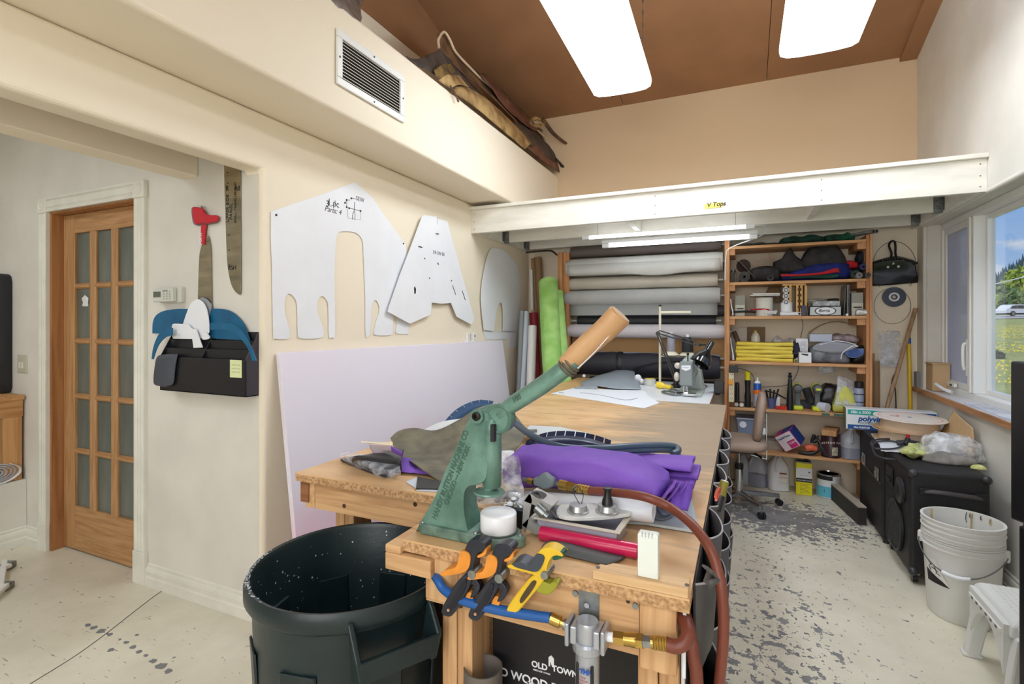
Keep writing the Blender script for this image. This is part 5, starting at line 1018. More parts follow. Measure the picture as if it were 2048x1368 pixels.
YB_=heap('cloth_bag',1668,772,1712,817,SH5,mat('bag_yellow',(222,222,120),.6,c2=(200,200,90),vs=8,bump=.5,bs=16),'yellow cloth packed in a clear bag on fifth shelf','bag',Y=YS+.03,d=.16,seed=18,nz=.012,top=[.3,.75,1,1,.85,.6])
sheet('clear_bag_neck',[[P(1675,752,Y=YS+.10),P(1690,754,Y=YS+.12),P(1706,762,Y=YS+.12)],[P(1674,775,Y=YS+.05),P(1692,772,Y=YS+.06),P(1712,785,Y=YS+.08)],[P(1668,812,Y=YS+.025),P(1690,812,Y=YS+.02),P(1716,812,Y=YS+.03)]],clear('film_clear',(230,232,240),.3),'clear plastic film rising above the yellow cloth bag','bag',th=.001,nz=.006)
bottle(1709,1730,764,SH5,YS+.03,[('cap',BLK,[(.88,.82),(.9,.99),(.8,1)]),('can',mat('can_greyblue',(146,154,176),.3),[(1,0),(1,.74),(.85,.8)]),('stripe',INK,[(1.01,.10),(1.01,.13)]),('stripe',INK,[(1.01,.36),(1.01,.39)]),('stripe',INK,[(1.01,.6),(1.01,.63)])],'grey spray paint can with black cap at shelf right end','spray_can','spray can')
bottle(1731,1737,780,SH5,YS+.06,[('body',MAR,[(1,0),(1,.7)]),('cap',YL,[(.7,.7),(.7,.8)])],'slim maroon tin behind the spray paint can','tin','tin')
sheet('hanging_clear_pouch',[[P(1634,733,Y=YS+.2),P(1670,733,Y=YS+.2)],[P(1636,740,Y=YS+.2),P(1671,740,Y=YS+.2)],[P(1638,748,Y=YS+.2),P(1672,744,Y=YS+.2)]],clear('pouch',(210,216,222),.5),'clear pouch hanging under the fourth shelf','pouch',th=.002)
build(G().tube([P(1600,632,Y=YB-.01),P(1606,650,Y=YB-.01),P(1601,675,Y=YB-.01)],.002,5,smooth=4),'thin_wire',INK,label='thin black wire on the wall above fourth shelf',cat='wire',smooth=True)
build(G().tube([P(1597,729,Y=YB-.01),P(1595,745,Y=YB-.01),P(1585,762,Y=YB-.02),P(1570,771,Y=YB-.02),P(1545,773,Y=YB-.02),P(1522,774,Y=YB-.03)],.002,5,smooth=4),'thin_wire',INK,label='thin black wire curving on the wall behind the oil bottle',cat='wire',smooth=True)
for k,(x0,x1)in enumerate(((1644,1660),(1668,1690))):
 a,b=P(x0,822,Y=YS),P(x1,826,Y=YS);build(G().box((a.x,YS+.010,SH5-.020),(b.x,YS+.0115,SH5-.003)),'green_tape',mat('tape_green',(44,104,90),.5),label=['left','right'][k]+' strip of green tape on the fifth shelf edge',cat='tape')
# --- bottom shelf
BC=mat('bin_clear',(150,166,196),.25,alpha=.75)
a,b=qbox(1474,837,1530,890,YS+.06,.2,SH6)
CB=thing('storage_bin','clear blue tinted storage bin on the bottom shelf','bin',((a[0]+b[0])/2,YS+.15,SH6));x0,y0,x1,y1,zz=a[0],a[1],b[0],b[1],b[2]
build(G().hexa([(x0+.02,y0+.02,SH6),(x1-.02,y0+.02,SH6),(x1-.02,y1-.02,SH6),(x0+.02,y1-.02,SH6),(x0,y0,zz),(x1,y0,zz),(x1,y1,zz),(x0,y1,zz)]),'tub',BC,CB)
build(G().box((x0-.006,y0-.006,zz-.012),(x1+.006,y0,zz)).box((x0-.006,y0,zz-.012),(x0,y1,zz)),'rim',mat('rim_grey',(170,176,186),.3),CB,bevel=.002)
for px,py in((1486,849),(1528,862)):c=P(px,py,Y=y0+.004);build(G().cyl(c,c-Vector((0,.006,0)),.026,seg=20),'round_sticker',WHT,CB)
build(G().bar((x0+.13,y0+.04,zz+.004),(x0+.2,y0+.05,zz+.03),.012,.004).bar((x0+.14,y0+.05,zz+.03),(x0+.18,y0+.04,zz+.004),.012,.004),'paper_scraps',WHT,CB)
# pink and blue carton, tipped
c=P(1581,878,Y=YS+.02);c.y=YS+.10;HB=thing('tipped_carton','pink, white and blue carton tipped on its corner, bottom shelf','box',(c.x,c.y,SH6))
Rm=Matrix.Rotation(math.radians(-36),3,'Y')@Matrix.Rotation(math.radians(-22),3,'Z')
def hq(u,v,w):return c+Rm@Vector((u,v,w))
s=.068;c.z=SH6+.108
hexa=lambda x0,y0,z0,x1,y1,z1:[hq(*q)for q in((x0,y0,z0),(x1,y0,z0),(x1,y1,z0),(x0,y1,z0),(x0,y0,z1),(x1,y0,z1),(x1,y1,z1),(x0,y1,z1))]
MAG=mat('carton_magenta',(196,44,120),.5);NVY=mat('carton_blue',(30,62,136),.5)
build(G().hexa(hexa(-s,-s,-s,s,s,s)),'carton',MAG,HB,bevel=.002)
build(G().hexa(hexa(-s*.92,-s-.001,-s*.95,s*.96,-s,s*.95)),'white_face',mat('carton_white',(226,218,220),.5),HB)
build(G().hexa(hexa(-s*.1,-s-.002,-s*.9,s*.85,-s-.001,-s*.0)),'magenta_panel',MAG,HB)
build(G().hexa(hexa(s,-s*.9,-s*.95,s+.001,s,s*.95)),'blue_face',NVY,HB);build(G().hexa(hexa(-s*.2,-s*.9,s,s*.95,s*.9,s+.001)),'blue_face',NVY,HB)
hx,hz=Rm@Vector((1,0,0)),Rm@Vector((0,0,1))
text('HealthTeam','lettering',NVY,HB,hq(-s*.85,-s-.0025,s*.45),hx,hz,.022,ext=.0002,bold=.0005);text('CLEAR','lettering',mat('carton_white',(226,218,220),.5),HB,hq(-s*.0,-s-.003,-s*.4),hx,hz,.022,ext=.0002,bold=.0005)
case('grey_block',((P(1533,890,Y=YS+.1).x,YS+.1,SH6),(P(1566,890,Y=YS+.1).x,YS+.3,P(1550,882,Y=YS+.1).z)),mat('block_stone',(160,150,136),.8,var=.15,vs=30),'flat grey brown block behind the tipped carton','block')
OC=thing('spring_clamps_heap','orange and black clamp tool lying right of the tipped carton','clamp',(P(1625,900,Y=YS+.05).x,YS+.1,SH6))
o=P(1612,890,Y=YS+.05);o.z=SH6+.045
build(G().tube([o,o+Vector((.035,0,.012)),o+Vector((.07,.0,.0))],lambda t:.03-.012*abs(t-.4),12,smooth=4),'orange_body',mat('orange_plastic',(214,96,62),.4),OC,smooth=True)
build(G().tube([o+Vector((-.05,.0,-.03)),o+Vector((.0,-.02,-.03)),o+Vector((.05,-.02,-.02)),o+Vector((.1,.01,.02)),o+Vector((.08,.03,.07)),o+Vector((.045,.03,.05)),o+Vector((.06,.03,.11))],.014,8,smooth=4),'black_jaw',BLK,OC,smooth=True)
build(G().tube([o+Vector((.045,.03,.05)),o+Vector((.09,.03,.105))],.008,6).tube([o+Vector((.1,0,.02)),o+Vector((.13,-.01,-.02)),o+Vector((.125,-.02,-.04))],.02,8,smooth=3),'black_handle',DG,OC,smooth=True)
x0,x1=P(1644,890,Y=YS+.01).x,P(1684,890,Y=YS+.01).x;r=(x1-x0)/2;hh=P(1664,872,Y=YS+.02).z-SH6
WT=thing('brown_tin','dark brown tin with arched cream lettering on bottom shelf','tin',((x0+x1)/2,YS+.01+r,SH6));cc=Vector(((x0+x1)/2,YS+.01+r,SH6))
build(G().lathe([(r,0),(r,hh),(r*.96,hh+.004),(.001,hh+.004)],cc,seg=32),'tin',mat('tin_brown',(62,34,40),.35),WT,smooth=True)
def arc_text(s,par,m,c,r,zc_,a0,size,arch=0):
 """letters bent round an upright cylinder, seen from the front"""
 n=len(s)
 for i,ch in enumerate(s):
  if ch==' ':continue
  a=a0+(i-(n-1)/2)*size*.72/r;nrm=Vector((math.sin(a),-math.cos(a),0));p=c+nrm*(r+.0008)+Vector((0,0,zc_-abs(i-(n-1)/2)**2*arch))
  text(ch,'letter',m,par,p-Vector((math.cos(a),math.sin(a),0))*size*.3,(math.cos(a),math.sin(a),0),(0,0,1),size,ext=.0003,bold=.0005)
CRM=mat('cream_ink',(226,210,196),.5)
arc_text('WESTERN FAMILY',WT,CRM,cc,r,hh*.66,.25,.020,.0004)
lb=G();lb.grid([[cc+Vector((math.sin(a),-math.cos(a),0))*(r+.001)+Vector((0,0,zz))for a in[.0+i*.08 for i in range(9)]]for zz in(hh*.12,hh*.5)])
build(lb,'picture_label',mat('label_olive',(130,128,96),.5,c2=(206,200,180),vs=60),WT)
build(G().obox((cc.x-.0,cc.y-.0,SH6+hh+.026),(r*1.5,.20,.042),rz=-.25),'wood_block',wood('block_pine',(200,152,104),(166,116,70),1,9),label='pale wooden block resting on the brown tin',cat='block',bevel=.003)
def jug(c,w,d,h,lab,m,lvl=None,name='plastic_jug',yaw=0,level=None,cap=True,capm=None):
 """gallon jug: square-shouldered body, tapering top, ring handle, cap"""
 R_=thing(name,lab,'jug',c);Rz=Matrix.Rotation(yaw,3,'Z');g=G();rows=[]
 for zz,k in((0,.86),(.02,1),(.5,1),(.58,.98),(.66,.88),(.76,.66),(.86,.4),(.92,.26),(.96,.22)):
  rows.append([c+Rz@Vector((math.copysign(abs(math.cos(t))**.55,math.cos(t))*w/2*k,math.copysign(abs(math.sin(t))**.55,math.sin(t))*d/2*k,zz*h))for t in[2*math.pi*i/24 for i in range(24)]])
 build(g.rings(rows),'body',m,R_,smooth=True,ang=60)
 if cap:build(G().cyl(c+Vector((0,0,h*.95)),c+Vector((0,0,h*1.02)),w*.13,seg=18),'cap',capm or WHT,R_,smooth=True)
 build(G().tube([c+Rz@Vector((0,-d*.12,h*.9)),c+Rz@Vector((-w*.12,-d*.36,h*.86)),c+Rz@Vector((-w*.2,-d*.52,h*.74)),c+Rz@Vector((-w*.24,-d*.54,h*.6)),c+Rz@Vector((-w*.2,-d*.44,h*.53))],w*.055,8,smooth=5),'handle',m,R_,smooth=True)
 if level:
  k=1.004;build(G().rings([[c+Rz@Vector((math.copysign(abs(math.cos(t))**.55,math.cos(t))*w/2*k,math.copysign(abs(math.sin(t))**.55,math.sin(t))*d/2*k,zz*h))for t in[2*math.pi*i/24 for i in range(24)]]for zz in(.03,level[0])]),'liquid',level[1],R_,smooth=True)
 return R_
JG=mat('jug_translucent',(186,190,200),.3);JGW=mat('jug_white',(228,228,230),.35);LQ=mat('liquid_grey',(150,152,166),.25)
a=P(1707,920,Y=YS+.01);jug(Vector((a.x,YS+.09,SH6)),.145,.145,P(1704,856,Y=YS+.08).z-SH6,'translucent jug half full at the right of the bottom shelf',JG,yaw=.3,level=(.38,LQ))
# ================================================================= BACK WALL, RIGHT OF THE SHELF
YW=YB-.004
build(G().box((.89,4.50,0),(1.205,YB-.008,.62)),'plywood_crate',KB,label='tan crate behind the film carton in the corner',cat='crate',bevel=.003)
build(G().box((1.165,4.60,.6205),(1.205,4.66,.66)),'wood_block',PINE,label='small brown wood block at the foot of the yellow pole',cat='block',bevel=.002)
DP=thing('dustpan','glossy black metal dustpan hanging on the back wall','dustpan',(P(1790,570,Y=YW).x,YW-.04,P(1790,570,Y=YW).z))
GBL=mat('enamel_black',(14,15,18),.12,coat=.5);fz=lambda pts,Y=YW-.03:[P(x,y,Y=Y)for x,y in pts]
A_=lambda y_:[Vector(p)for p in y_]
top=[P(x,y,Y=YW-.075)for x,y in((1746,527),(1765,521),(1790,519),(1815,519),(1830,526))]
mid=[P(x,y,Y=YW-.055)for x,y in((1745,548),(1765,545),(1790,543),(1815,543),(1834,546))]
bot=[P(x,y,Y=YW-.012)for x,y in((1744,572),(1765,571),(1790,569),(1815,567),(1839,565))]
build(G().patch([top,mid,bot],5),'pan',GBL,DP,smooth=True,solid=.004,ang=180)
g=G();n=17
for k in range(n):
 t=k/(n-1);x=1748+84*t;y=526-9*math.sin(math.pi*t);c=P(x,y,Y=YW-.07)
 g.ball(c,.012,8,axis=(0,1,0))
build(g,'scalloped_rim',GBL,DP,smooth=True,kind='stuff')
build(G().patch([[P(x,y,Y=YW-.075)for x,y in((1746,527),(1790,519),(1830,526))],[P(x,y,Y=YW-.01)for x,y in((1748,522),(1790,512),(1828,520))]],5),'rear_wall',GBL,DP,smooth=True,solid=.003)
build(G().tube([P(x,y,Y=YW-.05)for x,y in((1781,519),(1783,506),(1778,492),(1781,484),(1786,482),(1790,485),(1791,496),(1791,508),(1795,518))],.008,8,smooth=4),'handle',GBL,DP,smooth=True)
g=G()
for x,y in((1786,527),(1776,534),(1797,533)):g.cyl(P(x,y,Y=YW-.066),P(x,y,Y=YW-.072),.009,seg=12)
build(g,'holes',mat('hole_pale',(200,200,196),.6),DP)
def wire_ring(cx,cy,rx,ry,Y,lab,r=.002,a0=0,a1=6.4):
 pts=[P(cx+rx*math.cos(t),cy-ry*math.sin(t),Y=Y+.004*math.sin(3*t))for t in[a0+(a1-a0)*k/28 for k in range(29)]]
 return build(G().tube(pts,r,5),'wire_hoop',mat('wire_grey',(130,126,116),.4,metal=.6),label=lab,cat='wire',smooth=True)
wire_ring(1789,535,44,52,YW-.003,'large thin wire hoop hanging behind the dustpan',a0=-.8,a1=4.0);wire_ring(1785,612,37,36,YW-.006,'smaller thin wire hoop hanging below the tape disc',a0=-4.6,a1=1.5)
c=P(1788,594,Y=YW-.012);rr=(P(1812,594,Y=YW).x-P(1764,594,Y=YW).x)/2
TD=thing('tape_disc','round dark blue tape disc with white centre on the wall','disc',c)
build(G().lathe([(.012,0),(rr,0),(rr,.006),(.012,.006),(.012,0)],c,(0,-1,0),36,cap=False),'disc',mat('disc_navy',(44,54,72),.35),TD,smooth=True)
build(G().lathe([(.022,.006),(rr*.46,.006),(rr*.44,.010),(.026,.010),(.022,.006)],c,(0,-1,0),28,cap=False),'white_hub',WHT,TD,smooth=True)
pb_=clear('poly_bag_white',(236,238,242),.3,.2,.5,22)
BGs=thing('hanging_bag','clear plastic bag with white hooks pinned to the back wall','bag',P(1778,732,Y=YW-.02))
build(G().patch([[P(x,y,Y=YW-.006)for x,y in((1757,663),(1778,661),(1800,663))],[P(x,y,Y=YW-.03)for x,y in((1756,690),(1778,690),(1801,690))],[P(x,y,Y=YW-.035)for x,y in((1757,728),(1778,733),(1800,728))]],5,.004),'bag',pb_,BGs,smooth=True,solid=.001)
build(flatg:=G().prism([P(q.x,q.y,Y=YW-.02)for q in cpoly([(1760,730),(1760,720),(1768,712),(1772,695),(1784,695),(1790,712),(1798,720),(1797,731),(1778,734)])],(0,.006,0)),'white_tags',WHT,BGs)
for k in range(5):build(G().tube([P(1765+k*6,668,Y=YW-.012),P(1766+k*5,690,Y=YW-.02),P(1764+k*6,712,Y=YW-.02)],.0035,6),'white_hook',WHT,BGs,smooth=True)
g=G()
for k in range(3):g.tube([P(1770,722+k*3,Y=YW-.0275),P(1790,721+k*3,Y=YW-.0275)],.0015,4)
build(g,'print_lines',INK,BGs)
BR=wood('broom_wood',(186,154,118),(156,122,86),2,6)
a=P(1831,617,Y=YW-.02);b=P(1775,812,Y=4.68);d=(b-a);e=a+d*((a.z-.622)/(a.z-b.z))
build(G().cyl(e,a,.014,seg=14),'broom_handle',BR,label='plain wooden broom handle leaning in the window corner',cat='handle',smooth=True)
a=P(1817,668,Y=YW-.025);b=Vector((a.x,4.80,.622));YP=thing('yellow_pole','yellow pole with blue tape band standing beside broom handle','pole',b)
build(G().cyl(b,a,.0135,seg=16),'pole',mat('pole_yellow',(228,190,40),.35),YP,smooth=True);d=(a-b).normalized()
build(G().cyl(a-d*.075,a-d*.03,.0145,seg=16),'blue_band',mat('band_blue',(40,96,180),.4),YP,smooth=True)
a=P(1751,722,Y=YW-.04);build(G().pipe((a.x,a.y,.622),a,.028,.025,20),'cardboard_tube',KB,label='open cardboard tube standing right of the shelf unit',cat='tube',smooth=True)
build(G().cyl((a.x-.012,a.y-.01,.623),(a.x-.016,a.y-.01,a.z+.06),.010,seg=10),'inner_stick',BR,label='short stick poking out of the cardboard tube',cat='stick',smooth=True)
build(G().tube([P(x,y,Y=YW-.01)for x,y in((1783,768),(1787,752),(1791,751),(1789,765),(1791,785),(1792,812),(1792,840))],.004,6,smooth=4),'dark_cable',BLK,label='black cable hanging behind the broom handle',cat='cord',smooth=True)
build(G().tube([P(x,y,Y=W1-.006)for x,y in((1853,500),(1855,530),(1852,560),(1855,590),(1850,628))],.002,5,smooth=4),'white_string',WHT,label='thin white string hanging on the window reveal',cat='string',smooth=True)
# ================================================================= ON THE SILL
KR=mat('kraft_box',(206,172,128),.75,var=.06,vs=3)
a=P(1846,770,Z=WZ0+.0055);w=.085
CBX=thing('cardboard_box','small tan cardboard box on the sill end by the back wall','box',(a.x+.06,4.66,WZ0+.005));bz=P(1850,728,Y=4.6).z
build(G().box((1.245,4.58,WZ0+.005),(1.345,4.725,bz)),'carton',KR,CBX,bevel=.002);build(G().box((1.238,4.575,bz),(1.35,4.728,bz+.008)),'lid',KR,CBX,bevel=.002)
build(G().box((1.205,4.79,WZ0+.005),(1.235,4.86,WZ0+.12)),'small_grey_box',mat('grey_box',(130,132,134),.5),label='little grey box on the sill in the corner',cat='box',bevel=.003)
g=G().tube([P(x,y,Z=WZ0+.012)for x,y in((1858,775),(1870,770),(1882,772),(1892,776),(1885,780),(1868,779),(1862,774))],.004,6,smooth=4)
build(g,'white_cable',WHT,label='coil of white cable on the sill below the casement',cat='cable',smooth=True)
build(G().tube([(1.30,4.40,WZ0+.02),(1.27,4.45,WZ0+.035),(1.25,4.53,WZ0+.06)],.011,8,smooth=3),'white_charger',WHT,label='white plug lying on the sill beside the cable',cat='plug',smooth=True)
build(G().box((1.225,3.2,WZ0+.0045),(1.33,3.95,WZ0+.010)),'acrylic_strip',clear('acrylic',(225,230,240),.8,.05,.05,3),label='clear acrylic strip lying flat on the window sill',cat='strip',bevel=.001)
sheet('kraft_sheet',[[(XR-.02,4.06,.82),(XR-.04,3.92,.81),(XR-.035,3.72,.77)],[(XR-.05,4.08,.74),(XR-.05,3.92,.72),(XR-.035,3.71,.70)],[(XR-.09,4.1,.64),(XR-.08,3.92,.62),(XR-.035,3.70,.61)]],KR,'tan cardboard sheet curled against the wall under the sill','cardboard',th=.003)
# ================================================================= SPEAKER CABINETS
TOL=mat('tolex_black',(26,26,29),.55,bump=.35,bs=240);CZ=.60
def corner_cap(g,c,s):g.obox(c,(s,s,s))
SA=thing('speaker_cabinet','black speaker cabinet with round grille and strap handle, nearest','speaker',(.96,3.55,.0))
build(G().box((.80,3.30,.055),(1.13,3.81,CZ)),'cabinet',TOL,SA,bevel=.018,seg=3)
for x in(.83,1.10):
 for y in(3.34,3.77):
  cs=build(G().cyl((x-.012,y,.025),(x+.012,y,.025),.024,seg=18),'caster',BLK,SA,smooth=True)
  build(G().box((x-.02,y-.02,.045),(x+.02,y+.02,.055)),'caster_plate',STEEL,cs)
g=G();gc=Vector((.797,3.53,.23));R0=.135
gr_=build(G().lathe([(.001,.002),(R0-.02,.002),(R0,.004)],gc,(-1,0,0),32,cap=False),'speaker_cone',mat('cone_dark',(34,34,36),.8),SA,smooth=True)
g=G()
for k in range(-7,8):
 o=k*R0/7.4;l=math.sqrt(max(0,R0*R0-o*o));g.tube([(gc.x-.010,gc.y+o,gc.z-l),(gc.x-.012,gc.y+o,gc.z+l)],.0016,4);g.tube([(gc.x-.012,gc.y-l,gc.z+o),(gc.x-.010,gc.y+l,gc.z+o)],.0016,4)
build(g,'wire_grille',mat('grille_grey',(84,86,88),.4,metal=.5),SA)
build(G().lathe([(R0-.006,0),(R0+.006,0),(R0+.006,.014),(R0-.006,.014),(R0-.006,0)],gc,(-1,0,0),32,cap=False),'grille_ring',BLK,SA,smooth=True)
build(G().lathe([(.06,0),(.07,0),(.07,.012),(.05,.016),(.03,.006),(.001,.006)],(.797,3.44,.45),(-1,0,0),28,cap=False),'tweeter',mat('tweeter_dark',(44,46,50),.3),SA,smooth=True)
build(G().box((.790,3.60,.42),(.799,3.74,.52)).box((.782,3.62,.44),(.79,3.72,.455)),'recessed_handle',BLK,SA,bevel=.004)
build(G().tube([(.86,3.285,.50),(.93,3.268,.505),(1.03,3.268,.50),(1.09,3.285,.492)],.013,8,smooth=4,flat=.5),'strap_handle',mat('strap_grey',(58,54,54),.5),SA,smooth=True)
for x in(.862,1.088):build(G().obox((x,3.288,.498),(.05,.02,.034)),'handle_end_cap',BLK,SA,bevel=.004)
for x in(.815,1.115):
 for z_ in(.07,CZ-.018):build(G().ball((x,3.302,z_),.022,12),'corner_protector',mat('corner_worn',(52,52,55),.4),SA,smooth=True)
SB=thing('speaker_cabinet','black flight case cabinet with chrome latch behind the nearest speaker','speaker',(.95,4.15,.0))
build(G().box((.79,3.83,.03),(1.13,4.49,CZ)),'cabinet',TOL,SB,bevel=.01)
build(G().box((.784,3.84,.36),(.79,4.46,.375)),'edge_rail',mat('rail_dark',(60,60,62),.3,metal=.7),SB)
for y in(3.92,4.3):
 lt=build(G().box((.775,y-.035,.37),(.789,y+.035,.45)),'latch',CHROME,SB,bevel=.004)
 build(G().box((.768,y-.015,.39),(.775,y+.015,.43)),'latch_turn',CHROME,lt,bevel=.003)
for y in(3.86,4.45):
 for x in(.82,1.1):build(G().cyl((x,y,.0),(x,y,.03),.02,seg=12),'foot',BLK,SB)
TP=CZ+.001
# cling film carton
a,b=P(1692,854,Y=4.38),P(1884,818,Y=4.40);XB0=a.x;XB1=1.215;zt=P(1700,816,Y=4.38).z;PBX=thing('film_carton','long teal and white cling film carton behind the cable reels','box',((XB0+XB1)/2,4.43,TP));zb0=TP
hh=zt-zb0;build(G().box((XB0,4.38,zb0),(XB1,4.485,zt)),'carton',mat('carton_white2',(232,236,240),.4),PBX,bevel=.002)
TEAL=mat('print_teal',(40,172,160),.4);PBL=mat('print_blue',(20,84,156),.4)
fy=4.3795;ww=XB1-XB0
build(G().box((XB0+.01,fy-.0006,zt-hh*.30),(XB0+ww*.58,fy,zt-hh*.06)),'teal_band',TEAL,PBX);build(G().prism([(XB0+ww*.6,fy-.0006,zt-hh*.06),(XB1-.004,fy-.0006,zt-hh*.06),(XB1-.004,fy-.0006,zt-hh*.42),(XB0+ww*.72,fy-.0006,zt-hh*.30)],(0,.0006,0)),'blue_band',PBL,PBX)
build(G().box((XB0+.01,fy-.0006,zb0+.002),(XB1-.004,fy,zb0+hh*.22)),'blue_base_band',PBL,PBX);build(G().box((XB0-.001,4.381,zb0),(XB0-.0004,4.484,zt)),'olive_end',mat('print_olive',(116,130,92),.5),PBX)
tx=lambda s,u,v,h,m,bo=.001,sh=0:text(s,'lettering',m,PBX,(XB0+ww*u,fy-.0012,zb0+hh*v),(1,0,0),z,h,ext=.0003,bold=bo,sh=sh)
tx('18in x 3000',.05,.77,.026,WHT);tx('polyvinyl',.14,.42,.05,PBL,.0018,.2);tx('PROFESSIONAL',.14,.27,.024,mat('print_grey',(150,152,156),.5),.0004,.15);tx('4500B',.80,.72,.03,WHT);tx('ALL PURPOSE',.09,.07,.016,WHT)
# three cardboard reels
cx,cy=.985,4.12;REEL=mat('reel_white',(230,222,212),.55);REELB=mat('reel_kraft',(196,164,128),.7)
for k,(zf0,zf1,lab)in enumerate(((.603,.672,'lowest brown cardboard reel in the stack on the cabinet'),(.675,.752,'upper cardboard reel with white printed top flange'))):
 tl=.0 if k==0 else .03;ax=Vector((tl*.6,-tl,1));o_=Vector((cx+.01*k,cy-.01*k,zf0));R_=thing('cardboard_reel',lab,'reel',o_);h_=zf1-zf0
 build(G().lathe([(.001,0),(.188,0),(.188,.004),(.001,.004)],o_,ax,48),'flange',REELB,R_)
 build(G().lathe([(.155,.004),(.155,h_-.004)],o_,ax,48,cap=False),'drum',mat('reel_cream',(222,198,172),.7),R_,smooth=True)
 f2=build(G().lathe([(.001,h_-.004),(.188+.008*k,h_-.004),(.188+.008*k,h_),(.001,h_)],o_,ax,48),'flange',REEL if k else REELB,R_)
 if k:
  n_=ax.normalized();tp=o_+n_*(h_+.0004);build(G().lathe([(.001,0),(.012,0),(.012,.0008),(.001,.0008)],tp,ax,20),'centre_hole',PBL,f2)
  build(G().lathe([(.165,0),(.168,0),(.168,.0006),(.165,.0006),(.165,0)],tp,ax,48,cap=False),'red_ring',mat('print_red',(220,90,80),.5),f2)
  build(G().obox(tp+Vector((-.08,-.0,.003)),(.05,.014,.0006),rz=-.2).obox(tp+Vector((-.06,.018,.003)),(.012,.03,.0006),rz=-.2),'red_print',mat('print_pink',(230,90,120),.5),f2)
PAP=mat('paper_white',(226,230,236),.6)
ps=lambda pts,z_:[P(x,y,Z=z_)for x,y in pts]
build(G().prism(ps(((1742,868),(1762,868),(1800,902),(1770,904)),TP+.0005),(0,0,.003)),'papers',PAP,label='white sheet with dark edge at the flight case front',cat='paper')
build(G().prism(ps(((1758,884),(1790,878),(1850,896),(1800,905),(1762,902)),TP+.004),(0,0,.002)),'papers',PAP,label='blank white sheet lying under the cable',cat='paper')
build(G().prism(ps(((1800,878),(1868,876),(1876,895),(1830,893)),TP+.007),(0,0,.002)),'papers',mat('paper_blue',(196,212,218),.6),label='pale bluish sheet half under the clear bag',cat='paper')
build(G().prism(ps(((1755,870),(1800,872),(1812,880),(1768,878)),TP+.004),(0,0,.008)),'black_folder',BLK,label='thin black folder sticking out under the reels',cat='folder',bevel=.001)
CBm=mat('cable_rubber',(44,48,56),.45)
pts=[P(x,y,Z=TP+.016)for x,y in((1852,890),(1812,884),(1780,878),(1750,880),(1742,888),(1752,897),(1790,897),(1806,888),(1780,882),(1752,884),(1745,893))]+[P(x,y,Z=TP+.006)for x,y in((1750,908),(1765,916),(1790,919))]
build(G().tube(pts,.0055,8,smooth=5),'looped_cable',CBm,label='dark cable looped over papers on the flight case',cat='cable',smooth=True)
c=P(1817,888,Z=TP+.02);PA=thing('power_clips','black clip pair with a red tip on the papers','clips',c)
build(G().tube([c+Vector((-.06,.0,.0)),c+Vector((0,.0,.01)),c+Vector((.06,.02,.0))],.016,8,smooth=3),'clip',CBm,PA,smooth=True);build(G().tube([c+Vector((-.02,-.02,.0)),c+Vector((0,.01,.03))],.014,8),'clip',BLK,PA,smooth=True)
build(G().cyl(c+Vector((-.002,.01,.03)),c+Vector((0,.012,.055)),.010,seg=10),'red_tip',RD,PA,smooth=True)
GLV=mat('glove_yellow',(222,224,150),.8,c2=(176,182,110),vs=26,bump=.6,bs=30)
sheet('work_glove',[[P(x,y,Z=h)for x,y,h in r]for r in[[(1798,903,TP+.006),(1812,892,TP+.03),(1830,886,TP+.045),(1850,892,TP+.03)],[(1806,908,TP+.012),(1822,903,TP+.05),(1838,896,TP+.02),(1852,900,TP+.03)],[(1814,913,TP+.008),(1828,912,TP+.02),(1842,906,TP+.04),(1856,908,TP+.012)],[(1818,914,TP+.004),(1832,915,TP+.005),(1848,912,TP+.01),(1858,912,TP+.006)]]],GLV,'crumpled pale yellow glove on the near speaker top','glove',th=.004,nz=.014,nf=26)
CLB=thing('clear_bag_of_cloth','big clear bag with white and grey cloth on near speaker','bag',P(1900,930,Z=TP))
def lump(name,cpx,cpy,rx,ry,h,m,parent,zb,nz=.01,seed=0,sq=.75,yaw=.0):
 c=P(cpx,cpy,Z=zb);rows=[]
 for i in range(11):
  ph=math.pi*i/20;rr_=math.cos(ph)**sq if i<10 else .02;ring=[]
  for k in range(28):
   a=2*math.pi*k/28;u,v=rx*rr_*math.cos(a),ry*rr_*math.sin(a)
   p=c+Vector((u*math.cos(yaw)-v*math.sin(yaw),u*math.sin(yaw)+v*math.cos(yaw),h*math.sin(ph)))
   q=noise.noise_vector(p*18+Vector((seed,0,0)))*nz;p+=q if i else Vector((q.x,q.y,0));p.z=max(p.z,zb+.0004);ring.append(p)
  rows.append(ring)
 return build(G().rings(rows),name,m,parent,smooth=True,ang=180)
lump('white_cloth',1893,905,.085,.07,.11,mat('cloth_white',(222,224,230),.8),CLB,TP+.001,seed=1,yaw=.3);lump('grey_cloth',1898,925,.12,.06,.05,mat('cloth_ash',(150,146,140),.8,c2=(110,106,100),vs=16),CLB,TP+.001,seed=2,yaw=.0,nz=.014)
lump('film',1900,915,.155,.115,.135,clear('film_bag',(232,234,236),.42,.18,.9,22),CLB,TP,seed=3,nz=.022,sq=.6);lump('yellow_cuff',1957,938,.035,.02,.022,GLV,CLB,TP+.0005,seed=4,nz=.006)
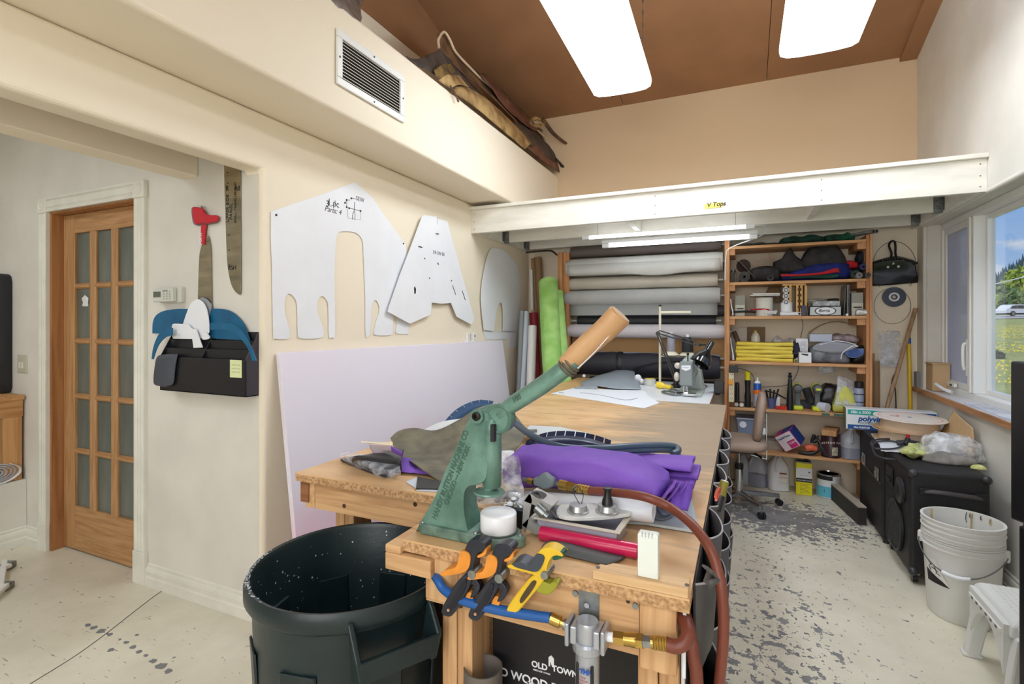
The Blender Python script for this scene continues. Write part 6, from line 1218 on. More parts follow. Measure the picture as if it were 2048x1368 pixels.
# ================================================================= BUCKETS, STOOL, TOWER SPEAKER
BK=mat('bucket_white',(226,226,222),.35,var=.03,vs=4);BC_=Vector((.94,3.055,0));rt,rb=.145,.128
def bucket(z0,z1,r0,r1,lab,inner=False,top=False):
 R_=thing('plastic_bucket',lab,'bucket',(BC_.x,BC_.y,z0));h=z1-z0
 pr=[(.001,0),(r0-.004,0),(r0,.006),(r0+(r1-r0)*.75,h-.10)]if not top else[(r1-.008,h-.045)]
 if not top:pr+=[(r1,h-.055),(r1,h-.05),(r1+.006,h-.05),(r1+.007,h-.044),(r1,h-.042)]
 pr+=[(r1+.001,h-.028),(r1+.006,h-.026),(r1+.006,h-.02),(r1+.001,h-.018),(r1+.001,h-.006),(r1+.007,h-.004),(r1+.007,h),(r1-.004,h),(r1-.006,h-.02),(r0-.004+(r1-r0)*.7,h-.11)]
 if not top:pr+=[(r0-.006,.01),(.001,.01)]
 return R_,build(G().lathe(pr,(BC_.x,BC_.y,z0),seg=48,cap=False),'body',BK,R_,smooth=True,ang=50)
B1,bb=bucket(0,.37,rb,rt,'bottom white bucket of the nested stack with warning label');B2,_=bucket(.19-.15,.405,rb-.006,rt-.0,'second white bucket nested in the bottom one');B3,b3=bucket(.085,.452,rb-.012,rt+.002,'top white bucket of the stack with drips inside')
dl=Vector((-.42,-.91,0)).normalized();side=Vector((-dl.y,dl.x,0))
pts=[]
for k in range(21):
 t=-math.pi/2+math.pi*k/20;pts.append(BC_+dl*((rt+.012)*math.cos(t)+.0)+side*((rt+.014)*math.sin(t))+Vector((0,0,.325-.10*math.cos(t)**1.5 if math.cos(t)>0 else .325)))
bl=build(G().tube(pts,.0028,6),'bail',STEEL,B1,smooth=True)
build(G().tube(pts[8:13],.009,10),'grip',WHT,bl,smooth=True)
for s in(-1,1):build(G().obox(BC_+side*s*(rt+.004)+Vector((0,0,.325)),(.03,.03,.05),rz=math.atan2(side.y,side.x)),'bail_lug',BK,B1,bevel=.005)
def on_cyl(a,zz,r):return BC_+Vector((math.cos(a),math.sin(a),0))*r+Vector((0,0,zz))
A0=math.radians(213)
def cyl_patch(q,rr0,n=8):
 """quad (u, z corners) wrapped on the bucket"""
 rows=[]
 for i in range(n+1):
  v=i/n;row=[]
  for j in range(n+1):
   u=j/n;p=[(q[0][k]*(1-u)+q[1][k]*u)*(1-v)+(q[3][k]*(1-u)+q[2][k]*u)*v for k in(0,1)]
   zz=p[1];row.append(on_cyl(A0+p[0]/.14,zz,rr0+(rt-rb)*zz/.37+.0))
  rows.append(row)
 return G().grid(rows)
dq=[(-.055,.205),(-.01,.155),(.055,.165),(.0,.262)]
WL_=build(cyl_patch([(-.05,.255),(-.045,.165),(.055,.16),(-.005,.268)],rb+.0045),'warning_label',mat('label_white',(232,232,228),.5),B1)
build(cyl_patch([(-.05,.215),(-.045,.158),(.057,.158),(.03,.178)],rb+.0055),'label_black_corner',INK,B1)
g=G()
for(u0,z0_),(u1,z1_)in(((-.035,.245),(-.02,.235)),((-.03,.23),(-.015,.245)),((-.01,.24),(.0,.22)),((-.02,.225),(.01,.215)),((-.035,.225),(-.025,.21)),((.0,.205),(.02,.20)),((-.005,.235),(.005,.205))):
 g.tube([on_cyl(A0+u/.14,zz,rb+.006+(rt-rb)*zz/.37)for u,zz in((u0,z0_),((u0+u1)/2,(z0_+z1_)/2+.004),(u1,z1_))],.0014,4)
build(g,'hazard_pictogram',INK,B1)
ins=lambda a,zz:on_cyl(a,zz,rt-.007)
for a,l,m in((1.15,.05,'k'),(1.05,.025,'k'),(.75,.02,'k'),(2.2,.05,'y'),(.45,.03,'y'),(1.0,.10,'y')):
 build(G().tube([ins(a,.446),ins(a+.02,.446-l*.6),ins(a-.01,.446-l)],.003 if m=='k' else .008,6,smooth=3,flat=.3),'drip',INK if m=='k' else mat('drip_tan',(208,186,130),.6),b3)
# step stool
ST=mat('stool_white',(222,224,220),.45);sx,sy,sz=.875,2.40,.318
SO=thing('step_stool','white plastic step stool with arched legs at lower right','stool',(sx+.14,sy+.18,0))
X0_,X1_,Y0_,Y1_=.835,1.12,2.33,2.72
def leg(x0,y0,xt,yt,dx,dy):
 return G().hexa([(x0,y0,0),(x0+dx,y0,0),(x0+dx,y0+dy,0),(x0,y0+dy,0),(xt,yt,sz-.05),(xt+dx*1.1,yt,sz-.05),(xt+dx*1.1,yt+dy*1.4,sz-.05),(xt,yt+dy*1.4,sz-.05)])
i=.035
build(G().rings([[Vector((x,y,zz))for x,y in crom([Vector((X0_+i+o,Y0_+i+o)),Vector((X1_-i-o,Y0_+i+o)),Vector((X1_-i-o,Y1_-i-o)),Vector((X0_+i+o,Y1_-i-o))],1,True)]for zz,o in((sz-.06,-.012),(sz-.012,-.004),(sz,.012))]),'seat',ST,SO,bevel=.014,seg=3)
for k,(x,y)in enumerate(((X0_,Y1_-.04),(X1_-.05,Y1_-.04),(X0_,Y0_),(X1_-.05,Y0_))):
 build(leg(x,y,x+(i if x<.95 else-i),y+(i-.03 if y<2.5 else-i),.05,.04),'leg',ST,SO,bevel=.008)
 build(G().box((x-.005,y-.004,0),(x+.055,y+.045,.012)),'foot_rim',ST,SO,bevel=.004)
for y in(Y0_+.01,Y1_-.05):
 arch=[(X0_+.05+(X1_-X0_-.10)*t,sz-.07-.13*(abs(2*t-1)**2.2))for t in[k/14 for k in range(15)]]
 build(G().prism([(X0_+.045,y,sz-.02)]+[(x,y,zz)for x,zz in arch]+[(X1_-.045,y,sz-.02)],(0,.02,0)),'arched_apron',ST,SO)
for x in(X0_+.012,X1_-.035):
 arch=[(Y0_+.05+(Y1_-Y0_-.10)*t,sz-.07-.13*(abs(2*t-1)**2.2))for t in[k/14 for k in range(15)]]
 build(G().prism([(x,Y0_+.045,sz-.02)]+[(x,yy,zz)for yy,zz in arch]+[(x,Y1_-.045,sz-.02)],(.02,0,0)),'arched_apron',ST,SO)
g=G()
for k in range(14):
 for j in range(9):g.box((X0_+.07+j*.02,Y0_+.07+k*.02,sz),(X0_+.078+j*.02,Y0_+.078+k*.02,sz+.0012))
build(g,'grip_pattern',ST,SO,kind='stuff')
rl=build(G().bar((X0_+.018,Y0_+.06,sz-.055),(X0_+.018,Y1_-.05,sz-.055),.022,.02),'slotted_rail',ST,SO,bevel=.002);g=G()
for k in range(6):g.obox((X0_+.006,Y0_+.09+k*.042,sz-.052),(.002,.014,.008))
build(g,'slots',mat('slot_grey',(110,110,108),.7),rl)
# tower speaker at the right picture edge
TW=mat('tower_black',(22,23,27),.35);xe=P(2020,720,T=1.62)
TWR=thing('tower_speaker','tall black tower cabinet cropped by the right picture edge','speaker',(xe.x+.14,xe.y-.12,0))
xa_,ya_=xe.x,xe.y;zt_=P(2020,722,T=1.62).z;zm=P(2025,1045,T=1.62).z
Rw=Vector((CS,SN,0));Fw=Vector((-SN,CS,0))
def tb(u0,u1,w0,w1,z0,z1):return G().hexa([Vector((xa_,ya_,0))+Rw*u+Fw*w+Vector((0,0,zz))for zz in(z0,z1)for u,w in((u0,w0),(u1,w0),(u1,w1),(u0,w1))])
build(tb(0,.26,-.3,0,zm+.012,zt_),'upper_cabinet',TW,TWR,bevel=.006);build(tb(.022,.24,-.28,-.02,zm-.004,zm+.012),'neck',BLK,TWR);build(tb(.016,.25,-.29,-.01,.0,zm-.004),'lower_cabinet',TW,TWR,bevel=.006)
a=P(2031,716,T=1.55);b=P(2031,688,T=1.55)
DC=thing('desk_device','small black box with round white sticker on tower speaker','box',(a.x,a.y,zt_+.001))
build(tb(.016,.15,-.20,-.05,zt_+.001,zt_+.055),'body',BLK,DC,bevel=.004)
c=Vector((xa_,ya_,zt_+.028))+Rw*.036+Fw*(-.2008);build(G().lathe([(.001,0),(.017,0),(.017,.0008),(.001,.0008)],c,-Fw,24),'round_sticker',WHT,DC);build(G().lathe([(.001,.0009),(.006,.0009),(.001,.0012)],c,-Fw,6),'sticker_star',PBL,DC)
# ================================================================= FLOOR, BACK RIGHT
def flr(px,py,back):p=P(px,py,Z=0);d=Vector((p.x,p.y,0)).normalized();return Vector((p.x,p.y,0))+d*back
c=flr(1556,982,.06);c.y=min(c.y,4.78);jug(c,.155,.155,.30,'opaque white jug with a small red brown label',JGW,yaw=.2)
nj=bpy.data.objects['plastic_jug.001']if 'plastic_jug.001' in bpy.data.objects else None
lb=G().box((c.x+.005,c.y-.083,.08),(c.x+.06,c.y-.081,.16));L1=build(lb,'paper_label',mat('label_cream',(222,214,206),.5),nj);build(G().box((c.x+.007,c.y-.084,.145),(c.x+.058,c.y-.083,.157)),'label_band',mat('label_rust',(130,66,56),.5),nj)
text('FLEX GLUE','lettering',mat('label_rust',(130,66,56),.5),nj,(c.x+.007,c.y-.084,.115),(1,0,0),z,.011,ext=.0002)
c=flr(1515,974,.06);c.y=min(c.y,4.78);jug(c,.15,.15,.29,'translucent jug with handwriting, half full, left of white jug',JG,yaw=-.3,level=(.4,LQ),capm=BLK)
text('ISOPROPL','handwriting',INK,bpy.data.objects['plastic_jug.002'],(c.x-.05,c.y-.085,.115),(1,-.25,0),z,.022,ext=.0003)
c=flr(1487,968,.06);c.y=4.79;jug(c,.12,.12,.27,'narrow pale jug partly hidden by the chair column',JG,yaw=-.1)
c=flr(1607,991,.05);YC=thing('solvent_tin','yellow, white and black rectangular tin with carry handle','tin',c);w2,d2,h2=.057,.045,.255
YLW=mat('tin_yellow',(236,226,30),.35)
build(G().box((c.x-w2,c.y-d2,0),(c.x+w2,c.y+d2,h2)),'tin',YLW,YC,bevel=.006)
f=c.y-d2
build(G().box((c.x-w2+.002,f-.001,.135),(c.x+w2-.002,f,.215)),'white_panel',WHT,YC);build(G().box((c.x-w2+.002,f-.0012,.105),(c.x+w2-.002,f,.135)),'black_band',INK,YC)
build(G().box((c.x-w2+.004,c.y-d2+.004,h2),(c.x+w2-.004,c.y+d2-.004,h2+.008)),'top_rim',STEEL,YC,bevel=.002);build(G().cyl((c.x+.02,c.y,h2+.008),(c.x+.02,c.y,h2+.02),.016),'screw_cap',BLK,YC)
build(G().tube([(c.x-.045,c.y,h2+.006),(c.x-.03,c.y,h2+.03),(c.x+.0,c.y,h2+.03),(c.x+.012,c.y,h2+.006)],.004,6,smooth=4),'carry_handle',STEEL,YC,smooth=True)
text('DENATURED ALCOHOL','lettering',WHT,YC,(c.x-w2+.008,f-.0016,.115),(1,0,0),z,.0105,ext=.0002,bold=.0003);text('klean supply','lettering',mat('print_grey',(150,152,156),.5),YC,(c.x-.03,f-.0016,.155),(1,0,0),z,.012,ext=.0002);build(G().lathe([(.002,0),(.009,0),(.009,.0006),(.002,.0006)],(c.x+.035,f-.001,.185),(0,-1,0),3),'leaf_mark',INK,YC)
g=G()
for k in range(7):g.box((c.x-.03,f-.0005,.02+k*.011),(c.x+.045-.01*(k%3),f-.0002,.023+k*.011))
build(g,'small_print',mat('print_olive2',(150,140,30),.5),YC)
c=flr(1657,999,.085);c.y=min(c.y,4.78);PC=thing('paint_can','white and pale blue paint can with silver lid','paint can',c);r=.083;h=.185
build(G().lathe([(r,.004),(r,h-.006)],c,seg=40,cap=True),'can',mat('can_white',(226,228,230),.4),PC,smooth=True)
build(G().lathe([(.001,h-.006),(r+.002,h-.006),(r+.002,h),(r-.012,h),(r-.014,h-.008),(.001,h-.008)],c,seg=40,cap=False).lathe([(r+.002,0),(r+.002,.006),(r,.007)],c,seg=40,cap=False),'lid_rim',CHROME,PC,smooth=True)
def wrap(a0,a1,z0,z1,m,nm):build(G().grid([[c+Vector((math.sin(a),-math.cos(a),0))*(r+.001)+Vector((0,0,zz))for a in[a0+(a1-a0)*k/10 for k in range(11)]]for zz in(z0,z1)]),nm,m,PC,smooth=True)
wrap(-1.3,.2,.012,.095,mat('print_skyblue',(96,186,210),.4),'blue_panel');wrap(-1.3,.2,.145,h-.008,INK,'black_band')
g=G()
for k in range(9):g.grid([[c+Vector((math.sin(a),-math.cos(a),0))*(r+.0014)+Vector((0,0,zz))for a in[.45+.05*j for j in range(13)]]for zz in(.04+k*.014,.043+k*.014)])
build(g,'small_print',mat('print_lightgrey',(176,178,180),.5),PC);arc_text('!',PC,INK,c,r+.002,.05,-.4,.03)
a,b=P(1682,968,Z=.06),P(1738,1006,Z=.06);b=Vector((.74,4.12,.06))
a=Vector((.63,4.75,.06));build(G().bar(a,b,.05,.115),'dark_trunk_board',mat('board_blackbrown',(44,40,38),.6),label='dark board on edge on the floor beside the flight case',cat='board');
build(G().bar(a+Vector((0,0,.0625)),b+Vector((0,0,.0625)),.052,.008),'pale_strip',mat('strip_pale',(176,166,150),.7),label='pale strip lying along the dark floor board',cat='strip')
# ================================================================= OFFICE CHAIR
CHC=Vector((-.02,4.22,0));UP=mat('upholstery_taupe',(168,146,130),.7,bump=.2,bs=140,var=.06,vs=4)
CR=thing('office_chair','taupe padded swivel chair on chrome base beside the sewing table','chair',CHC)
def pad(c,sx_,sy_,sz_,e=.35,n=22,m_=13):
 rows=[]
 for i in range(m_):
  ph=-math.pi/2+math.pi*i/(m_-1);cp=abs(math.cos(ph))**e if 0<i<m_-1 else .55;sp2=math.copysign(abs(math.sin(ph))**.8,math.sin(ph))
  rows.append([c+Vector((sx_*cp*math.copysign(abs(math.cos(t))**.55,math.cos(t)),sy_*cp*math.copysign(abs(math.sin(t))**.55,math.sin(t)),sz_*sp2))for t in[2*math.pi*k/n for k in range(n)]])
 return G().rings(rows)
build(pad(CHC+Vector((-.04,0,.47)),.235,.22,.042),'seat',UP,CR,smooth=True,ang=180)
bk=pad(Vector((0,0,0)),.20,.165,.032);Rb=Matrix.Rotation(math.radians(97),3,'Y')
bx=P(1519,820,Y=4.22);bk.v=[Vector((bx.x,4.22,.675))+Rb@Vector((v.x*.9,v.y,v.z))for v in bk.v]
build(bk,'backrest',UP,CR,smooth=True,ang=180)
xs_=P(1533,830,Y=4.22).x;build(G().bar((xs_,4.22,.70),(xs_,4.22,.36),.03,.008,up=(1,0,0)).bar((xs_,4.22,.362),(CHC.x+.02,4.22,.40),.03,.008),'back_support',CHROME,CR,bevel=.002)
build(G().box((CHC.x-.10,4.12,.405),(CHC.x+.10,4.32,.43)),'seat_plate',BLK,CR,bevel=.004)
build(G().tube([(CHC.x+.05,4.2,.41),(CHC.x+.12,4.16,.40),(CHC.x+.15,4.14,.385)],.008,8),'lever',BLK,CR,smooth=True)
build(G().cyl(CHC+Vector((0,0,.09)),CHC+Vector((0,0,.27)),.026,seg=20),'column',CHROME,CR,smooth=True);build(G().cyl(CHC+Vector((0,0,.27)),CHC+Vector((0,0,.31)),.03,seg=20),'collar',BLK,CR,smooth=True);build(G().cyl(CHC+Vector((0,0,.31)),CHC+Vector((0,0,.41)),.009,seg=12),'screw_shaft',CHROME,CR,smooth=True)
for k,a in enumerate((-1.05,.35,1.75,3.05,4.15)):
 e=CHC+Vector((math.cos(a)*.29,math.sin(a)*.29,.075));build(G().bar(CHC+Vector((0,0,.095)),e,.028,.03),'base_leg',CHROME,CR,bevel=.004)
 t_=Vector((-math.sin(a),math.cos(a),0))
 for s in(-1,1):build(G().cyl(Vector((e.x,e.y,.0245))+t_*(.004*s),Vector((e.x,e.y,.0245))+t_*(.020*s),.0235,seg=18),'caster',mat('caster_black',(28,28,30),.4),CR,smooth=True)
 build(G().cyl((e.x,e.y,.03),e,.006,seg=8),'caster_stem',CHROME,CR)
# ================================================================= WORK TABLE
PLY=None
def ply():
 m,nt,b=base('worn_tabletop');L=nt.links.new;b.inputs['Roughness'].default_value=.42
 tc=nn(nt,'ShaderNodeTexCoord')
 def nz(sc,st,det=6,loc=(0,0,0)):
  mp=nn(nt,'ShaderNodeMapping');mp.inputs['Scale'].default_value=st;mp.inputs['Location'].default_value=loc;L(tc.outputs['Object'],mp.inputs[0])
  n=nn(nt,'ShaderNodeTexNoise');n.inputs['Scale'].default_value=sc;n.inputs['Detail'].default_value=det;n.inputs['Distortion'].default_value=.6;L(mp.outputs[0],n.inputs[0]);return n.outputs[0]
 r=nn(nt,'ShaderNodeValToRGB');L(nz(4,(1,1.8,3)),r.inputs[0]);r.color_ramp.elements[0].position=.3;r.color_ramp.elements[0].color=lin((200,158,108));r.color_ramp.elements[1].position=.65;r.color_ramp.elements[1].color=lin((228,190,142))
 # grey worn zone towards the right-hand edge of the long table
 sx=nn(nt,'ShaderNodeSeparateXYZ');L(tc.outputs['Object'],sx.inputs[0])
 mr=nn(nt,'ShaderNodeMapRange');L(sx.outputs[0],mr.inputs[0]);mr.inputs[1].default_value=-.75;mr.inputs[2].default_value=-.12
 my=nn(nt,'ShaderNodeMapRange');L(sx.outputs[1],my.inputs[0]);my.inputs[1].default_value=1.3;my.inputs[2].default_value=2.2
 mu=nn(nt,'ShaderNodeMath',operation='MULTIPLY');L(mr.outputs[0],mu.inputs[0]);L(my.outputs[0],mu.inputs[1])
 ma=nn(nt,'ShaderNodeMath',operation='MULTIPLY_ADD');L(mu.outputs[0],ma.inputs[0]);ma.inputs[1].default_value=.62;L(nz(5,(.8,3,1),8,(4,0,0)),ma.inputs[2])
 r2=nn(nt,'ShaderNodeValToRGB');L(ma.outputs[0],r2.inputs[0]);r2.color_ramp.elements[0].position=.55;r2.color_ramp.elements[0].color=(0,0,0,1);r2.color_ramp.elements[1].position=.9;r2.color_ramp.elements[1].color=(.85,.85,.85,1)
 mx=nn(nt,'ShaderNodeMixRGB');L(r2.outputs[0],mx.inputs[0]);L(r.outputs[0],mx.inputs[1]);mx.inputs[2].default_value=lin((150,136,118))
 s=nz(16,(.35,1.6,1),5,(1,7,0));r3=nn(nt,'ShaderNodeValToRGB');L(s,r3.inputs[0]);r3.color_ramp.elements[0].position=.62;r3.color_ramp.elements[0].color=(0,0,0,1);r3.color_ramp.elements[1].position=.72;r3.color_ramp.elements[1].color=(.45,.45,.45,1)
 mx2=nn(nt,'ShaderNodeMixRGB');L(r3.outputs[0],mx2.inputs[0]);L(mx.outputs[0],mx2.inputs[1]);mx2.inputs[2].default_value=lin((128,96,66));L(mx2.outputs[0],b.inputs['Base Color'])
 return m
PLY=ply()
PBD=mat('particle_board',(208,168,122),.8,c2=(160,120,80),vs=130,bump=.4,bs=200,detail=3)
F2X=wood('fir_2x4_x',(214,172,124),(182,136,92),0,8);F2Z=wood('fir_2x4_z',(214,172,124),(182,136,92),2,8);F2Y=wood('fir_2x4_y',(214,172,124),(182,136,92),1,8)
TX0,TX1,TXN,TY0,TYW,TY1=-1.33,-.085,-.70,.955,1.235,3.29
TB_=thing('work_table','long wooden work table with particle board edge and narrow front end','table',(-.6,2.1,0))
tb_=lambda n_,g,m=F2X,par=None,**k:build(g,n_,m,par or TB_,**k)
L6=[(TXN,TY0),(TX1,TY0),(TX1,TY1),(TX0,TY1),(TX0,TYW),(TXN,TYW)]
o=tb_('tabletop',G().prism([(x,y,ZT-.004)for x,y in L6],(0,0,.004)),PLY)
o.data.transform(Matrix.Translation(WL[o.name]));o.location=-Vector(TB_.location);WL[o.name]=Vector((0,0,0))
tb_('core_board',G().prism([(x,y,ZT-.026)for x,y in L6],(0,0,.022)),PBD)
zb=ZT-.026
tb_('apron',G().box((TX0+.06,TYW+.025,zb-.09),(TXN+.03,TYW+.063,zb)));tb_('apron',G().box((TX0+.02,TYW+.025,zb-.09),(TX0+.058,TY1-.03,zb)),F2Y)
tb_('apron',G().box((TXN+.055,TY0+.012,zb-.105),(-.175,TY0+.05,zb)));tb_('apron',G().box((TX1-.045,TY0+.06,zb-.09),(TX1-.012,TY1-.03,zb)),F2Y)
tb_('end_block',G().box((-.742,TY0-.01,zb-.045),(-.62,TY0+.08,zb-.006)).box((-.742,TY0-.01,zb-.006),(-.70,TY0+.2,zb+.012)),F2X,bevel=.003)
tb_('end_block',G().box((TX0+.0,TYW+.02,zb-.075),(TX0+.035,TYW+.07,zb)),wood('block_dark',(150,98,60),(112,68,40),0,8),bevel=.002)
for x0,x1 in((-.630,-.592),(-.590,-.552)):tb_('leg',G().box((x0,TY0+.055,0),(x1,TY0+.144,zb)),F2Z,bevel=.003)
tb_('leg',G().box((-.645,TY0+.008,zb-.10),(-.562,TY0+.054,zb)),F2Z,bevel=.003)
for x0,x1 in((-.185,-.147),(-.145,-.107)):tb_('leg',G().box((x0,TY0+.052,0),(x1,TY0+.14,zb-(.105 if x0<-.15 else 0))),F2Z,bevel=.003)
tb_('leg_block',G().box((-.174,TY0+.008,zb-.125),(-.108,TY0+.05,zb)),F2Z,bevel=.003)
for x0,x1 in((-1.25,-1.212),(-1.21,-1.172)):tb_('leg',G().box((x0,1.33,0),(x1,1.42,zb-.001)),F2Z,bevel=.003)
for x,y in((-1.25,3.1),(-.2,3.1)):tb_('leg',G().box((x,y,0),(x+.08,y+.09,zb)),F2Z)
tb_('lower_shelf',G().box((-1.25,1.5,.25),(-.2,3.1,.268)),PBD)
KN=mat('knot_dark',(70,44,26),.6)
for px,py,y_,r_ in((688,1012,TYW+.024,.007),(830,1009,TYW+.024,.007),(921,1213,TY0+.007,.004),(1256,1203,TY0+.011,.004)):c=P(px,py,Y=y_);tb_('knot',G().cyl(c,c+Vector((0,.002,0)),r_,seg=10),KN)
c=P(1270,1213,Y=TY0+.008);tb_('screw',G().cyl(c,c+Vector((0,.006,0)),.006,seg=12),STEEL);c=P(1150,1188,Y=TY0+.008);tb_('screw',G().cyl(c,c+Vector((0,.006,0)),.006,seg=12),STEEL)
# pale strip with the white nylon block
SPW=wood('birch_strip',(226,192,146),(204,164,116),0,6)
cs=[P(x,y,Z=ZT+.018)for x,y in((1180,1149),(1384,1192),(1393,1163),(1210,1127))]
s0,s1=cs[0].x,TX1-.002;STP=build(G().prism([(s0,TY0-.002,ZT+.001),(s1,TY0-.002,ZT+.001),(s1,TY0+.045,ZT+.001),(s0+.03,TY0+.045,ZT+.001),(s0+.018,TY0+.03,ZT+.001),(s0+.006,TY0+.03,ZT+.001)],(0,0,.017)),'wood_strip',SPW,label='pale plywood strip screwed along the table front right edge',cat='wood strip',bevel=.0015)
for px,py in((1196,1135),(1374,1170)):c=P(px,py,Z=ZT+.0185);build(G().cyl(c,c+Vector((0,0,.001)),.004,seg=12),'screw',mat('screw_dark',(80,76,72),.4),STP)
NY=mat('nylon_white',(228,234,226),.3,spec=.4)
c=P(1295,1158,Z=ZT+.018);w=.0185;h=P(1295,1070,Y=c.y).z-ZT-.018
g=G().rings([[Vector((c.x+u,c.y+.002+v,ZT+.0185+h*f))for u,v in((-w,0),(w,0),(w,.022),(-w,.022))]for f in(0,.5,.97)]+[[Vector((c.x+u*.86,c.y+.004+v*.8,ZT+.0185+h))for u,v in((-w,0),(w,0),(w,.022),(-w,.022))]])
NB_=build(g,'nylon_block',NY,label='upright white nylon block standing on the pale wood strip',cat='block',bevel=.003)
g=G()
for k in range(4):g.obox((c.x-.010+.006*k,c.y+.003,ZT+.0185+h-.002),(.001,.006,.008))
build(g,'saw_nicks',mat('print_lightgrey',(176,178,180),.5),NB_)
# ---------------------------------------------------------------- BUTTON PRESS
PYc=1.035;PG=mat('cast_green',(112,150,136),.3,c2=(78,112,100),vs=14,bump=.35,bs=70,detail=8,metal=.15);PGD=mat('cast_green_worn',(120,148,134),.38,c2=(76,100,90),vs=24,bump=.3,bs=90)
PR=thing('button_press','green cast iron hand button press with long lever arm','press',(-.58,PYc,ZT));q=lambda px,py,Y=PYc:P(px,py,Y=Y)
def pp_(name,g,m=PG,par=None,**k):return build(g,name,m,par or PR,smooth=True,**k)
X0p,X1p=-.69,-.497
out=[(X0p+.012,.992),(X1p-.035,.990),(X1p+.0,.985),(X1p+.03,.992),(X1p+.046,1.012),(X1p+.062,1.018),(X1p+.066,1.035),(X1p+.05,1.045),(X1p+.044,1.06),(X1p+.02,1.078),(X1p-.02,1.083),(X1p-.06,1.078),(X0p+.012,1.078),(X0p,1.066),(X0p,1.004)]
pp_('base',G().prism([(x,y,ZT+.0005)for x,y in out],(0,0,.024)),PGD,bevel=.004,seg=3)
# C-shaped body: side silhouette with a thickness that tapers upwards
sil=[(846,1052,1),(862,1022),(882,985),(897,945),(915,905),(932,865),(948,832),(955,821),(966,817),(980,822),(988,836),(990,860),(988,900),(984,950),(966,963),(950,966),(941,978),(940,1000),(943,1025),(952,1058,1)]
def bodyth(g,silh,th0,th1,zlo,zhi,bulge=.0):
 pts=[q(v.x,v.y)for v in cpoly(silh,4)];n=len(pts);layers=[]
 for s,kk in((-1,.86),(-.8,1.0),(.8,1.0),(1,.86)):
  cxm=sum(p.x for p in pts)/n;czm=sum(p.z for p in pts)/n;L_=[]
  for p in pts:
   t=min(1,max(0,(p.z-zlo)/(zhi-zlo)));th=th0+(th1-th0)*t**.7
   L_.append(Vector((cxm+(p.x-cxm)*(1 if kk==1 else .95),PYc+s*th,czm+(p.z-czm)*(1 if kk==1 else .97))))
  layers.append(L_)
 return g.rings(layers)
pp_('body',bodyth(G(),sil,.036,.021,ZT+.02,ZT+.26))
# foot flare between body and base
pp_('body_flare',G().rings([[Vector((x,PYc+y,z_))for x,y in cp]for z_,cp in[(ZT+.022,[(-.682,-.036),(-.57,-.040),(-.558,0),(-.57,.04),(-.682,.036)]),(ZT+.035,[(-.676,-.032),(-.575,-.034),(-.565,0),(-.575,.034),(-.676,.032)]),(ZT+.06,[(-.662,-.028),(-.58,-.03),(-.572,0),(-.58,.03),(-.662,.028)])]]),subs=1)
hx_=q(986,900).x
pp_('ram_housing',G().lathe([(.019,0),(.021,.004),(.021,.13),(.018,.15),(.012,.157),(.001,.158)],(hx_,PYc-.004,q(986,972).z),seg=28))
pp_('slot_opening',G().box((hx_+.008,PYc-.030,q(995,878).z),(hx_+.017,PYc-.018,q(995,845).z)),INK)
c=q(981,984);pp_('ram_disc',G().lathe([(.012,.022),(.012,.008),(.034,.005),(.036,.002),(.034,0),(.001,0)],(c.x,PYc-.006,c.z),seg=32),PG)
c=q(955,832,PYc-.024);pv=pp_('pivot_bolt',G().lathe([(.016,0),(.016,.004),(.001,.004)],c,(0,-1,0),24),PG);pp_('bolt_head',G().lathe([(.010,.004),(.010,.009),(.004,.010),(.003,.005),(.001,.005)],c,(0,-1,0),12),mat('bolt_dark',(44,40,40),.3,metal=.7),pv)
# lever: lug disc, arm, leather grip
c=q(1001,836);pp_('lever_lug',G().lathe([(.001,-.015),(.030,-.015),(.033,-.011),(.033,.011),(.030,.015),(.001,.015)],c,(0,1,0),32));pp_('lug_rim',G().lathe([(.025,-.0155),(.030,-.0185),(.033,-.015),(.025,-.0155)],c,(0,1,0),32,cap=False))
pp_('lever_link',G().tube([q(962,830),q(980,822),q(1000,826)],.015,14,smooth=4));pp_('lever_link',G().tube([q(988,838),q(999,852),q(1012,850)],.011,12,smooth=4))
AR=[(1000,830),(1020,812),(1050,793),(1085,770),(1115,748),(1138,731),(1150,720)]
pp_('lever_arm',G().tube([q(*p)for p in AR],lambda t:.0185+.002*math.sin(t*3),20,smooth=5,flat=.85))
LEA=mat('grip_leather',(200,158,114),.38,c2=(182,138,94),vs=10,bump=.1,bs=90)
GRP=[(1136,731),(1152,712),(1180,686),(1210,660),(1232,638),(1242,628)]
gp_=pp_('leather_grip',G().tube([q(*p)for p in GRP],lambda t:(.0235+.004*t)if t<.96 else .024,22,smooth=5,flat=.8),LEA)
g=G()
for k in range(34):
 t=k/33;x=1156+(1232-1156)*t;y=736-(736-654)*t+4*math.sin(t*3.1);g.ball(q(x,y,PYc-.012),.0016,6)
build(g,'stitching',WHT,gp_,smooth=True)
pp_('end_fold',G().tube([q(1232,632,PYc-.018),q(1240,636,PYc-.006),q(1246,644,PYc-.012)],.007,8,smooth=3),LEA,gp_)
WRP=mat('wire_wrap',(120,112,96),.4,metal=.5)
for k in range(3):c=q(1130+5*k,738-5*k);pp_('wire_wrap',G().lathe([(.0215,0),(.024,.003),(.0215,.006)],c,q(1150,720)-q(1130,738),20,cap=False),WRP)
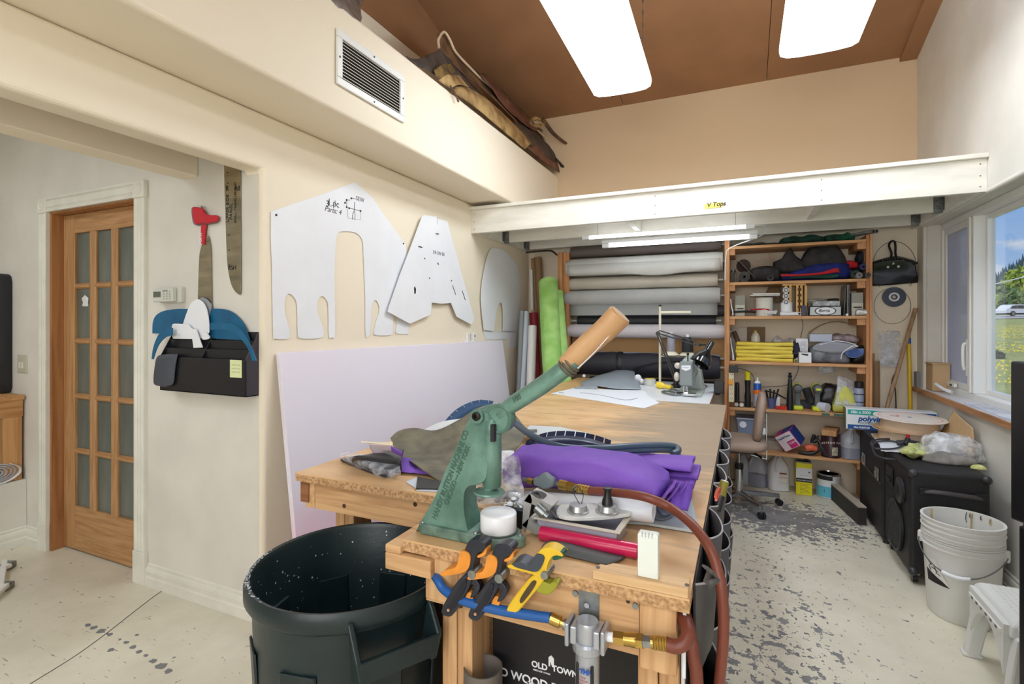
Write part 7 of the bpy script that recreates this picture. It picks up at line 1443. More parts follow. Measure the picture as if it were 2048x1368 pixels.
# raised lettering cast into the flank and lever
d1=(q(940,880,PYc-.03)-q(866,1035,PYc-.03)).normalized();up=Vector((0,-1,0)).cross(d1)*-1
LET=mat('letter_green',(66,96,84),.4)
def cast(s,px,py,px2,py2,size,off):
 a,b=q(px,py,PYc-off),q(px2,py2,PYc-off);dd=(b-a).normalized();u_=Vector((-dd.z,0,dd.x));dd2=dd.copy()
 o_=text(s,'raised_lettering',LET,PR,a,dd2,u_,size,ext=.0012,bold=.0007)
 wd=max(v.co.dot(dd2)for v in o_.data.vertices)-min(v.co.dot(dd2)for v in o_.data.vertices);k=(b-a).length/max(wd,1e-4)
 for v in o_.data.vertices:
  t=v.co.dot(dd2);v.co+=dd2*(t*(k-1))
 for v in o_.data.vertices:
  t=min(1,max(0,(a.z+v.co.z-ZT-.02)/.24));v.co.y+=(.0355+(.0205-.0355)*t**.7)*-1+off-.0006
cast('HANDY BUTTON MACHINE CO',872,1040,932,866,.0185,.034)
cast('CHICAGO — NEW YORK',894,1012,936,895,.0165,.034)
a=q(1026,806,PYc-.0175);b=q(1044,796,PYc-.0175);text('105','raised_lettering',LET,PR,a,b-a,(-.4,0,1),.016,ext=.001,bold=.0006)
for x,y in((X0p+.012,1.004),(X1p+.055,1.028),(X1p-.04,1.0)):pp_('base_screw',G().lathe([(.001,.004),(.005,.003),(.006,0)],(x,y,ZT+.0245),seg=12),STEEL)
c=Vector((X1p-.0,1.032,ZT+.0245));pp_('anvil_ring',G().lathe([(.044,0),(.044,.003),(.001,.003)],c,seg=36),mat('anvil_dark',(70,84,76),.4));pp_('white_anvil',G().lathe([(.040,.0032),(.0405,.005),(.0405,.040),(.039,.042),(.02,.0405),(.001,.039)],c,seg=40),mat('nylon_puck',(234,236,240),.3),ang=60)
# ---------------------------------------------------------------- SPRING CLAMPS on the front edge
def clamp(lab,Z_,top,grip,low,mt,mg,mg2,w=.030):
 """silhouettes in pixels at the table front; top handle, coloured grip, lower handle"""
 Y_=TY0-.03;o_=P(*Z_,Y=Y_);R_=thing('spring_clamp',lab,'clamp',o_)
 pr=lambda pts,dy=0,ww=w,k=4:G().prism([P(v.x,v.y,Y=Y_+dy)for v in cpoly(pts,k)],(0,ww,0))
 build(pr(top),'upper_jaw',mt,R_,smooth=True,bevel=.004,seg=3);build(pr(grip,-.004,w+.008),'handle_grip',mg,R_,smooth=True,bevel=.006,seg=3)
 lo=build(pr(low,.002,w-.004),'lower_handle',mt,R_,smooth=True,bevel=.003,seg=2)
 return R_,pr,Y_
NVB=mat('clamp_navy',(34,38,50),.32);ORG=mat('clamp_orange',(232,148,52),.35,var=.15,vs=20);YEL=mat('clamp_yellow',(226,186,42),.38);GRY=mat('clamp_slate',(58,66,76),.4)
for k,(dx,dy,lab)in enumerate(((0,0,'left orange and navy spring clamp on the table front edge'),(54,8,'middle orange and navy spring clamp beside its twin'))):
 s=lambda pts:[(x+dx,y+dy)+tuple(r)for x,y,*r in pts]
 R_,pr,Yc=clamp(lab,(930+dx,1140+dy),s([(928,1105,1),(936,1084),(946,1080),(962,1082),(971,1090),(966,1103),(955,1106),(950,1118),(946,1140),(950,1150),(938,1158),(932,1140)]),s([(921,1103),(934,1105),(940,1116),(936,1138),(922,1147),(900,1151),(884,1152),(881,1147),(893,1140),(910,1135),(916,1122)]),s([(932,1148),(944,1152),(938,1175),(924,1200),(906,1229),(896,1234),(884,1228),(884,1216),(898,1190),(914,1164)]),NVB,ORG,None)
 build(pr(s([(954,1112),(964,1106),(970,1097),(973,1102),(970,1110),(958,1116)]),.004,.022),'jaw_pad',ORG,R_,smooth=True,bevel=.003)
 build(pr(s([(900,1204),(912,1186),(926,1162),(933,1164),(924,1190),(908,1216),(896,1227),(890,1222)]),-.0005,.003),'handle_recess',mat('clamp_shadow',(16,20,36),.4),R_)
 build(pr(s([(940,1150),(952,1160),(960,1175),(952,1192),(940,1196),(944,1184),(948,1172),(936,1166)]),.006,.018),'lower_jaw',NVB,R_,smooth=True,bevel=.003)
 c=P(943+dx,1150+dy,Y=Yc-.006);build(G().cyl(c,c+Vector((0,.042,0)),.009,seg=16),'pivot',STEEL,R_,smooth=True)
 c=P(896+dx,1221+dy,Y=Yc-.003);build(G().cyl(c,c+Vector((0,.006,0)),.003,seg=8),'rivet',mat('rivet_tan',(196,150,110),.4),R_)
 build(pr(s([(935,1185),(946,1192),(942,1206),(930,1212),(926,1206)]),.008,.014),'tail_grip',ORG,R_,smooth=True,bevel=.003)
R_,pr,Yc=clamp('yellow and grey spring clamp, rightmost on the table edge',(1070,1150),[(1076,1105),(1090,1096),(1105,1097),(1122,1107),(1125,1113),(1112,1111),(1102,1116),(1094,1132),(1092,1150),(1082,1158),(1068,1150),(1040,1142),(1018,1136),(1017,1130),(1040,1132),(1062,1140),(1070,1124)],[(1070,1111),(1082,1110),(1088,1118),(1080,1138),(1070,1144),(1050,1140),(1030,1134),(1024,1127),(1038,1123),(1058,1130)],[(1064,1152),(1082,1150),(1088,1160),(1070,1184),(1050,1208),(1034,1226),(1024,1231),(1014,1226),(1014,1216),(1034,1186)],YEL,GRY,None)
build(pr([(1040,1198),(1058,1170),(1066,1162),(1072,1166),(1062,1184),(1044,1206)],-.0006,.003),'handle_slot',mat('slot_brown',(70,56,30),.6),R_)
build(pr([(1084,1164),(1098,1168),(1104,1165),(1116,1167),(1108,1182),(1094,1190),(1078,1186),(1072,1180)],.004,.022),'lower_jaw',mat('clamp_olive',(150,150,40),.4),R_,smooth=True,bevel=.003)
build(pr([(1112,1106),(1124,1104),(1126,1115),(1110,1121),(1104,1117)],.003,.024),'green_pad',mat('pad_green',(24,84,56),.5),R_,smooth=True,bevel=.002)
c=P(1088,1152,Y=Yc-.006);build(G().cyl(c,c+Vector((0,.042,0)),.0075,seg=16),'pivot',STEEL,R_,smooth=True)
# ---------------------------------------------------------------- things on the front part of the table
h3=lambda pts:[P(x,y,Z=h)for x,y,h in pts]
a=P(1082,1066,Z=ZT+.018);b=P(1276,1102,Z=ZT+.018)
RTb=thing('red_tube','glossy raspberry red tube lying in front of the grey tray','tube',(a+b)/2-Vector((0,0,.016)))
build(G().pipe(a,b,.0155,.013,28),'tube',mat('tube_raspberry',(196,30,82),.25),RTb,smooth=True,ang=60)
sheet('grey_strip_fabric',[h3([(1096,1082,ZT+.012),(1130,1082,ZT+.012),(1180,1094,ZT+.008),(1228,1108,ZT+.006),(1250,1112,ZT+.006)]),h3([(1086,1090,ZT+.018),(1130,1093,ZT+.016),(1176,1104,ZT+.012),(1220,1114,ZT+.010),(1244,1118,ZT+.008)]),h3([(1078,1105,ZT+.004),(1110,1106,ZT+.006),(1160,1118,ZT+.004),(1212,1129,ZT+.004),(1232,1124,ZT+.004)])],mat('ripstop_grey',(72,74,74),.6,bump=.3,bs=40),'dark grey stitched fabric strip beside the yellow clamp','fabric',th=.003)
TG_=mat('tray_grey',(150,150,164),.4);rimM=mat('tray_rim',(196,190,176),.45);zr=ZT+.048
r4=[P(x,y,Z=zr)for x,y in((1067,1034),(1240,1065),(1264,1030),(1100,1004))];ctr=sum(r4,Vector())/4
TRY=thing('parts_tray','grey rectangular tray with beige rim holding dark parts','tray',(ctr.x,ctr.y,ZT))
sc_=lambda k,zz:[Vector((ctr.x+(p.x-ctr.x)*k,ctr.y+(p.y-ctr.y)*k,zz))for p in r4]
build(G().rings([sc_(.86,ZT+.003),sc_(.93,zr-.002),sc_(.89,zr-.002),sc_(.82,ZT+.007)],cap=False).add(sc_(.86,ZT+.003),[(0,1,2,3)]).add(sc_(.82,ZT+.007),[(3,2,1,0)]),'tub',TG_,TRY)
build(G().rings([sc_(1,zr-.004),sc_(1,zr),sc_(.87,zr),sc_(.87,zr-.004),sc_(1,zr-.004)],cap=False),'rim',rimM,TRY,bevel=.001)
for k,(x,y)in enumerate(((1200,1048),(1180,1042),(1216,1050))):build(G().cyl(P(x,y,Z=ZT+.012),P(x,y,Z=ZT+.012)+Vector((0,0,.022)),.012,seg=14),'dark_part',CHROME if k else BLK,TRY,smooth=True)
LPM=mat('plate_grey',(206,208,206),.4,var=.08,vs=20);zp=zr+.003
pl4=[(1113,1034),(1116,1022),(1126,1016),(1180,1013),(1240,1014),(1264,1018),(1268,1024),(1258,1034),(1200,1041),(1140,1042)]
PLT=thing('valve_plate','grey rounded plate with two silver discs and black knob','plate',P(1190,1030,Z=zp))
build(G().prism([P(v.x,v.y,Z=zp)for v in cpoly(pl4,3)],(0,0,.009)),'plate',LPM,PLT,bevel=.002)
for x,y,r in((1156,1023,.022),(1215,1023,.024)):
 c=P(x,y,Z=zp+.009);build(G().lathe([(r*1.15,0),(r*1.15,.003),(r,.004),(r*.88,.016),(.001,.017)],c,seg=28),'silver_disc',mat('alu_matte',(176,180,184),.3,metal=.8),PLT,smooth=True)
 if r>.023:build(G().lathe([(.013,.016),(.012,.026),(.008,.036),(.0075,.048),(.010,.050),(.010,.054),(.001,.055)],c,seg=20),'black_knob',BLK,PLT,smooth=True)
 else:build(G().tube([c+Vector((.004,0,.017)),c+Vector((-.012,0,.045)),c+Vector((.0,0,.056)),c+Vector((.012,0,.04)),c+Vector((.008,0,.018))],.0009,5,smooth=5),'thin_wire',INK,PLT,smooth=True)
# metal bracket with threaded plug
ALU=mat('bracket_alu',(168,168,166),.35,metal=.5);BKT=thing('metal_bracket','angled silver metal bracket with threaded plug left of the tray','bracket',P(1066,1068,Z=ZT))
BY=1.075
bpz=lambda x,y,dy=0:P(x,y,Y=BY+dy)
build(G().prism([bpz(*p)for p in((1044,1052),(1048,992),(1060,986),(1064,1000),(1056,1046),(1050,1066))],(0,.003,0)).prism([bpz(*p)for p in((1048,1002),(1058,988),(1105,1012),(1098,1022))],(0,.05,0)).prism([bpz(*p)for p in((1044,1050),(1056,1038),(1082,1058),(1080,1069),(1070,1069))],(0,.045,0)),'bracket',ALU,BKT)
build(G().cyl(bpz(1072,1014,-.01),bpz(1088,1028,-.01),.011,.010,18).cyl(bpz(1088,1028,-.01),bpz(1095,1034,-.01),.006,seg=14),'threaded_plug',STEEL,BKT,smooth=True)
sheet('curled_strap',[[P(x,y,Y=BY+.01)for x,y in((1060,992),(1066,984),(1078,984),(1086,1000),(1100,1020),(1114,1036))],[P(x,y,Y=BY+.05)for x,y in((1066,988),(1074,982),(1092,988),(1104,1000),(1108,1016),(1116,1034))]],mat('strap_felt',(86,82,86),.8,bump=.3,bs=60),'dark grey felt strap curling over the metal bracket','strap')
# vinyl roll, board and lining
a=P(1052,998,Y=1.24);b=P(1308,1022,Y=1.20)
VR=thing('white_vinyl_roll','loosely rolled white vinyl with grey lining behind the tray','vinyl',(a+b)/2)
pts=[]
g=G();rows=[]
for i in range(14):
 t=i/13;c=a.lerp(b,t);rows.append([c+Vector((.0,math.cos(w_)*.030,math.sin(w_)*.022+.002*math.sin(w_*3+t*5)))for w_ in[1.2+k*.30 for k in range(20)]])
build(g.grid(rows),'outer_vinyl',mat('vinyl_white',(214,218,226),.4),VR,smooth=True,solid=.002,ang=180)
sheet('curl_edge',[h3([(1288,1002,ZT+.06),(1296,1012,ZT+.055),(1302,1028,ZT+.03),(1318,1040,ZT+.012),(1338,1036,ZT+.014),(1344,1030,ZT+.02)]),h3([(1290,1000,ZT+.045),(1306,1008,ZT+.04),(1316,1022,ZT+.02),(1326,1032,ZT+.012),(1338,1030,ZT+.016),(1343,1025,ZT+.024)])],mat('lining_grey',(96,104,110),.7),None,None,parent=VR)
build(G().prism(h3([(1135,1040,ZT+.002),(1290,1050,ZT+.002),(1402,1068,ZT+.002),(1392,1040,ZT+.002),(1384,1002,ZT+.002),(1150,1000,ZT+.002)]),(0,0,.006)),'vinyl_board',mat('board_paleblue',(190,202,208),.4),label='pale blue grey vinyl faced board under the vinyl roll',cat='board')
# purple fabric
PU=mat('purple_canvas',(132,88,196),.7,c2=(112,70,178),vs=5,bump=.25,bs=220,detail=6)
Yp=1.36;PUR=thing('purple_fabric','big folded bundle of bright purple canvas on the table','fabric',(-.3,Yp,ZT))
def bundle(name,prof,Y0,Y1,m,parent,zb,nz=.006,seed=0,lab=None,cat=None):
 """closed soft bundle; prof = [(px, py_top, py_bottom)] left to right at Y0"""
 P_=[(P(x,yt,Y=(Y0+Y1)/2),P(x,yb,Y=Y0))for x,yt,yb in prof];T=crom([Vector((p.x,p.z,max(zb,b_.z)))for p,b_ in P_],4);rows=[]
 for i,v in enumerate(T):
  e=.8 if i in(0,len(T)-1)else 1;zc,hz=(v.y+v.z)/2,(v.y-v.z)/2*e;ring=[]
  for k in range(24):
   a_=2*math.pi*k/24;f=lambda w_:math.copysign(abs(w_)**.72,w_)
   p=Vector((v.x,(Y0+Y1)/2+f(math.cos(a_))*(Y1-Y0)/2*e,zc+f(math.sin(a_))*hz));q_=noise.noise_vector(Vector((p.x*7,p.y*16,p.z*16))+Vector((seed,0,0)))*nz*1.3+noise.noise_vector(Vector((p.x*22+p.z*30,p.y*30,seed)))*nz*.35;p+=q_
   p.z=max(p.z,zb+.0004);ring.append(p)
  rows.append(ring)
 return build(G().rings(rows),name,m,parent,label=lab,cat=cat,smooth=True,ang=180)
bundle('main_fold',[(1033,900,985),(1055,897,988),(1090,895,990),(1140,899,992),(1190,903,995),(1235,908,998),(1275,928,1002),(1310,945,1005),(1330,960,1006)],1.27,1.47,PU,PUR,ZT+.006,nz=.012)
bundle('rear_fold',[(1090,893,900),(1140,897,905),(1250,912,925),(1330,916,940),(1380,918,946),(1388,921,948)],1.47,1.60,PU,PUR,ZT+.006,nz=.006,seed=5)
for k,(x0,x1,yt,yb,ya)in enumerate(((1240,1396,950,962,1.50),(1250,1388,965,978,1.47),(1300,1380,980,1000,1.42))):
 a_,b_=P(x0,yb,Y=ya),P(x1,yb,Y=ya);zt2=P(x1,yt,Y=ya).z
 build(G().rings([[Vector((a_.x+(b_.x-a_.x)*t,ya+u,b_.z+v+.002*math.sin(t*9+k)))for u,v in((0,0),(-.006,(zt2-b_.z)/2),(0,zt2-b_.z),(.11,zt2-b_.z),(.11,0))]for t in[i/8 for i in range(9)]]),'layered_fold',PU,PUR,smooth=True,bevel=.003)
for k,ctrl in enumerate(([(1318,1008),(1330,990),(1345,972),(1352,960)],[(1326,1010),(1342,992),(1358,970),(1362,962)],[(1334,1012),(1352,996),(1370,972),(1374,962)])):
 build(G().patch([[P(x,y,Y=1.27+.03*k+dy)for x,y in ctrl]for dy in(-.012,.02,.10)],4,.003),'pleat',PU,PUR,smooth=True,solid=.006,ang=180)
sheet('front_drop',[[P(1352,964,Y=1.36),P(1385,966,Y=1.38)],[P(1345,990,Y=1.30),P(1382,995,Y=1.34)],[P(1338,1012,Y=1.27),P(1376,1020,Y=1.28)]],mat('purple_shadow',(112,70,186),.7,bump=.25,bs=220),None,None,parent=PUR,th=.006)
bundle('purple_scrap',[(797,918,948),(815,922,955),(840,938,962),(880,958,972)],1.36,1.46,PU,None,ZT+.008,nz=.010,seed=9,lab='purple canvas end poking out under the grey hide',cat='fabric')
sheet('purple_flap',[h3([(783,893,ZT+.11),(795,900,ZT+.105),(806,906,ZT+.1)]),h3([(785,903,ZT+.09),(795,908,ZT+.085),(806,912,ZT+.08)])],PU,'purple flap folded back at the left of the hide','fabric',nz=.004)
# grey hide
HG=mat('hide_greygreen',(122,118,98),.65,c2=(92,88,76),vs=14,bump=.5,bs=60,detail=9)
hide=[[(781,878,1.62),(800,862,1.66),(830,857,1.70),(872,862,1.74),(920,838,1.82),(965,812,1.9),(1010,812,1.95),(1052,856,1.9)],[(783,886,1.6),(808,876,1.63),(840,876,1.66),(885,878,1.7),(930,862,1.75),(975,846,1.8),(1015,848,1.82),(1050,868,1.82)],[(786,896,1.57),(815,900,1.58),(850,905,1.6),(890,908,1.62),(935,895,1.64),(980,885,1.66),(1018,880,1.7),(1046,882,1.74)],[(789,900,1.52),(822,916,1.47),(858,930,1.44),(895,942,1.42),(935,935,1.44),(985,918,1.5),(1015,902,1.6),(1038,895,1.64)],[(793,911,1.48),(820,922,1.42),(850,944,1.37),(882,966,1.33),(925,968,1.34),(985,940,1.42),(1010,920,1.52),(1030,903,1.57)]]
sheet('grey_hide',[[P(x,y,Y=Y)for x,y,Y in r]for r in hide],HG,'big grey green hide draped behind the button press','hide',th=.004,nz=.006,nf=9)
bt=mat('offcut_black',(22,24,30),.45);lt_=mat('offcut_pale',(200,208,220),.5)
build(G().prism(h3([(835,955,ZT+.004),(900,968,ZT+.004),(895,980,ZT+.004),(832,978,ZT+.004)]),(0,0,.003)),'vinyl_offcut',bt,label='black vinyl offcut under the purple scrap',cat='vinyl')
build(G().prism(h3([(812,965,ZT+.001),(836,955,ZT+.001),(832,977,ZT+.001)]),(0,0,.0025)),'vinyl_offcut',lt_,label='pale triangular vinyl offcut pointing left at the table edge',cat='vinyl')
build(G().prism(h3([(832,982,ZT+.001),(880,972,ZT+.001),(900,975,ZT+.001),(870,984,ZT+.001)]),(0,0,.002)),'vinyl_offcut',lt_,label='slim pale vinyl offcut by the table front edge',cat='vinyl')
# black vinyl in clear bag at the left
DV=mat('vinyl_darkgrey',(48,50,54),.4,bump=.1,bs=30)
VB=thing('bagged_vinyl','folded black vinyl in a clear bag, left end of table','vinyl',P(745,930,Z=ZT))
build(G().prism(h3([(680,922,ZT+.002),(720,915,ZT+.002),(796,938,ZT+.002),(796,950,ZT+.002),(770,956,ZT+.002),(735,945,ZT+.002)]),(0,0,.01)),'flat_vinyl',mat('vinyl_ink',(34,38,50),.35),VB,bevel=.003)
build(G().patch([h3([(706,926,ZT+.014),(745,932,ZT+.014),(802,942,ZT+.014)]),h3([(704,918,ZT+.034),(745,922,ZT+.036),(802,930,ZT+.036)]),h3([(712,913,ZT+.05),(750,914,ZT+.055),(802,920,ZT+.06)]),h3([(728,914,ZT+.035),(770,900,ZT+.05),(808,900,ZT+.055)])],5,.002),'folded_vinyl',DV,VB,smooth=True,solid=.006,ang=180)
build(G().patch([h3([(676,920,ZT+.002),(720,938,ZT+.002),(770,955,ZT+.002),(800,952,ZT+.004)]),h3([(682,910,ZT+.03),(722,922,ZT+.034),(765,935,ZT+.03),(800,940,ZT+.03)]),h3([(690,904,ZT+.03),(730,908,ZT+.04),(765,905,ZT+.05),(790,905,ZT+.05)])],5,.006),'clear_film',clear('film_table',(226,230,240),.3,.1,.8,28),VB,smooth=True)
sheet('cream_leather_strip',[h3([(722,884,ZT+.10),(750,885,ZT+.10),(785,884,ZT+.11)]),h3([(724,882,ZT+.098),(752,888,ZT+.095),(785,892,ZT+.10)])],mat('leather_cream',(232,220,192),.6),'narrow cream leather strip pointing left from the hide','leather',th=.004)
sheet('tan_offcut',[h3([(738,888,ZT+.085),(762,890,ZT+.09),(784,892,ZT+.095)]),h3([(744,902,ZT+.06),(764,900,ZT+.07),(784,900,ZT+.08)]),h3([(752,908,ZT+.05),(770,905,ZT+.06),(786,903,ZT+.07)])],mat('vinyl_haze',(214,196,206),.5),'thin pinkish film offcut under the cream strip','film',th=.002)
# rubber seals and blue trim
SEA=mat('rubber_blue',(58,78,98),.3);NVR=mat('rubber_navy',(20,34,66),.35);BL2=mat('trim_steelblue',(62,98,142),.45)
sp3=[(1012,832,ZT+.16),(1035,850,ZT+.15),(1065,872,ZT+.14),(1105,890,ZT+.13),(1150,897,ZT+.125),(1200,897,ZT+.125),(1260,893,ZT+.12),(1320,891,ZT+.11),(1350,894,ZT+.10),(1356,902,ZT+.095),(1345,908,ZT+.09)]
SL_=thing('rubber_seal','long blue grey rubber seal snaking over the purple canvas','seal',P(1200,900,Z=ZT+.1))
build(G().tube(h3(sp3),.011,10,smooth=5,flat=.9),'seal',SEA,SL_,smooth=True);build(G().tube(h3([(x,y+9,z_-.012)for x,y,z_ in sp3[3:]]),.009,8,smooth=5),'seal_lip',SEA,SL_,smooth=True)
build(G().tube(h3([(x,y-4,z_+.003)for x,y,z_ in sp3[3:-1]]),.0025,6,smooth=5),'seal_bead',mat('rubber_dark',(36,46,58),.4),SL_,smooth=True)
NT=thing('notched_trim','navy notched trim strip curving behind the rubber seal','trim',P(1150,885,Z=ZT+.1));N_=11
pts=crom([Vector(p)for p in h3([(1050,892,ZT+.10),(1085,876,ZT+.12),(1130,872,ZT+.12),(1180,878,ZT+.11),(1222,892,ZT+.10)])],5)
build(G().grid([[p for p in pts],[p+Vector((.01,-.03,-.018))for p in pts]]),'trim_band',NVR,NT,smooth=True,solid=.004,ang=180)
for k in range(0,len(pts)-1,2):e_=pts[min(len(pts)-1,k+2)];f_=pts[k].lerp(e_,.88);build(G().prism([pts[k],f_,f_+Vector((0,.012,.014)),pts[k]+Vector((0,.012,.014))],(0,.003,0)),'trim_tooth',NVR,NT)
NT2=thing('notched_trim','steel blue notched trim arching up behind the grey hide','trim',P(940,820,Y=1.95))
pts=crom([P(x,y,Y=1.93)for x,y in((897,843),(912,826),(935,812),(960,805),(985,808))],5)
ctrm=P(965,860,Y=1.93)
build(G().grid([[p for p in pts],[p+(ctrm-p)*.28 for p in pts]]),'trim_band',BL2,NT2,smooth=True,solid=.005,ang=180)
for k in range(0,len(pts)-2,3):e_=pts[min(len(pts)-1,k+3)];f_=pts[k].lerp(e_,.9);build(G().prism([pts[k],f_,f_+(f_-ctrm)*.10,pts[k]+(pts[k]-ctrm)*.10],(0,.004,0)),'trim_tooth',BL2,NT2)
build(G().prism(h3([(1045,868,ZT+.03),(1060,852,ZT+.03),(1120,855,ZT+.03),(1180,868,ZT+.03),(1190,880,ZT+.03),(1080,885,ZT+.03)]),(0,0,.003)),'vinyl_sheet',mat('vinyl_pale',(212,216,220),.4),label='pale vinyl sheet lying flat behind the navy trim',cat='vinyl')
sheet('white_sheet',[[P(x,y,Y=1.88)for x,y in((845,862),(880,845),(920,838),(950,830))],[P(x,y,Y=1.80)for x,y in((850,872),(885,868),(920,858),(955,845))]],PAP,'white sheet rising behind the grey hide','sheet')
build(G().obox(h3([(1062,862,ZT+.045)])[0],(.05,.012,.014),rz=.6),'metal_clip',STEEL,label='small grey metal clip on the pale vinyl sheet',cat='clip',bevel=.003)
# hardware bags and black box behind the press
HBX=thing('parts_box','small open black box of buttons behind the press','box',P(1020,1050,Z=ZT));a=P(996,1042,Y=1.11);b=P(1046,1042,Y=1.11)
build(G().hexa([(a.x+.006,1.115,ZT+.001),(b.x-.006,1.115,ZT+.001),(b.x-.006,1.18,ZT+.001),(a.x+.006,1.18,ZT+.001),(a.x,1.11,ZT+.045),(b.x,1.11,ZT+.045),(b.x,1.19,ZT+.045),(a.x,1.19,ZT+.045)]),'box',BLK,HBX);random.seed(11)
for k in range(26):
 c=Vector((random.uniform(a.x+.006,b.x-.006),random.uniform(1.115,1.18),ZT+.047+random.random()*.012));build(G().lathe([(.001,.003),(.006,.002),(.0075,0),(.001,0)],c,(random.uniform(-.6,.6),random.uniform(-.8,.2),1),10),'button',[STEEL,CHROME,WHT][k%3],HBX,smooth=True)
HB2=thing('hardware_bag','crumpled clear bag of small metal parts behind the press','bag',P(1000,990,Z=ZT))
build(G().patch([[P(x,y,Y=1.24)for x,y in((945,962),(975,905),(1005,905),(1035,912))],[P(x,y,Y=1.20)for x,y in((944,975),(975,935),(1010,945),(1046,960))],[P(x,y,Y=1.17)for x,y in((946,990),(980,975),(1015,975),(1050,985))],[P(x,y,Y=1.13)for x,y in((950,1012),(985,1010),(1015,1012),(1045,1015))]],5,.010,18),'film',clear('film_hw',(232,234,242),.42,.15,.9,30),HB2,smooth=True)
for k in range(14):build(G().ball(P(952+6*k,985+(k*37%13),Y=1.21),.010,8),'metal_part',mat('part_blue',(92,98,112),.4,metal=.3)if k%2 else STEEL,HB2,smooth=True)
build(G().patch([[P(x,y,Y=1.40)for x,y in((1003,902),(1020,901),(1028,902))],[P(x,y,Y=1.36)for x,y in((1003,925),(1020,925),(1034,932))],[P(x,y,Y=1.32)for x,y in((1002,945),(1018,942),(1034,936))]],4),'white_card',PAP,label='white card wedged between the press and purple canvas',cat='card',smooth=True,solid=.002)
# ---------------------------------------------------------------- AIR HOSE
BRS=mat('brass',(190,158,84),.28,metal=.9);HOS=mat('hose_redbrown',(118,60,44),.42,bump=.15,bs=120)
AH=thing('air_hose','red brown air hose arching off the table right corner','hose',P(1400,1368,T=.9))
hp=[P(1178,981,Y=1.22),P(1230,985,Y=1.20),P(1290,994,Y=1.17),P(1340,1015,T=1.13),P(1385,1050,T=1.06),P(1420,1098,T=1.01),P(1440,1160,T=.98),P(1447,1230,T=.97),P(1445,1300,T=.97),P(1438,1372,T=.98),P(1432,1460,T=1.0),P(1420,1700,T=1.05)]
build(G().tube(hp,.0102,14,smooth=6),'hose',HOS,AH,smooth=True)
def couplers(par,pts,spec):
 """string of fittings between two points: (t0, t1, radius, material, sides)"""
 a,b=pts
 for t0,t1,r,m,s in spec:build(G().cyl(a.lerp(b,t0),a.lerp(b,t1),r,seg=s),'fitting',m,par,smooth=s>8)
a=P(1105,966,Y=1.235);b=P(1180,981,Y=1.22)
couplers(AH,(a,b),[(-.05,.12,.008,STEEL,6),(.12,.2,.006,STEEL,12),(.2,.42,.0125,BRS,20),(.42,.62,.012,BRS,6),(.62,.7,.008,STEEL,12),(.68,1.0,.0105,BRS,16)])
g=G()
for k in range(4):c=a.lerp(b,.72+.07*k);g.lathe([(.0105,0),(.0122,.002),(.0105,.004)],c,b-a,16,cap=False)
build(g,'crimp_rings',BRS,AH,smooth=True)
AG=thing('air_blow_valve','grey air valve body with brass nut at hose end','valve',P(1088,965,Y=1.24));VG=mat('valve_grey',(118,130,136),.35)
build(G().prism([P(v.x,v.y,Y=1.225)for v in cpoly([(1066,958),(1074,956),(1080,950),(1090,948),(1098,954),(1106,960),(1106,972),(1098,977),(1088,979),(1078,975),(1067,970)])],(0,.022,0)),'valve_body',VG,AG,smooth=True,bevel=.004)
build(G().cyl(P(1066,964,Y=1.236),P(1056,961,Y=1.238),.0085,seg=6),'brass_nut',BRS,AG);build(G().cyl(P(1056,961,Y=1.238),P(1046,959,Y=1.24),.006,seg=12),'steel_tip',STEEL,AG)
# air filter hanging from the apron, blue hose to the left, hose loop to the right
FY=.935;AF=thing('air_filter','silver air line filter on steel bracket under the table','filter',P(1172,1368,Y=FY));SIL=mat('silver_paint',(176,180,188),.32,metal=.55)
a,b=P(1154,1237,Y=TY0-.002),P(1195,1181,Y=TY0-.002)
br_=build(G().box((a.x,TY0+.0105,a.z),(b.x,TY0+.0085,b.z)).box((a.x,FY,a.z-.002),(b.x,TY0+.0105,a.z)),'bracket',STEEL,AF);c=P(1174,1210,Y=TY0+.008);build(G().lathe([(.006,0),(.005,.003),(.001,.003)],c,(0,-1,0),14),'bracket_screw',CHROME,br_)
c=P(1175,1262,Y=FY);zt_=P(1175,1240,Y=FY).z;zn=P(1175,1278,Y=FY).z;r=.022
build(G().lathe([(.001,zt_-zn),(r*.9,zt_-zn),(r,zt_-zn-.006),(r,.0),(.001,0)],(c.x,FY,zn),seg=32),'head',SIL,AF,smooth=True)
for s in(-1,1):build(G().box((c.x+s*.022-.006,FY-.022,zn-.004),(c.x+s*.022+.006,FY+.02,zt_-.006)).box((c.x+s*.034-.004,FY-.024,zn-.01),(c.x+s*.034+.004,FY+.02,zt_-.002)),'port_block',SIL,AF,bevel=.003)
zc_=P(1175,1300,Y=FY).z;build(G().lathe([(r*1.12,0),(r*1.28,.003),(r*1.28,zn-zc_-.004),(r*1.1,zn-zc_)],(c.x,FY,zc_),seg=24),'collar',SIL,AF)
zb_=.60;bw=build(G().lathe([(.001,0),(r*.7,.004),(r*1.0,.02),(r*1.02,zc_-zb_)],(c.x,FY,zb_),seg=32),'bowl_guard',SIL,AF,smooth=True)
for s in(-1,1):build(G().box((c.x+s*.0135-.0035,FY-.0205,zb_+.03),(c.x+s*.0135+.0035,FY-.015,zc_-.015)),'sight_slot',INK,bw,bevel=.003)
text('THB','lettering',mat('print_royal',(30,80,170),.5),bw,(c.x-.008,FY-.0245,zc_-.03),(1,0,0),z,.011,ext=.0004,bold=.0006)
g=G()
for k in range(14):g.box((c.x-.010,FY-.0232,zc_-.04-k*.006),(c.x+.003+.004*(k%2),FY-.0226,zc_-.0385-k*.006))
build(g,'red_small_print',mat('print_faded_red',(196,120,122),.6),bw)
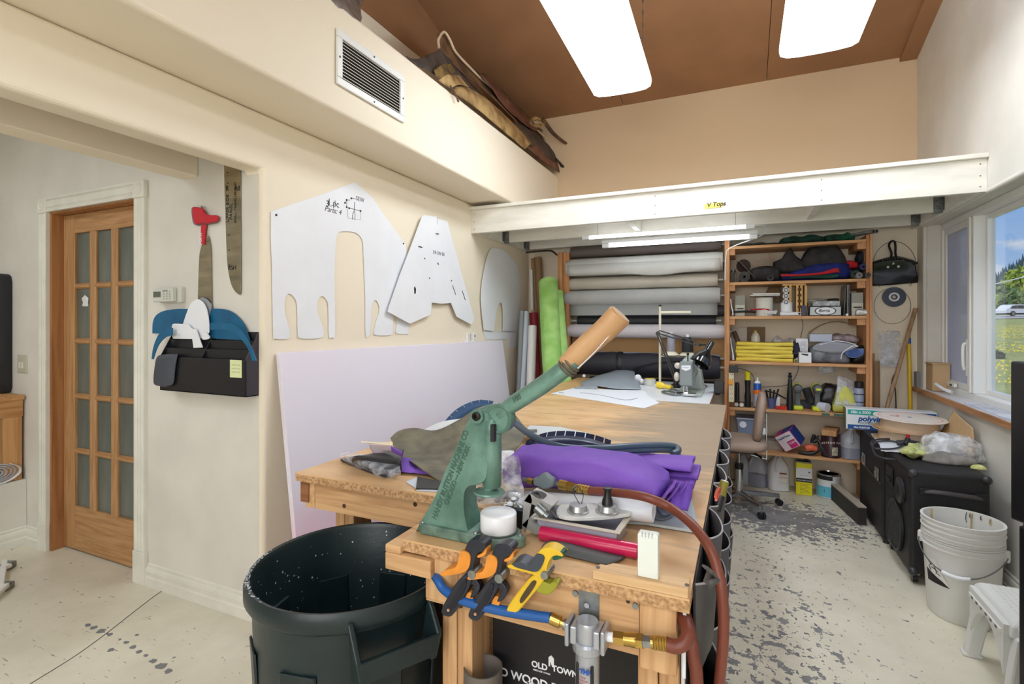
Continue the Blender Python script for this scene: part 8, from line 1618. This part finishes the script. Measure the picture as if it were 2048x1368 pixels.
a0=Vector((c.x+.038,FY,(zt_+zn)/2-.004));dR=(P(1332,1288,Y=FY)-a0);b0=a0+dR;AH2=thing('hose_loop','red brown hose loop with brass fittings right of the filter','hose',b0)
couplers(AH2,(a0,b0),[(0,.12,.0085,WHT,14),(.12,.30,.0125,BRS,6),(.30,.42,.0115,BRS,20),(.42,.52,.0125,BRS,20),(.50,.62,.0135,BRS,6),(.62,.76,.011,STEEL,6),(.76,1.0,.011,BRS,14)])
g=G()
for k in range(5):cc_=a0.lerp(b0,.80+.045*k);g.lathe([(.011,0),(.0128,.0025),(.011,.005)],cc_,dR,14,cap=False)
build(g,'crimp_rings',BRS,AH2,smooth=True)
build(G().tube([b0,P(1352,1293,Y=FY+.003),P(1368,1286,Y=FY+.008),P(1376,1268,Y=FY+.02),P(1370,1245,Y=FY+.04),P(1358,1225,Y=FY+.06),P(1350,1205,Y=FY+.09)],.0122,14,smooth=6),'hose',HOS,AH2,smooth=True)
build(G().tube([P(1352,1190,Y=TY0+.11),P(1366,1215,Y=TY0+.08),P(1378,1260,Y=TY0+.06),P(1388,1320,Y=TY0+.05),P(1394,1380,Y=TY0+.05),P(1400,1700,Y=TY0+.06)],.0122,12,smooth=6),'second_hose',HOS,label='red brown hose dropping straight down beside the right leg',cat='hose',smooth=True)
BH=thing('blue_air_hose','blue air hose sagging across under the table front','hose',P(1000,1225,Y=FY));e0=Vector((c.x-.038,FY,(zt_+zn)/2-.002))
f0=P(1102,1236,Y=FY)
build(G().tube([P(862,1140,Y=TY0+.04),P(876,1160,Y=TY0-.0),P(890,1180,Y=TY0-.01),P(930,1202,Y=TY0-.02),P(1000,1220,Y=TY0-.02),P(1060,1230,Y=FY),f0],.0100,12,smooth=6),'hose',mat('hose_blue',(28,88,158),.35),BH,smooth=True);couplers(BH,(f0,e0),[(0,.55,.0115,BRS,14),(.55,.75,.008,BRS,12),(.75,1,.010,STEEL,12)])
# ---------------------------------------------------------------- under the table
CB2=thing('picture_frame_carton','black printed carton with white lettering under the table front','box',(-.37,1.16,0));ax0,ax1=-.545,-.19;ay=1.10
build(G().box((ax0,ay,.02),(ax1,ay+.22,.70)),'carton',mat('carton_black',(24,23,26),.55),CB2,bevel=.002)
def sgn(s,px,py,hh,bo=.0006):text(s,'lettering',WHT,CB2,P(px,py,Y=ay-.001),(1,0,0),z,hh,ext=.0003,bold=bo)
sgn('SOLID WOOD PICTURE FRAME',960,1337,.027);sgn('OLD',1063,1332,.019);sgn('TOWN',1104,1341,.019);sgn('HERITAGE  HOMES',1066,1340,.005,.0001);sgn('8" X 10"',1054,1373,.016)
c=P(1097,1332,Y=ay-.0012);build(G().prism([c+Vector(v)for v in((0,0,0),(.004,0,0),(.004,0,.012),(.009,0,.0),(.013,0,0),(.013,0,.02),(.0065,0,.026),(0,0,.02))],(0,.0006,0)),'house_logo',WHT,CB2)
a=P(970,1318,Y=1.04);r=P(1005,1318,Y=1.04).x-a.x;build(G().pipe((a.x,1.03,0),(a.x,1.03,a.z-.01),r,r-.003,32),'tube_bin',mat('tube_grey',(112,104,96),.6,var=.1,vs=10),label='open grey brown cylinder standing beside the left table leg',cat='cylinder',smooth=True)
build(G().box((-.105,1.02,.0),(-.098,1.6,.80)).box((-.102,.985,.1),(-.096,1.0,.845)),'side_panel',mat('panel_white',(206,202,196),.5),label='white edged panel leaning against the table right leg',cat='panel')
build(G().prism([(-.1,.99,.85),(-.098,.975,.85),(-.1,.982,.72)],(.006,0,0)),'torn_paper',PAP,label='torn white paper hanging at the right table leg',cat='paper')
# ---------------------------------------------------------------- hanging pocket organiser
PKM=mat('pocket_black',(38,36,38),.7);PKG=mat('pocket_grey',(78,75,74),.6)
PO=thing('pocket_organiser','grey and black hanging pocket organiser on the table right side','organiser',(-.07,1.9,.2))
build(G().box((TX1+.001,1.02,.18),(TX1+.004,2.6,ZT-.006)),'backing',PKM,PO);n=0
for r_,(zt_,hh,dep)in enumerate(((ZT-.008,.19,.034),(.66,.2,.042),(.44,.2,.042))):
 for k in range(7):
  y0=1.03+k*.225;rows=[]
  for f_,e in((0,1.0),(.35,.9),(.8,.75),(1,.25)):
   rows.append([Vector((TX1+.004+dep*e*math.sin(math.pi*t)**.6*(1-.15*noise.noise(Vector((k,r_,t)))),y0+.215*t,zt_-hh*f_-.012*math.sin(math.pi*t)*(1-f_)))for t in[i/10 for i in range(11)]])
  pk=build(G().grid(rows),'pocket',PKG,PO,smooth=True,solid=.002,ang=180)
  build(G().tube(rows[0],.0022,6),'binding',mat('binding_pale',(176,174,178),.5),pk,smooth=True)
MK=thing('marker_pen','black and olive marker pen standing in a side pocket','marker',P(1440,990,Y=1.6));a=P(1436,1012,Y=1.64);b=P(1449,968,Y=1.64)
a.x=b.x=TX1+.03;a=P(1434,1020,X=TX1+.022);b=P(1449,964,X=TX1+.040)
build(G().cyl(a,a.lerp(b,.5),.011,seg=14),'cap',BLK,MK,smooth=True);build(G().cyl(a.lerp(b,.5),b,.012,seg=14),'barrel',mat('marker_olive',(132,124,36),.4),MK,smooth=True);build(G().cyl(b,b+(b-a)*.04,.010,seg=14),'end',WHT,MK)
RS=thing('scissors','orange handled scissors tucked in a side pocket','scissors',P(1438,990,X=TX1+.03));build(G().tube([P(x,y,X=TX1+.03)for x,y in((1432,1000),(1438,988),(1440,976),(1434,982),(1431,994))],.0035,6,smooth=4),'handle',mat('orange_red',(206,84,56),.4),RS,smooth=True)
sheet('loose_pocket_flap',[[P(x,y,X=TX1+.028)for x,y in((1404,1130),(1415,1140),(1408,1165))],[P(x,y,X=TX1+.055)for x,y in((1418,1140),(1428,1150),(1415,1170))],[P(x,y,X=TX1+.06)for x,y in((1438,1160),(1432,1168),(1420,1175))]],PKG,'grey corner of fabric sticking out of the side pockets','fabric')
# ---------------------------------------------------------------- trash bin
BN_=mat('bin_green',(24,42,44),.38,c2=(18,32,36),vs=6,bump=.12,bs=70);bc=Vector((-.91,1.035,0));RB_,RZ=.252,.76
TBn=thing('trash_bin','large dark green round plastic bin with white specks inside','bin',bc)
pr=[(.001,0),(.19,0),(.197,.01),(.205,.25),(.212,.255),(.222,.48),(.229,.485),(.236,.70),(.238,.712),(.250,.715),(.254,.722),(.254,.748),(.248,.76),(.240,.758),(.236,.748),(.222,.5),(.215,.48),(.2,.2),(.19,.012),(.001,.012)]
build(G().lathe(pr,bc,seg=72,cap=False),'body',BN_,TBn,smooth=True,ang=50)
# ribs moulded inside and outside
for k in range(8):
 a=k*math.pi/4+.2;dr=Vector((math.cos(a),math.sin(a),0));tt=Vector((-dr.y,dr.x,0))
 build(G().rings([[bc+dr*(rr+o_)+tt*w_+Vector((0,0,zz))for o_,w_ in((0,-.045),(.006,-.04),(.006,.04),(0,.045))]for zz,rr in((.05,.196),(.40,.219),(.62,.232))]),'outer_rib',BN_,TBn,bevel=.002)
 build(G().rings([[bc+dr*(rr-o_)+tt*w_+Vector((0,0,zz))for o_,w_ in((0,-.045),(.008,-.04),(.008,.04),(0,.045))]for zz,rr in((.05,.193),(.40,.209),(.62,.227))]),'inner_rib',BN_,TBn,bevel=.002)
for a in(math.radians(-30),math.radians(150)):
 dr=Vector((math.cos(a),math.sin(a),0));tt=Vector((-dr.y,dr.x,0));H=lambda u,w_,zz:bc+dr*u+tt*w_+Vector((0,0,zz+.03))
 g=G().hexa([H(.27,-.085,.60),H(.292,-.085,.605),H(.292,.085,.605),H(.27,.085,.60),H(.286,-.09,.655),H(.298,-.09,.655),H(.298,.09,.655),H(.286,.09,.655)])
 for s in(-1,1):g.hexa([H(.232,s*.07,.58),H(.292,s*.07,.600),H(.292,s*.085,.600),H(.232,s*.085,.58),H(.245,s*.085,.715),H(.297,s*.085,.655),H(.297,s*.097,.655),H(.245,s*.097,.715)])
 build(g,'side_handle',BN_,TBn,bevel=.003)
random.seed(21);g=G()
for k in range(260):
 a=random.uniform(.5,3.9);zz=random.uniform(.42,.74)if k<150 else .7606;rr=.2088+(zz-.3)*.0565 if k<150 else random.uniform(.240,.248)
 if k>=150:a=random.gauss(3.95,.28)
 c=bc+Vector((math.cos(a),math.sin(a),0))*rr+Vector((0,0,zz));s=random.uniform(.0008,.0032)if k<150 else random.uniform(.0012,.0034);t_=Vector((-math.sin(a),math.cos(a),0));u_=Vector((0,0,1))if k<150 else Vector((math.cos(a),math.sin(a),0))
 g.add([c-t_*s,c+u_*s*random.uniform(.6,2),c+t_*s,c-u_*s*.8],[(0,1,2,3)])
build(g,'white_specks',mat('speck_white',(200,208,214),.6),TBn,kind='stuff')
build(G().patch([[bc+Vector((-.02+.06*i,-.10+.07*j,.36+.05*math.sin(i*2.1+j)*(1 if 0<j<3 else .3)))for i in range(4)]for j in range(4)],5,.03,14),'waste_film',clear('film_bin',(190,204,214),.5,.15,.9,30),label='crumpled clear film lying inside the green bin',cat='film',smooth=True)
# ================================================================= SEWING TABLE
SX0,SX1,SY0,SY1=-1.33,-.18,3.30,4.40
SWT=thing('sewing_table','white topped sewing table butted against the far end of the work table','table',(-.7,3.85,0))
LAM=mat('laminate_white',(226,230,234),.3);st_=lambda n_,g,m,**k:build(g,n_,m,SWT,**k)
st_('top',G().box((SX0+.42,SY0,ZT-.004),(SX1,SY1,ZT)),LAM);st_('top_extension',G().box((SX0,SY0,ZT-.004),(SX0+.42,SY1,ZT)),mat('ply_tan',(214,172,118),.5,var=.08,vs=5));st_('core',G().box((SX0,SY0,ZT-.03),(SX1,SY1,ZT-.004)),wood('edge_oak',(176,120,70),(140,90,50),1,8))
for x,y in((SX0+.03,SY0+.03),(SX1-.1,SY0+.03),(SX0+.03,SY1-.1),(SX1-.42,SY1-.1)):
 if 1:st_('leg',G().box((x,y,0),(x+.07,y+.07,ZT-.03)),F2Z)
z1=ZT+.0006
build(G().prism([P(x,y,Z=z1)for x,y in((1102,787),(1150,776),(1290,782),(1300,797),(1320,806),(1288,817))],(0,0,.0015)),'paper_pattern',PAP,label='large white paper pattern with pencil lines, pointed at the right',cat='pattern')
build(G().tube([P(x,y,Z=z1+.003)for x,y in((1160,785),(1200,790),(1250,800),(1275,796))],.0012,4,smooth=3).tube([P(x,y,Z=z1+.003)for x,y in((1118,785),(1128,786))],.002,4),'pencil_lines',mat('pencil',(110,110,116),.7),bpy.data.objects['paper_pattern.004']if 'paper_pattern.004' in bpy.data.objects else SWT)
GV=mat('vinyl_greyblue',(146,156,164),.45,bump=.1,bs=40)
sheet('grey_vinyl_piece',[h3([(1160,765,ZT+.01),(1195,752,ZT+.03),(1235,740,ZT+.07),(1266,734,ZT+.08)]),h3([(1170,771,ZT+.012),(1200,766,ZT+.03),(1240,756,ZT+.05),(1272,752,ZT+.05)]),h3([(1192,768,ZT+.02),(1215,776,ZT+.012),(1250,778,ZT+.01),(1282,778,ZT+.008)])],GV,'crumpled grey blue vinyl piece heaped on the paper pattern','vinyl',nz=.008,nf=8,th=.003)
sheet('grey_vinyl_strip',[h3([(1148,775,ZT+.004),(1170,771,ZT+.02),(1195,772,ZT+.012)]),h3([(1150,777,ZT+.004),(1172,777,ZT+.006),(1196,778,ZT+.006)])],GV,'small grey vinyl strip poking left under the heap','vinyl')
c=P(1300,770,Z=ZT+.001);TR2=thing('tape_roll','clear tape roll with yellow core on the sewing table','tape',c);build(G().lathe([(.028,0),(.045,0),(.045,.048),(.028,.048),(.028,0)],c,seg=28,cap=False),'tape',mat('tape_clear',(206,206,198),.25),TR2,smooth=True);build(G().lathe([(.026,.001),(.030,.001),(.030,.052),(.026,.052),(.026,.001)],c,seg=28,cap=False),'core',YL,TR2,smooth=True)
c=P(1328,772,Z=ZT+.022);YT=thing('yellow_trigger_tool','yellow plastic nozzle tool beside the tape roll','tool',c-Vector((0,0,.02)));YPL=mat('plastic_yellow',(236,206,60),.4)
build(G().tube([c+Vector((-.05,.02,.006)),c,c+Vector((.035,-.02,-.004))],lambda t:.024 if t<.5 else .014,14,smooth=4),'body',YPL,YT,smooth=True);build(G().pipe(c+Vector((.035,-.02,-.004)),c+Vector((.06,-.035,-.006)),.016,.011,16),'nozzle',YPL,YT,smooth=True)
lump_z=mat('white_knit',(224,224,230),.8)
for k,(px,py,r)in enumerate(((1276,756,.028),(1283,762,.02),(1168,752,.014))):build(G().ball(P(px,py,Y=4.1),r,12),'thread_ball',lump_z,label=['larger white ball of waste thread right of the vinyl heap','small white ball of waste thread next to the larger one','tiny white ball of waste thread left of the vinyl heap'][k],cat='thread',smooth=True)
# thread stand
TSY=4.12;CRP=mat('stand_cream',(226,220,198),.4);sp0=P(1320,765,Y=TSY);sp1=P(1319,613,Y=TSY)
TS_=thing('thread_stand','cream thread stand pole with guide arm and spool tray','stand',(sp0.x,TSY,ZT))
build(G().cyl((sp0.x,TSY,ZT+.012),(sp0.x,TSY,sp1.z),.0095,seg=14),'pole',CRP,TS_,smooth=True);build(G().cyl((sp0.x,TSY,sp1.z),(sp0.x,TSY,sp1.z+.012),.011,seg=14),'pole_cap',BLK,TS_)
build(G().lathe([(.001,.018),(.03,.016),(.085,.008),(.09,0),(.001,0)],(sp0.x,TSY,ZT+.001),seg=28,sy=.6),'base',CRP,TS_,smooth=True)
e=P(1382,624,Y=TSY);build(G().bar((sp0.x,TSY,e.z),(e.x,TSY,e.z),.016,.018),'guide_arm',CRP,TS_,bevel=.003);tz=P(1350,711,Y=TSY).z
build(G().bar((sp0.x,TSY,tz-.006),(P(1385,711,Y=TSY).x,TSY,tz-.006),.014,.012),'tray_arm',CRP,TS_)
for px,rr_,col,nm in((1342,.030,(150,150,164),'grey'),(1375,.042,(26,26,30),'black')):
 x=P(px,700,Y=TSY).x;R_=thing('thread_cone',nm+' thread cone on its cream base on the thread stand','thread',(x,TSY,tz+.001));tpz=P(px,668 if nm=='grey' else 672,Y=TSY).z
 build(G().lathe([(.001,0),(.062,0),(.064,.004),(.03,.03),(.001,.03)],(x,TSY,tz+.001),seg=24),'cone_base',mat('cone_cream',(236,230,204),.5),R_,smooth=True)
 build(G().lathe([(rr_*1.0,0),(rr_*.98,(tpz-tz-.04)*.75),(rr_*.55,tpz-tz-.04)],(x,TSY,tz+.0315),seg=24),'thread',mat('thread_'+nm,col,.6,bump=.5,bs=1,stretch=(1,1,400)),R_,smooth=True)
 build(G().cyl((x,TSY,tpz-.01),(x,TSY,tpz+.012),.013,seg=14),'core_tip',WHT,R_,smooth=True)
 build(G().lathe([(.001,-.004),(.066,-.004),(.066,0),(.001,0)],(x,TSY,tz),seg=24),'spool_plate',BLK,TS_)
# desk lamp
LY=4.02;DL=thing('desk_lamp','black jointed arm desk lamp bent over the sewing machine','lamp',P(1352,775,Y=LY));lq=lambda x,y,d=0:P(x,y,Y=LY+d)
b0_=lq(1352,772);b0_.z=ZT;build(G().lathe([(.001,0),(.04,0),(.04,.02),(.02,.03),(.015,.06),(.001,.06)],b0_,seg=20),'clamp_base',BLK,DL,smooth=True)
for o_ in(-.012,.012):
 build(G().bar(lq(1352+o_*200,762,o_),lq(1316+o_*180,668,o_),.010,.010),'lower_arm',BLK,DL);build(G().bar(lq(1318,664+o_*260,o_),lq(1396,688+o_*300,o_),.009,.009),'upper_arm',BLK,DL)
for x,y in((1316,667),(1398,689)):build(G().cyl(lq(x,y,-.022),lq(x,y,.022),.018,seg=14),'joint',BLK,DL,smooth=True)
build(G().tube([lq(1398,690),P(1410,690,Y=3.9),P(1424,688,Y=3.80)],.006,8),'neck',BLK,DL,smooth=True)
ax=(P(1400,728,Y=3.72)-P(1424,686,Y=3.80)).normalized();hd_=P(1424,684,Y=3.80)
build(G().lathe([(.001,0),(.018,.002),(.022,.012),(.024,.07),(.030,.085),(.055,.12),(.068,.165),(.07,.19),(.066,.19),(.05,.125),(.001,.11)],hd_,ax,28,cap=False),'lamp_shade',GBL,DL,smooth=True)
# sewing machine
MG_=mat('machine_grey',(128,136,138),.35);ML=mat('machine_light',(188,196,190),.4,c2=(160,170,166),vs=10);MY=3.62
f0_,f1_=P(1359,772,Y=MY),P(1385,724,Y=MY);fx0,fx1,fz0,fz1=f0_.x,f1_.x,f0_.z,f1_.z
SM=thing('sewing_machine','grey industrial sewing machine with white badge on its head','sewing machine',((fx0+fx1)/2+.05,MY+.2,ZT))
build(G().box((fx0,MY,fz0),(fx1,MY+.06,fz1)),'face_plate',MG_,SM,bevel=.008);hb=SM
build(G().prism([P(v[0],v[1],Y=MY-.0015)for v in((1363,731),(1381,731),(1381,738),(1372,742),(1363,738))],(0,.002,0)),'badge',WHT,SM);text('CONSEW','lettering',PBL,SM,P(1365,736,Y=MY-.002),(1,0,0),z,.010,ext=.0002)
build(G().hexa([(fx0+.01,MY+.06,fz0+.03),(fx1,MY+.06,fz0+.03),(fx1+.02,MY+.40,fz0+.03),(fx0+.01,MY+.40,fz0+.03),(fx0+.01,MY+.06,fz1+.012),(fx1,MY+.06,fz1+.012),(fx1+.02,MY+.40,fz1+.02),(fx0+.01,MY+.40,fz1+.02)]),'arm',ML,SM,bevel=.012,seg=3)
build(G().hexa([(fx1-.03,MY+.26,ZT+.012),(fx1+.055,MY+.26,ZT+.012),(fx1+.055,MY+.40,ZT+.012),(fx0,MY+.40,ZT+.012),(fx1-.03,MY+.26,fz1),(fx1+.02,MY+.26,fz1),(fx1+.02,MY+.40,fz1),(fx0,MY+.40,fz1)]),'column',ML,SM,bevel=.008)
build(G().box((fx0-.03,MY-.03,ZT+.0005),(fx1+.06,MY+.42,ZT+.012)),'bed',ML,SM,bevel=.004);build(G().box((fx0-.02,MY-.03,ZT+.0125),(fx1+.02,MY+.06,ZT+.014)),'needle_plate',CHROME,SM)
for k,x in enumerate((.3,.55)):build(G().cyl((fx0+(fx1-fx0)*x,MY+.03,ZT+.0145),(fx0+(fx1-fx0)*x,MY+.03,fz0+.005),.005,seg=10),['needle_bar','presser_bar'][k],CHROME,SM,smooth=True)
build(G().box((fx0+.03,MY+.005,ZT+.0145),(fx0+.055,MY+.05,ZT+.022)),'presser_foot',CHROME,SM,bevel=.001)
build(G().lathe([(.001,0),(.07,0),(.075,.01),(.075,.03),(.06,.04),(.001,.04)],(fx0+.05,MY+.42,fz1-.06),(0,1,0),28),'handwheel',BLK,SM,smooth=True)
build(G().cyl((fx0+.05,MY+.04,fz1),(fx0+.05,MY+.04,fz1+.045),.004,seg=8).ball((fx0+.05,MY+.04,fz1+.05),.010,10),'thread_post',BLK,SM,smooth=True);build(G().ball((fx0-.015,MY+.03,fz1-.03),.022,14,axis=(1,0,0)),'side_knob',mat('knob_beige',(206,198,184),.4),SM,smooth=True);build(G().ball((fx0-.02,MY+.03,fz0+.06),.02,14,sz=1.6),'tension_knob',mat('knob_beige',(206,198,184),.4),SM,smooth=True)
build(G().tube([(fx1+.005,MY+.05,fz1-.02),(fx1+.03,MY+.06,fz1-.06),(fx1+.01,MY+.05,fz0+.05),(fx1+.02,MY+.04,fz0+.02)],.004,6,smooth=4),'thread_guide',CHROME,SM,smooth=True)
# scissors, motor bracket, small bits
SC_=thing('scissors','large silver tailor scissors lying in front of sewing machine','scissors',P(1360,790,Z=ZT));sz_=ZT+.004
build(G().prism([P(x,y,Z=sz_)for x,y in((1366,788),(1405,793),(1372,784))],(0,0,.003)).prism([P(x,y,Z=sz_+.003)for x,y in((1366,791),(1404,794),(1370,786))],(0,0,.003)),'blade',CHROME,SC_)
for pts in(((1368,788),(1350,790),(1330,786),(1324,783),(1336,782),(1352,786)),((1368,786),(1354,786),(1343,782),(1340,778),(1350,779),(1360,784))):build(G().tube([P(x,y,Z=sz_+.004)for x,y in pts],.006,8,smooth=4),'handle',STEEL,SC_,smooth=True)
build(G().prism([P(x,y,Z=z1+.001)for x,y in((1378,778),(1398,777),(1400,783),(1382,786))],(0,0,.001)),'tan_scrap',mat('scrap_ochre',(196,140,60),.7,c2=(150,96,40),vs=60),label='ochre patterned scrap right of the machine foot',cat='scrap')
build(G().box((fx1+.125,MY+.16,ZT+.001),(fx1+.19,MY+.26,ZT+.09)),'black_bobbin_box',BLK,label='small black angular box beside the sewing machine column',cat='box',bevel=.006)
build(G().tube([P(x,y,Z=ZT+.007)for x,y in((1395,772),(1402,774),(1408,770),(1414,774),(1405,777))],.005,6,smooth=4),'chrome_tweezers',CHROME,label='bent chrome piece at the right of the machine',cat='tool',smooth=True)
# spray gun cup hanging from the sewing table edge
CUP=mat('aluminium_worn',(196,186,160),.3,metal=.85,c2=(150,134,100),vs=12);cy_=4.0;cc_=P(1443,925,Y=cy_);cx_=max(cc_.x,SX1+.055);zt_=P(1443,905,Y=cy_).z;zb_=P(1443,955,Y=cy_).z
SG=thing('paint_gun_cup','worn aluminium paint cup hanging off the sewing table side','cup',(cx_,cy_,zb_));hh=zt_-zb_
build(G().lathe([(.001,0),(.043,0),(.046,.006),(.046,hh*.72),(.03,hh*.9),(.022,hh),(.022,hh+.03),(.001,hh+.03)],(cx_,cy_,zb_),seg=28),'cup',CUP,SG,smooth=True)
build(G().tube([(cx_-.035,cy_,zb_+hh*.95),(cx_-.036,cy_,zb_+hh+.05),(cx_,cy_,zb_+hh+.075),(cx_+.036,cy_,zb_+hh+.05),(cx_+.035,cy_,zb_+hh*.95)],.005,6,smooth=4),'bail_handle',STEEL,SG,smooth=True)
build(G().tube([(cx_,cy_,zb_+hh+.075),(cx_-.01,cy_,.7),(SX1-.005,cy_,ZT-.015)],.002,5),'hanging_wire',STEEL,SG)
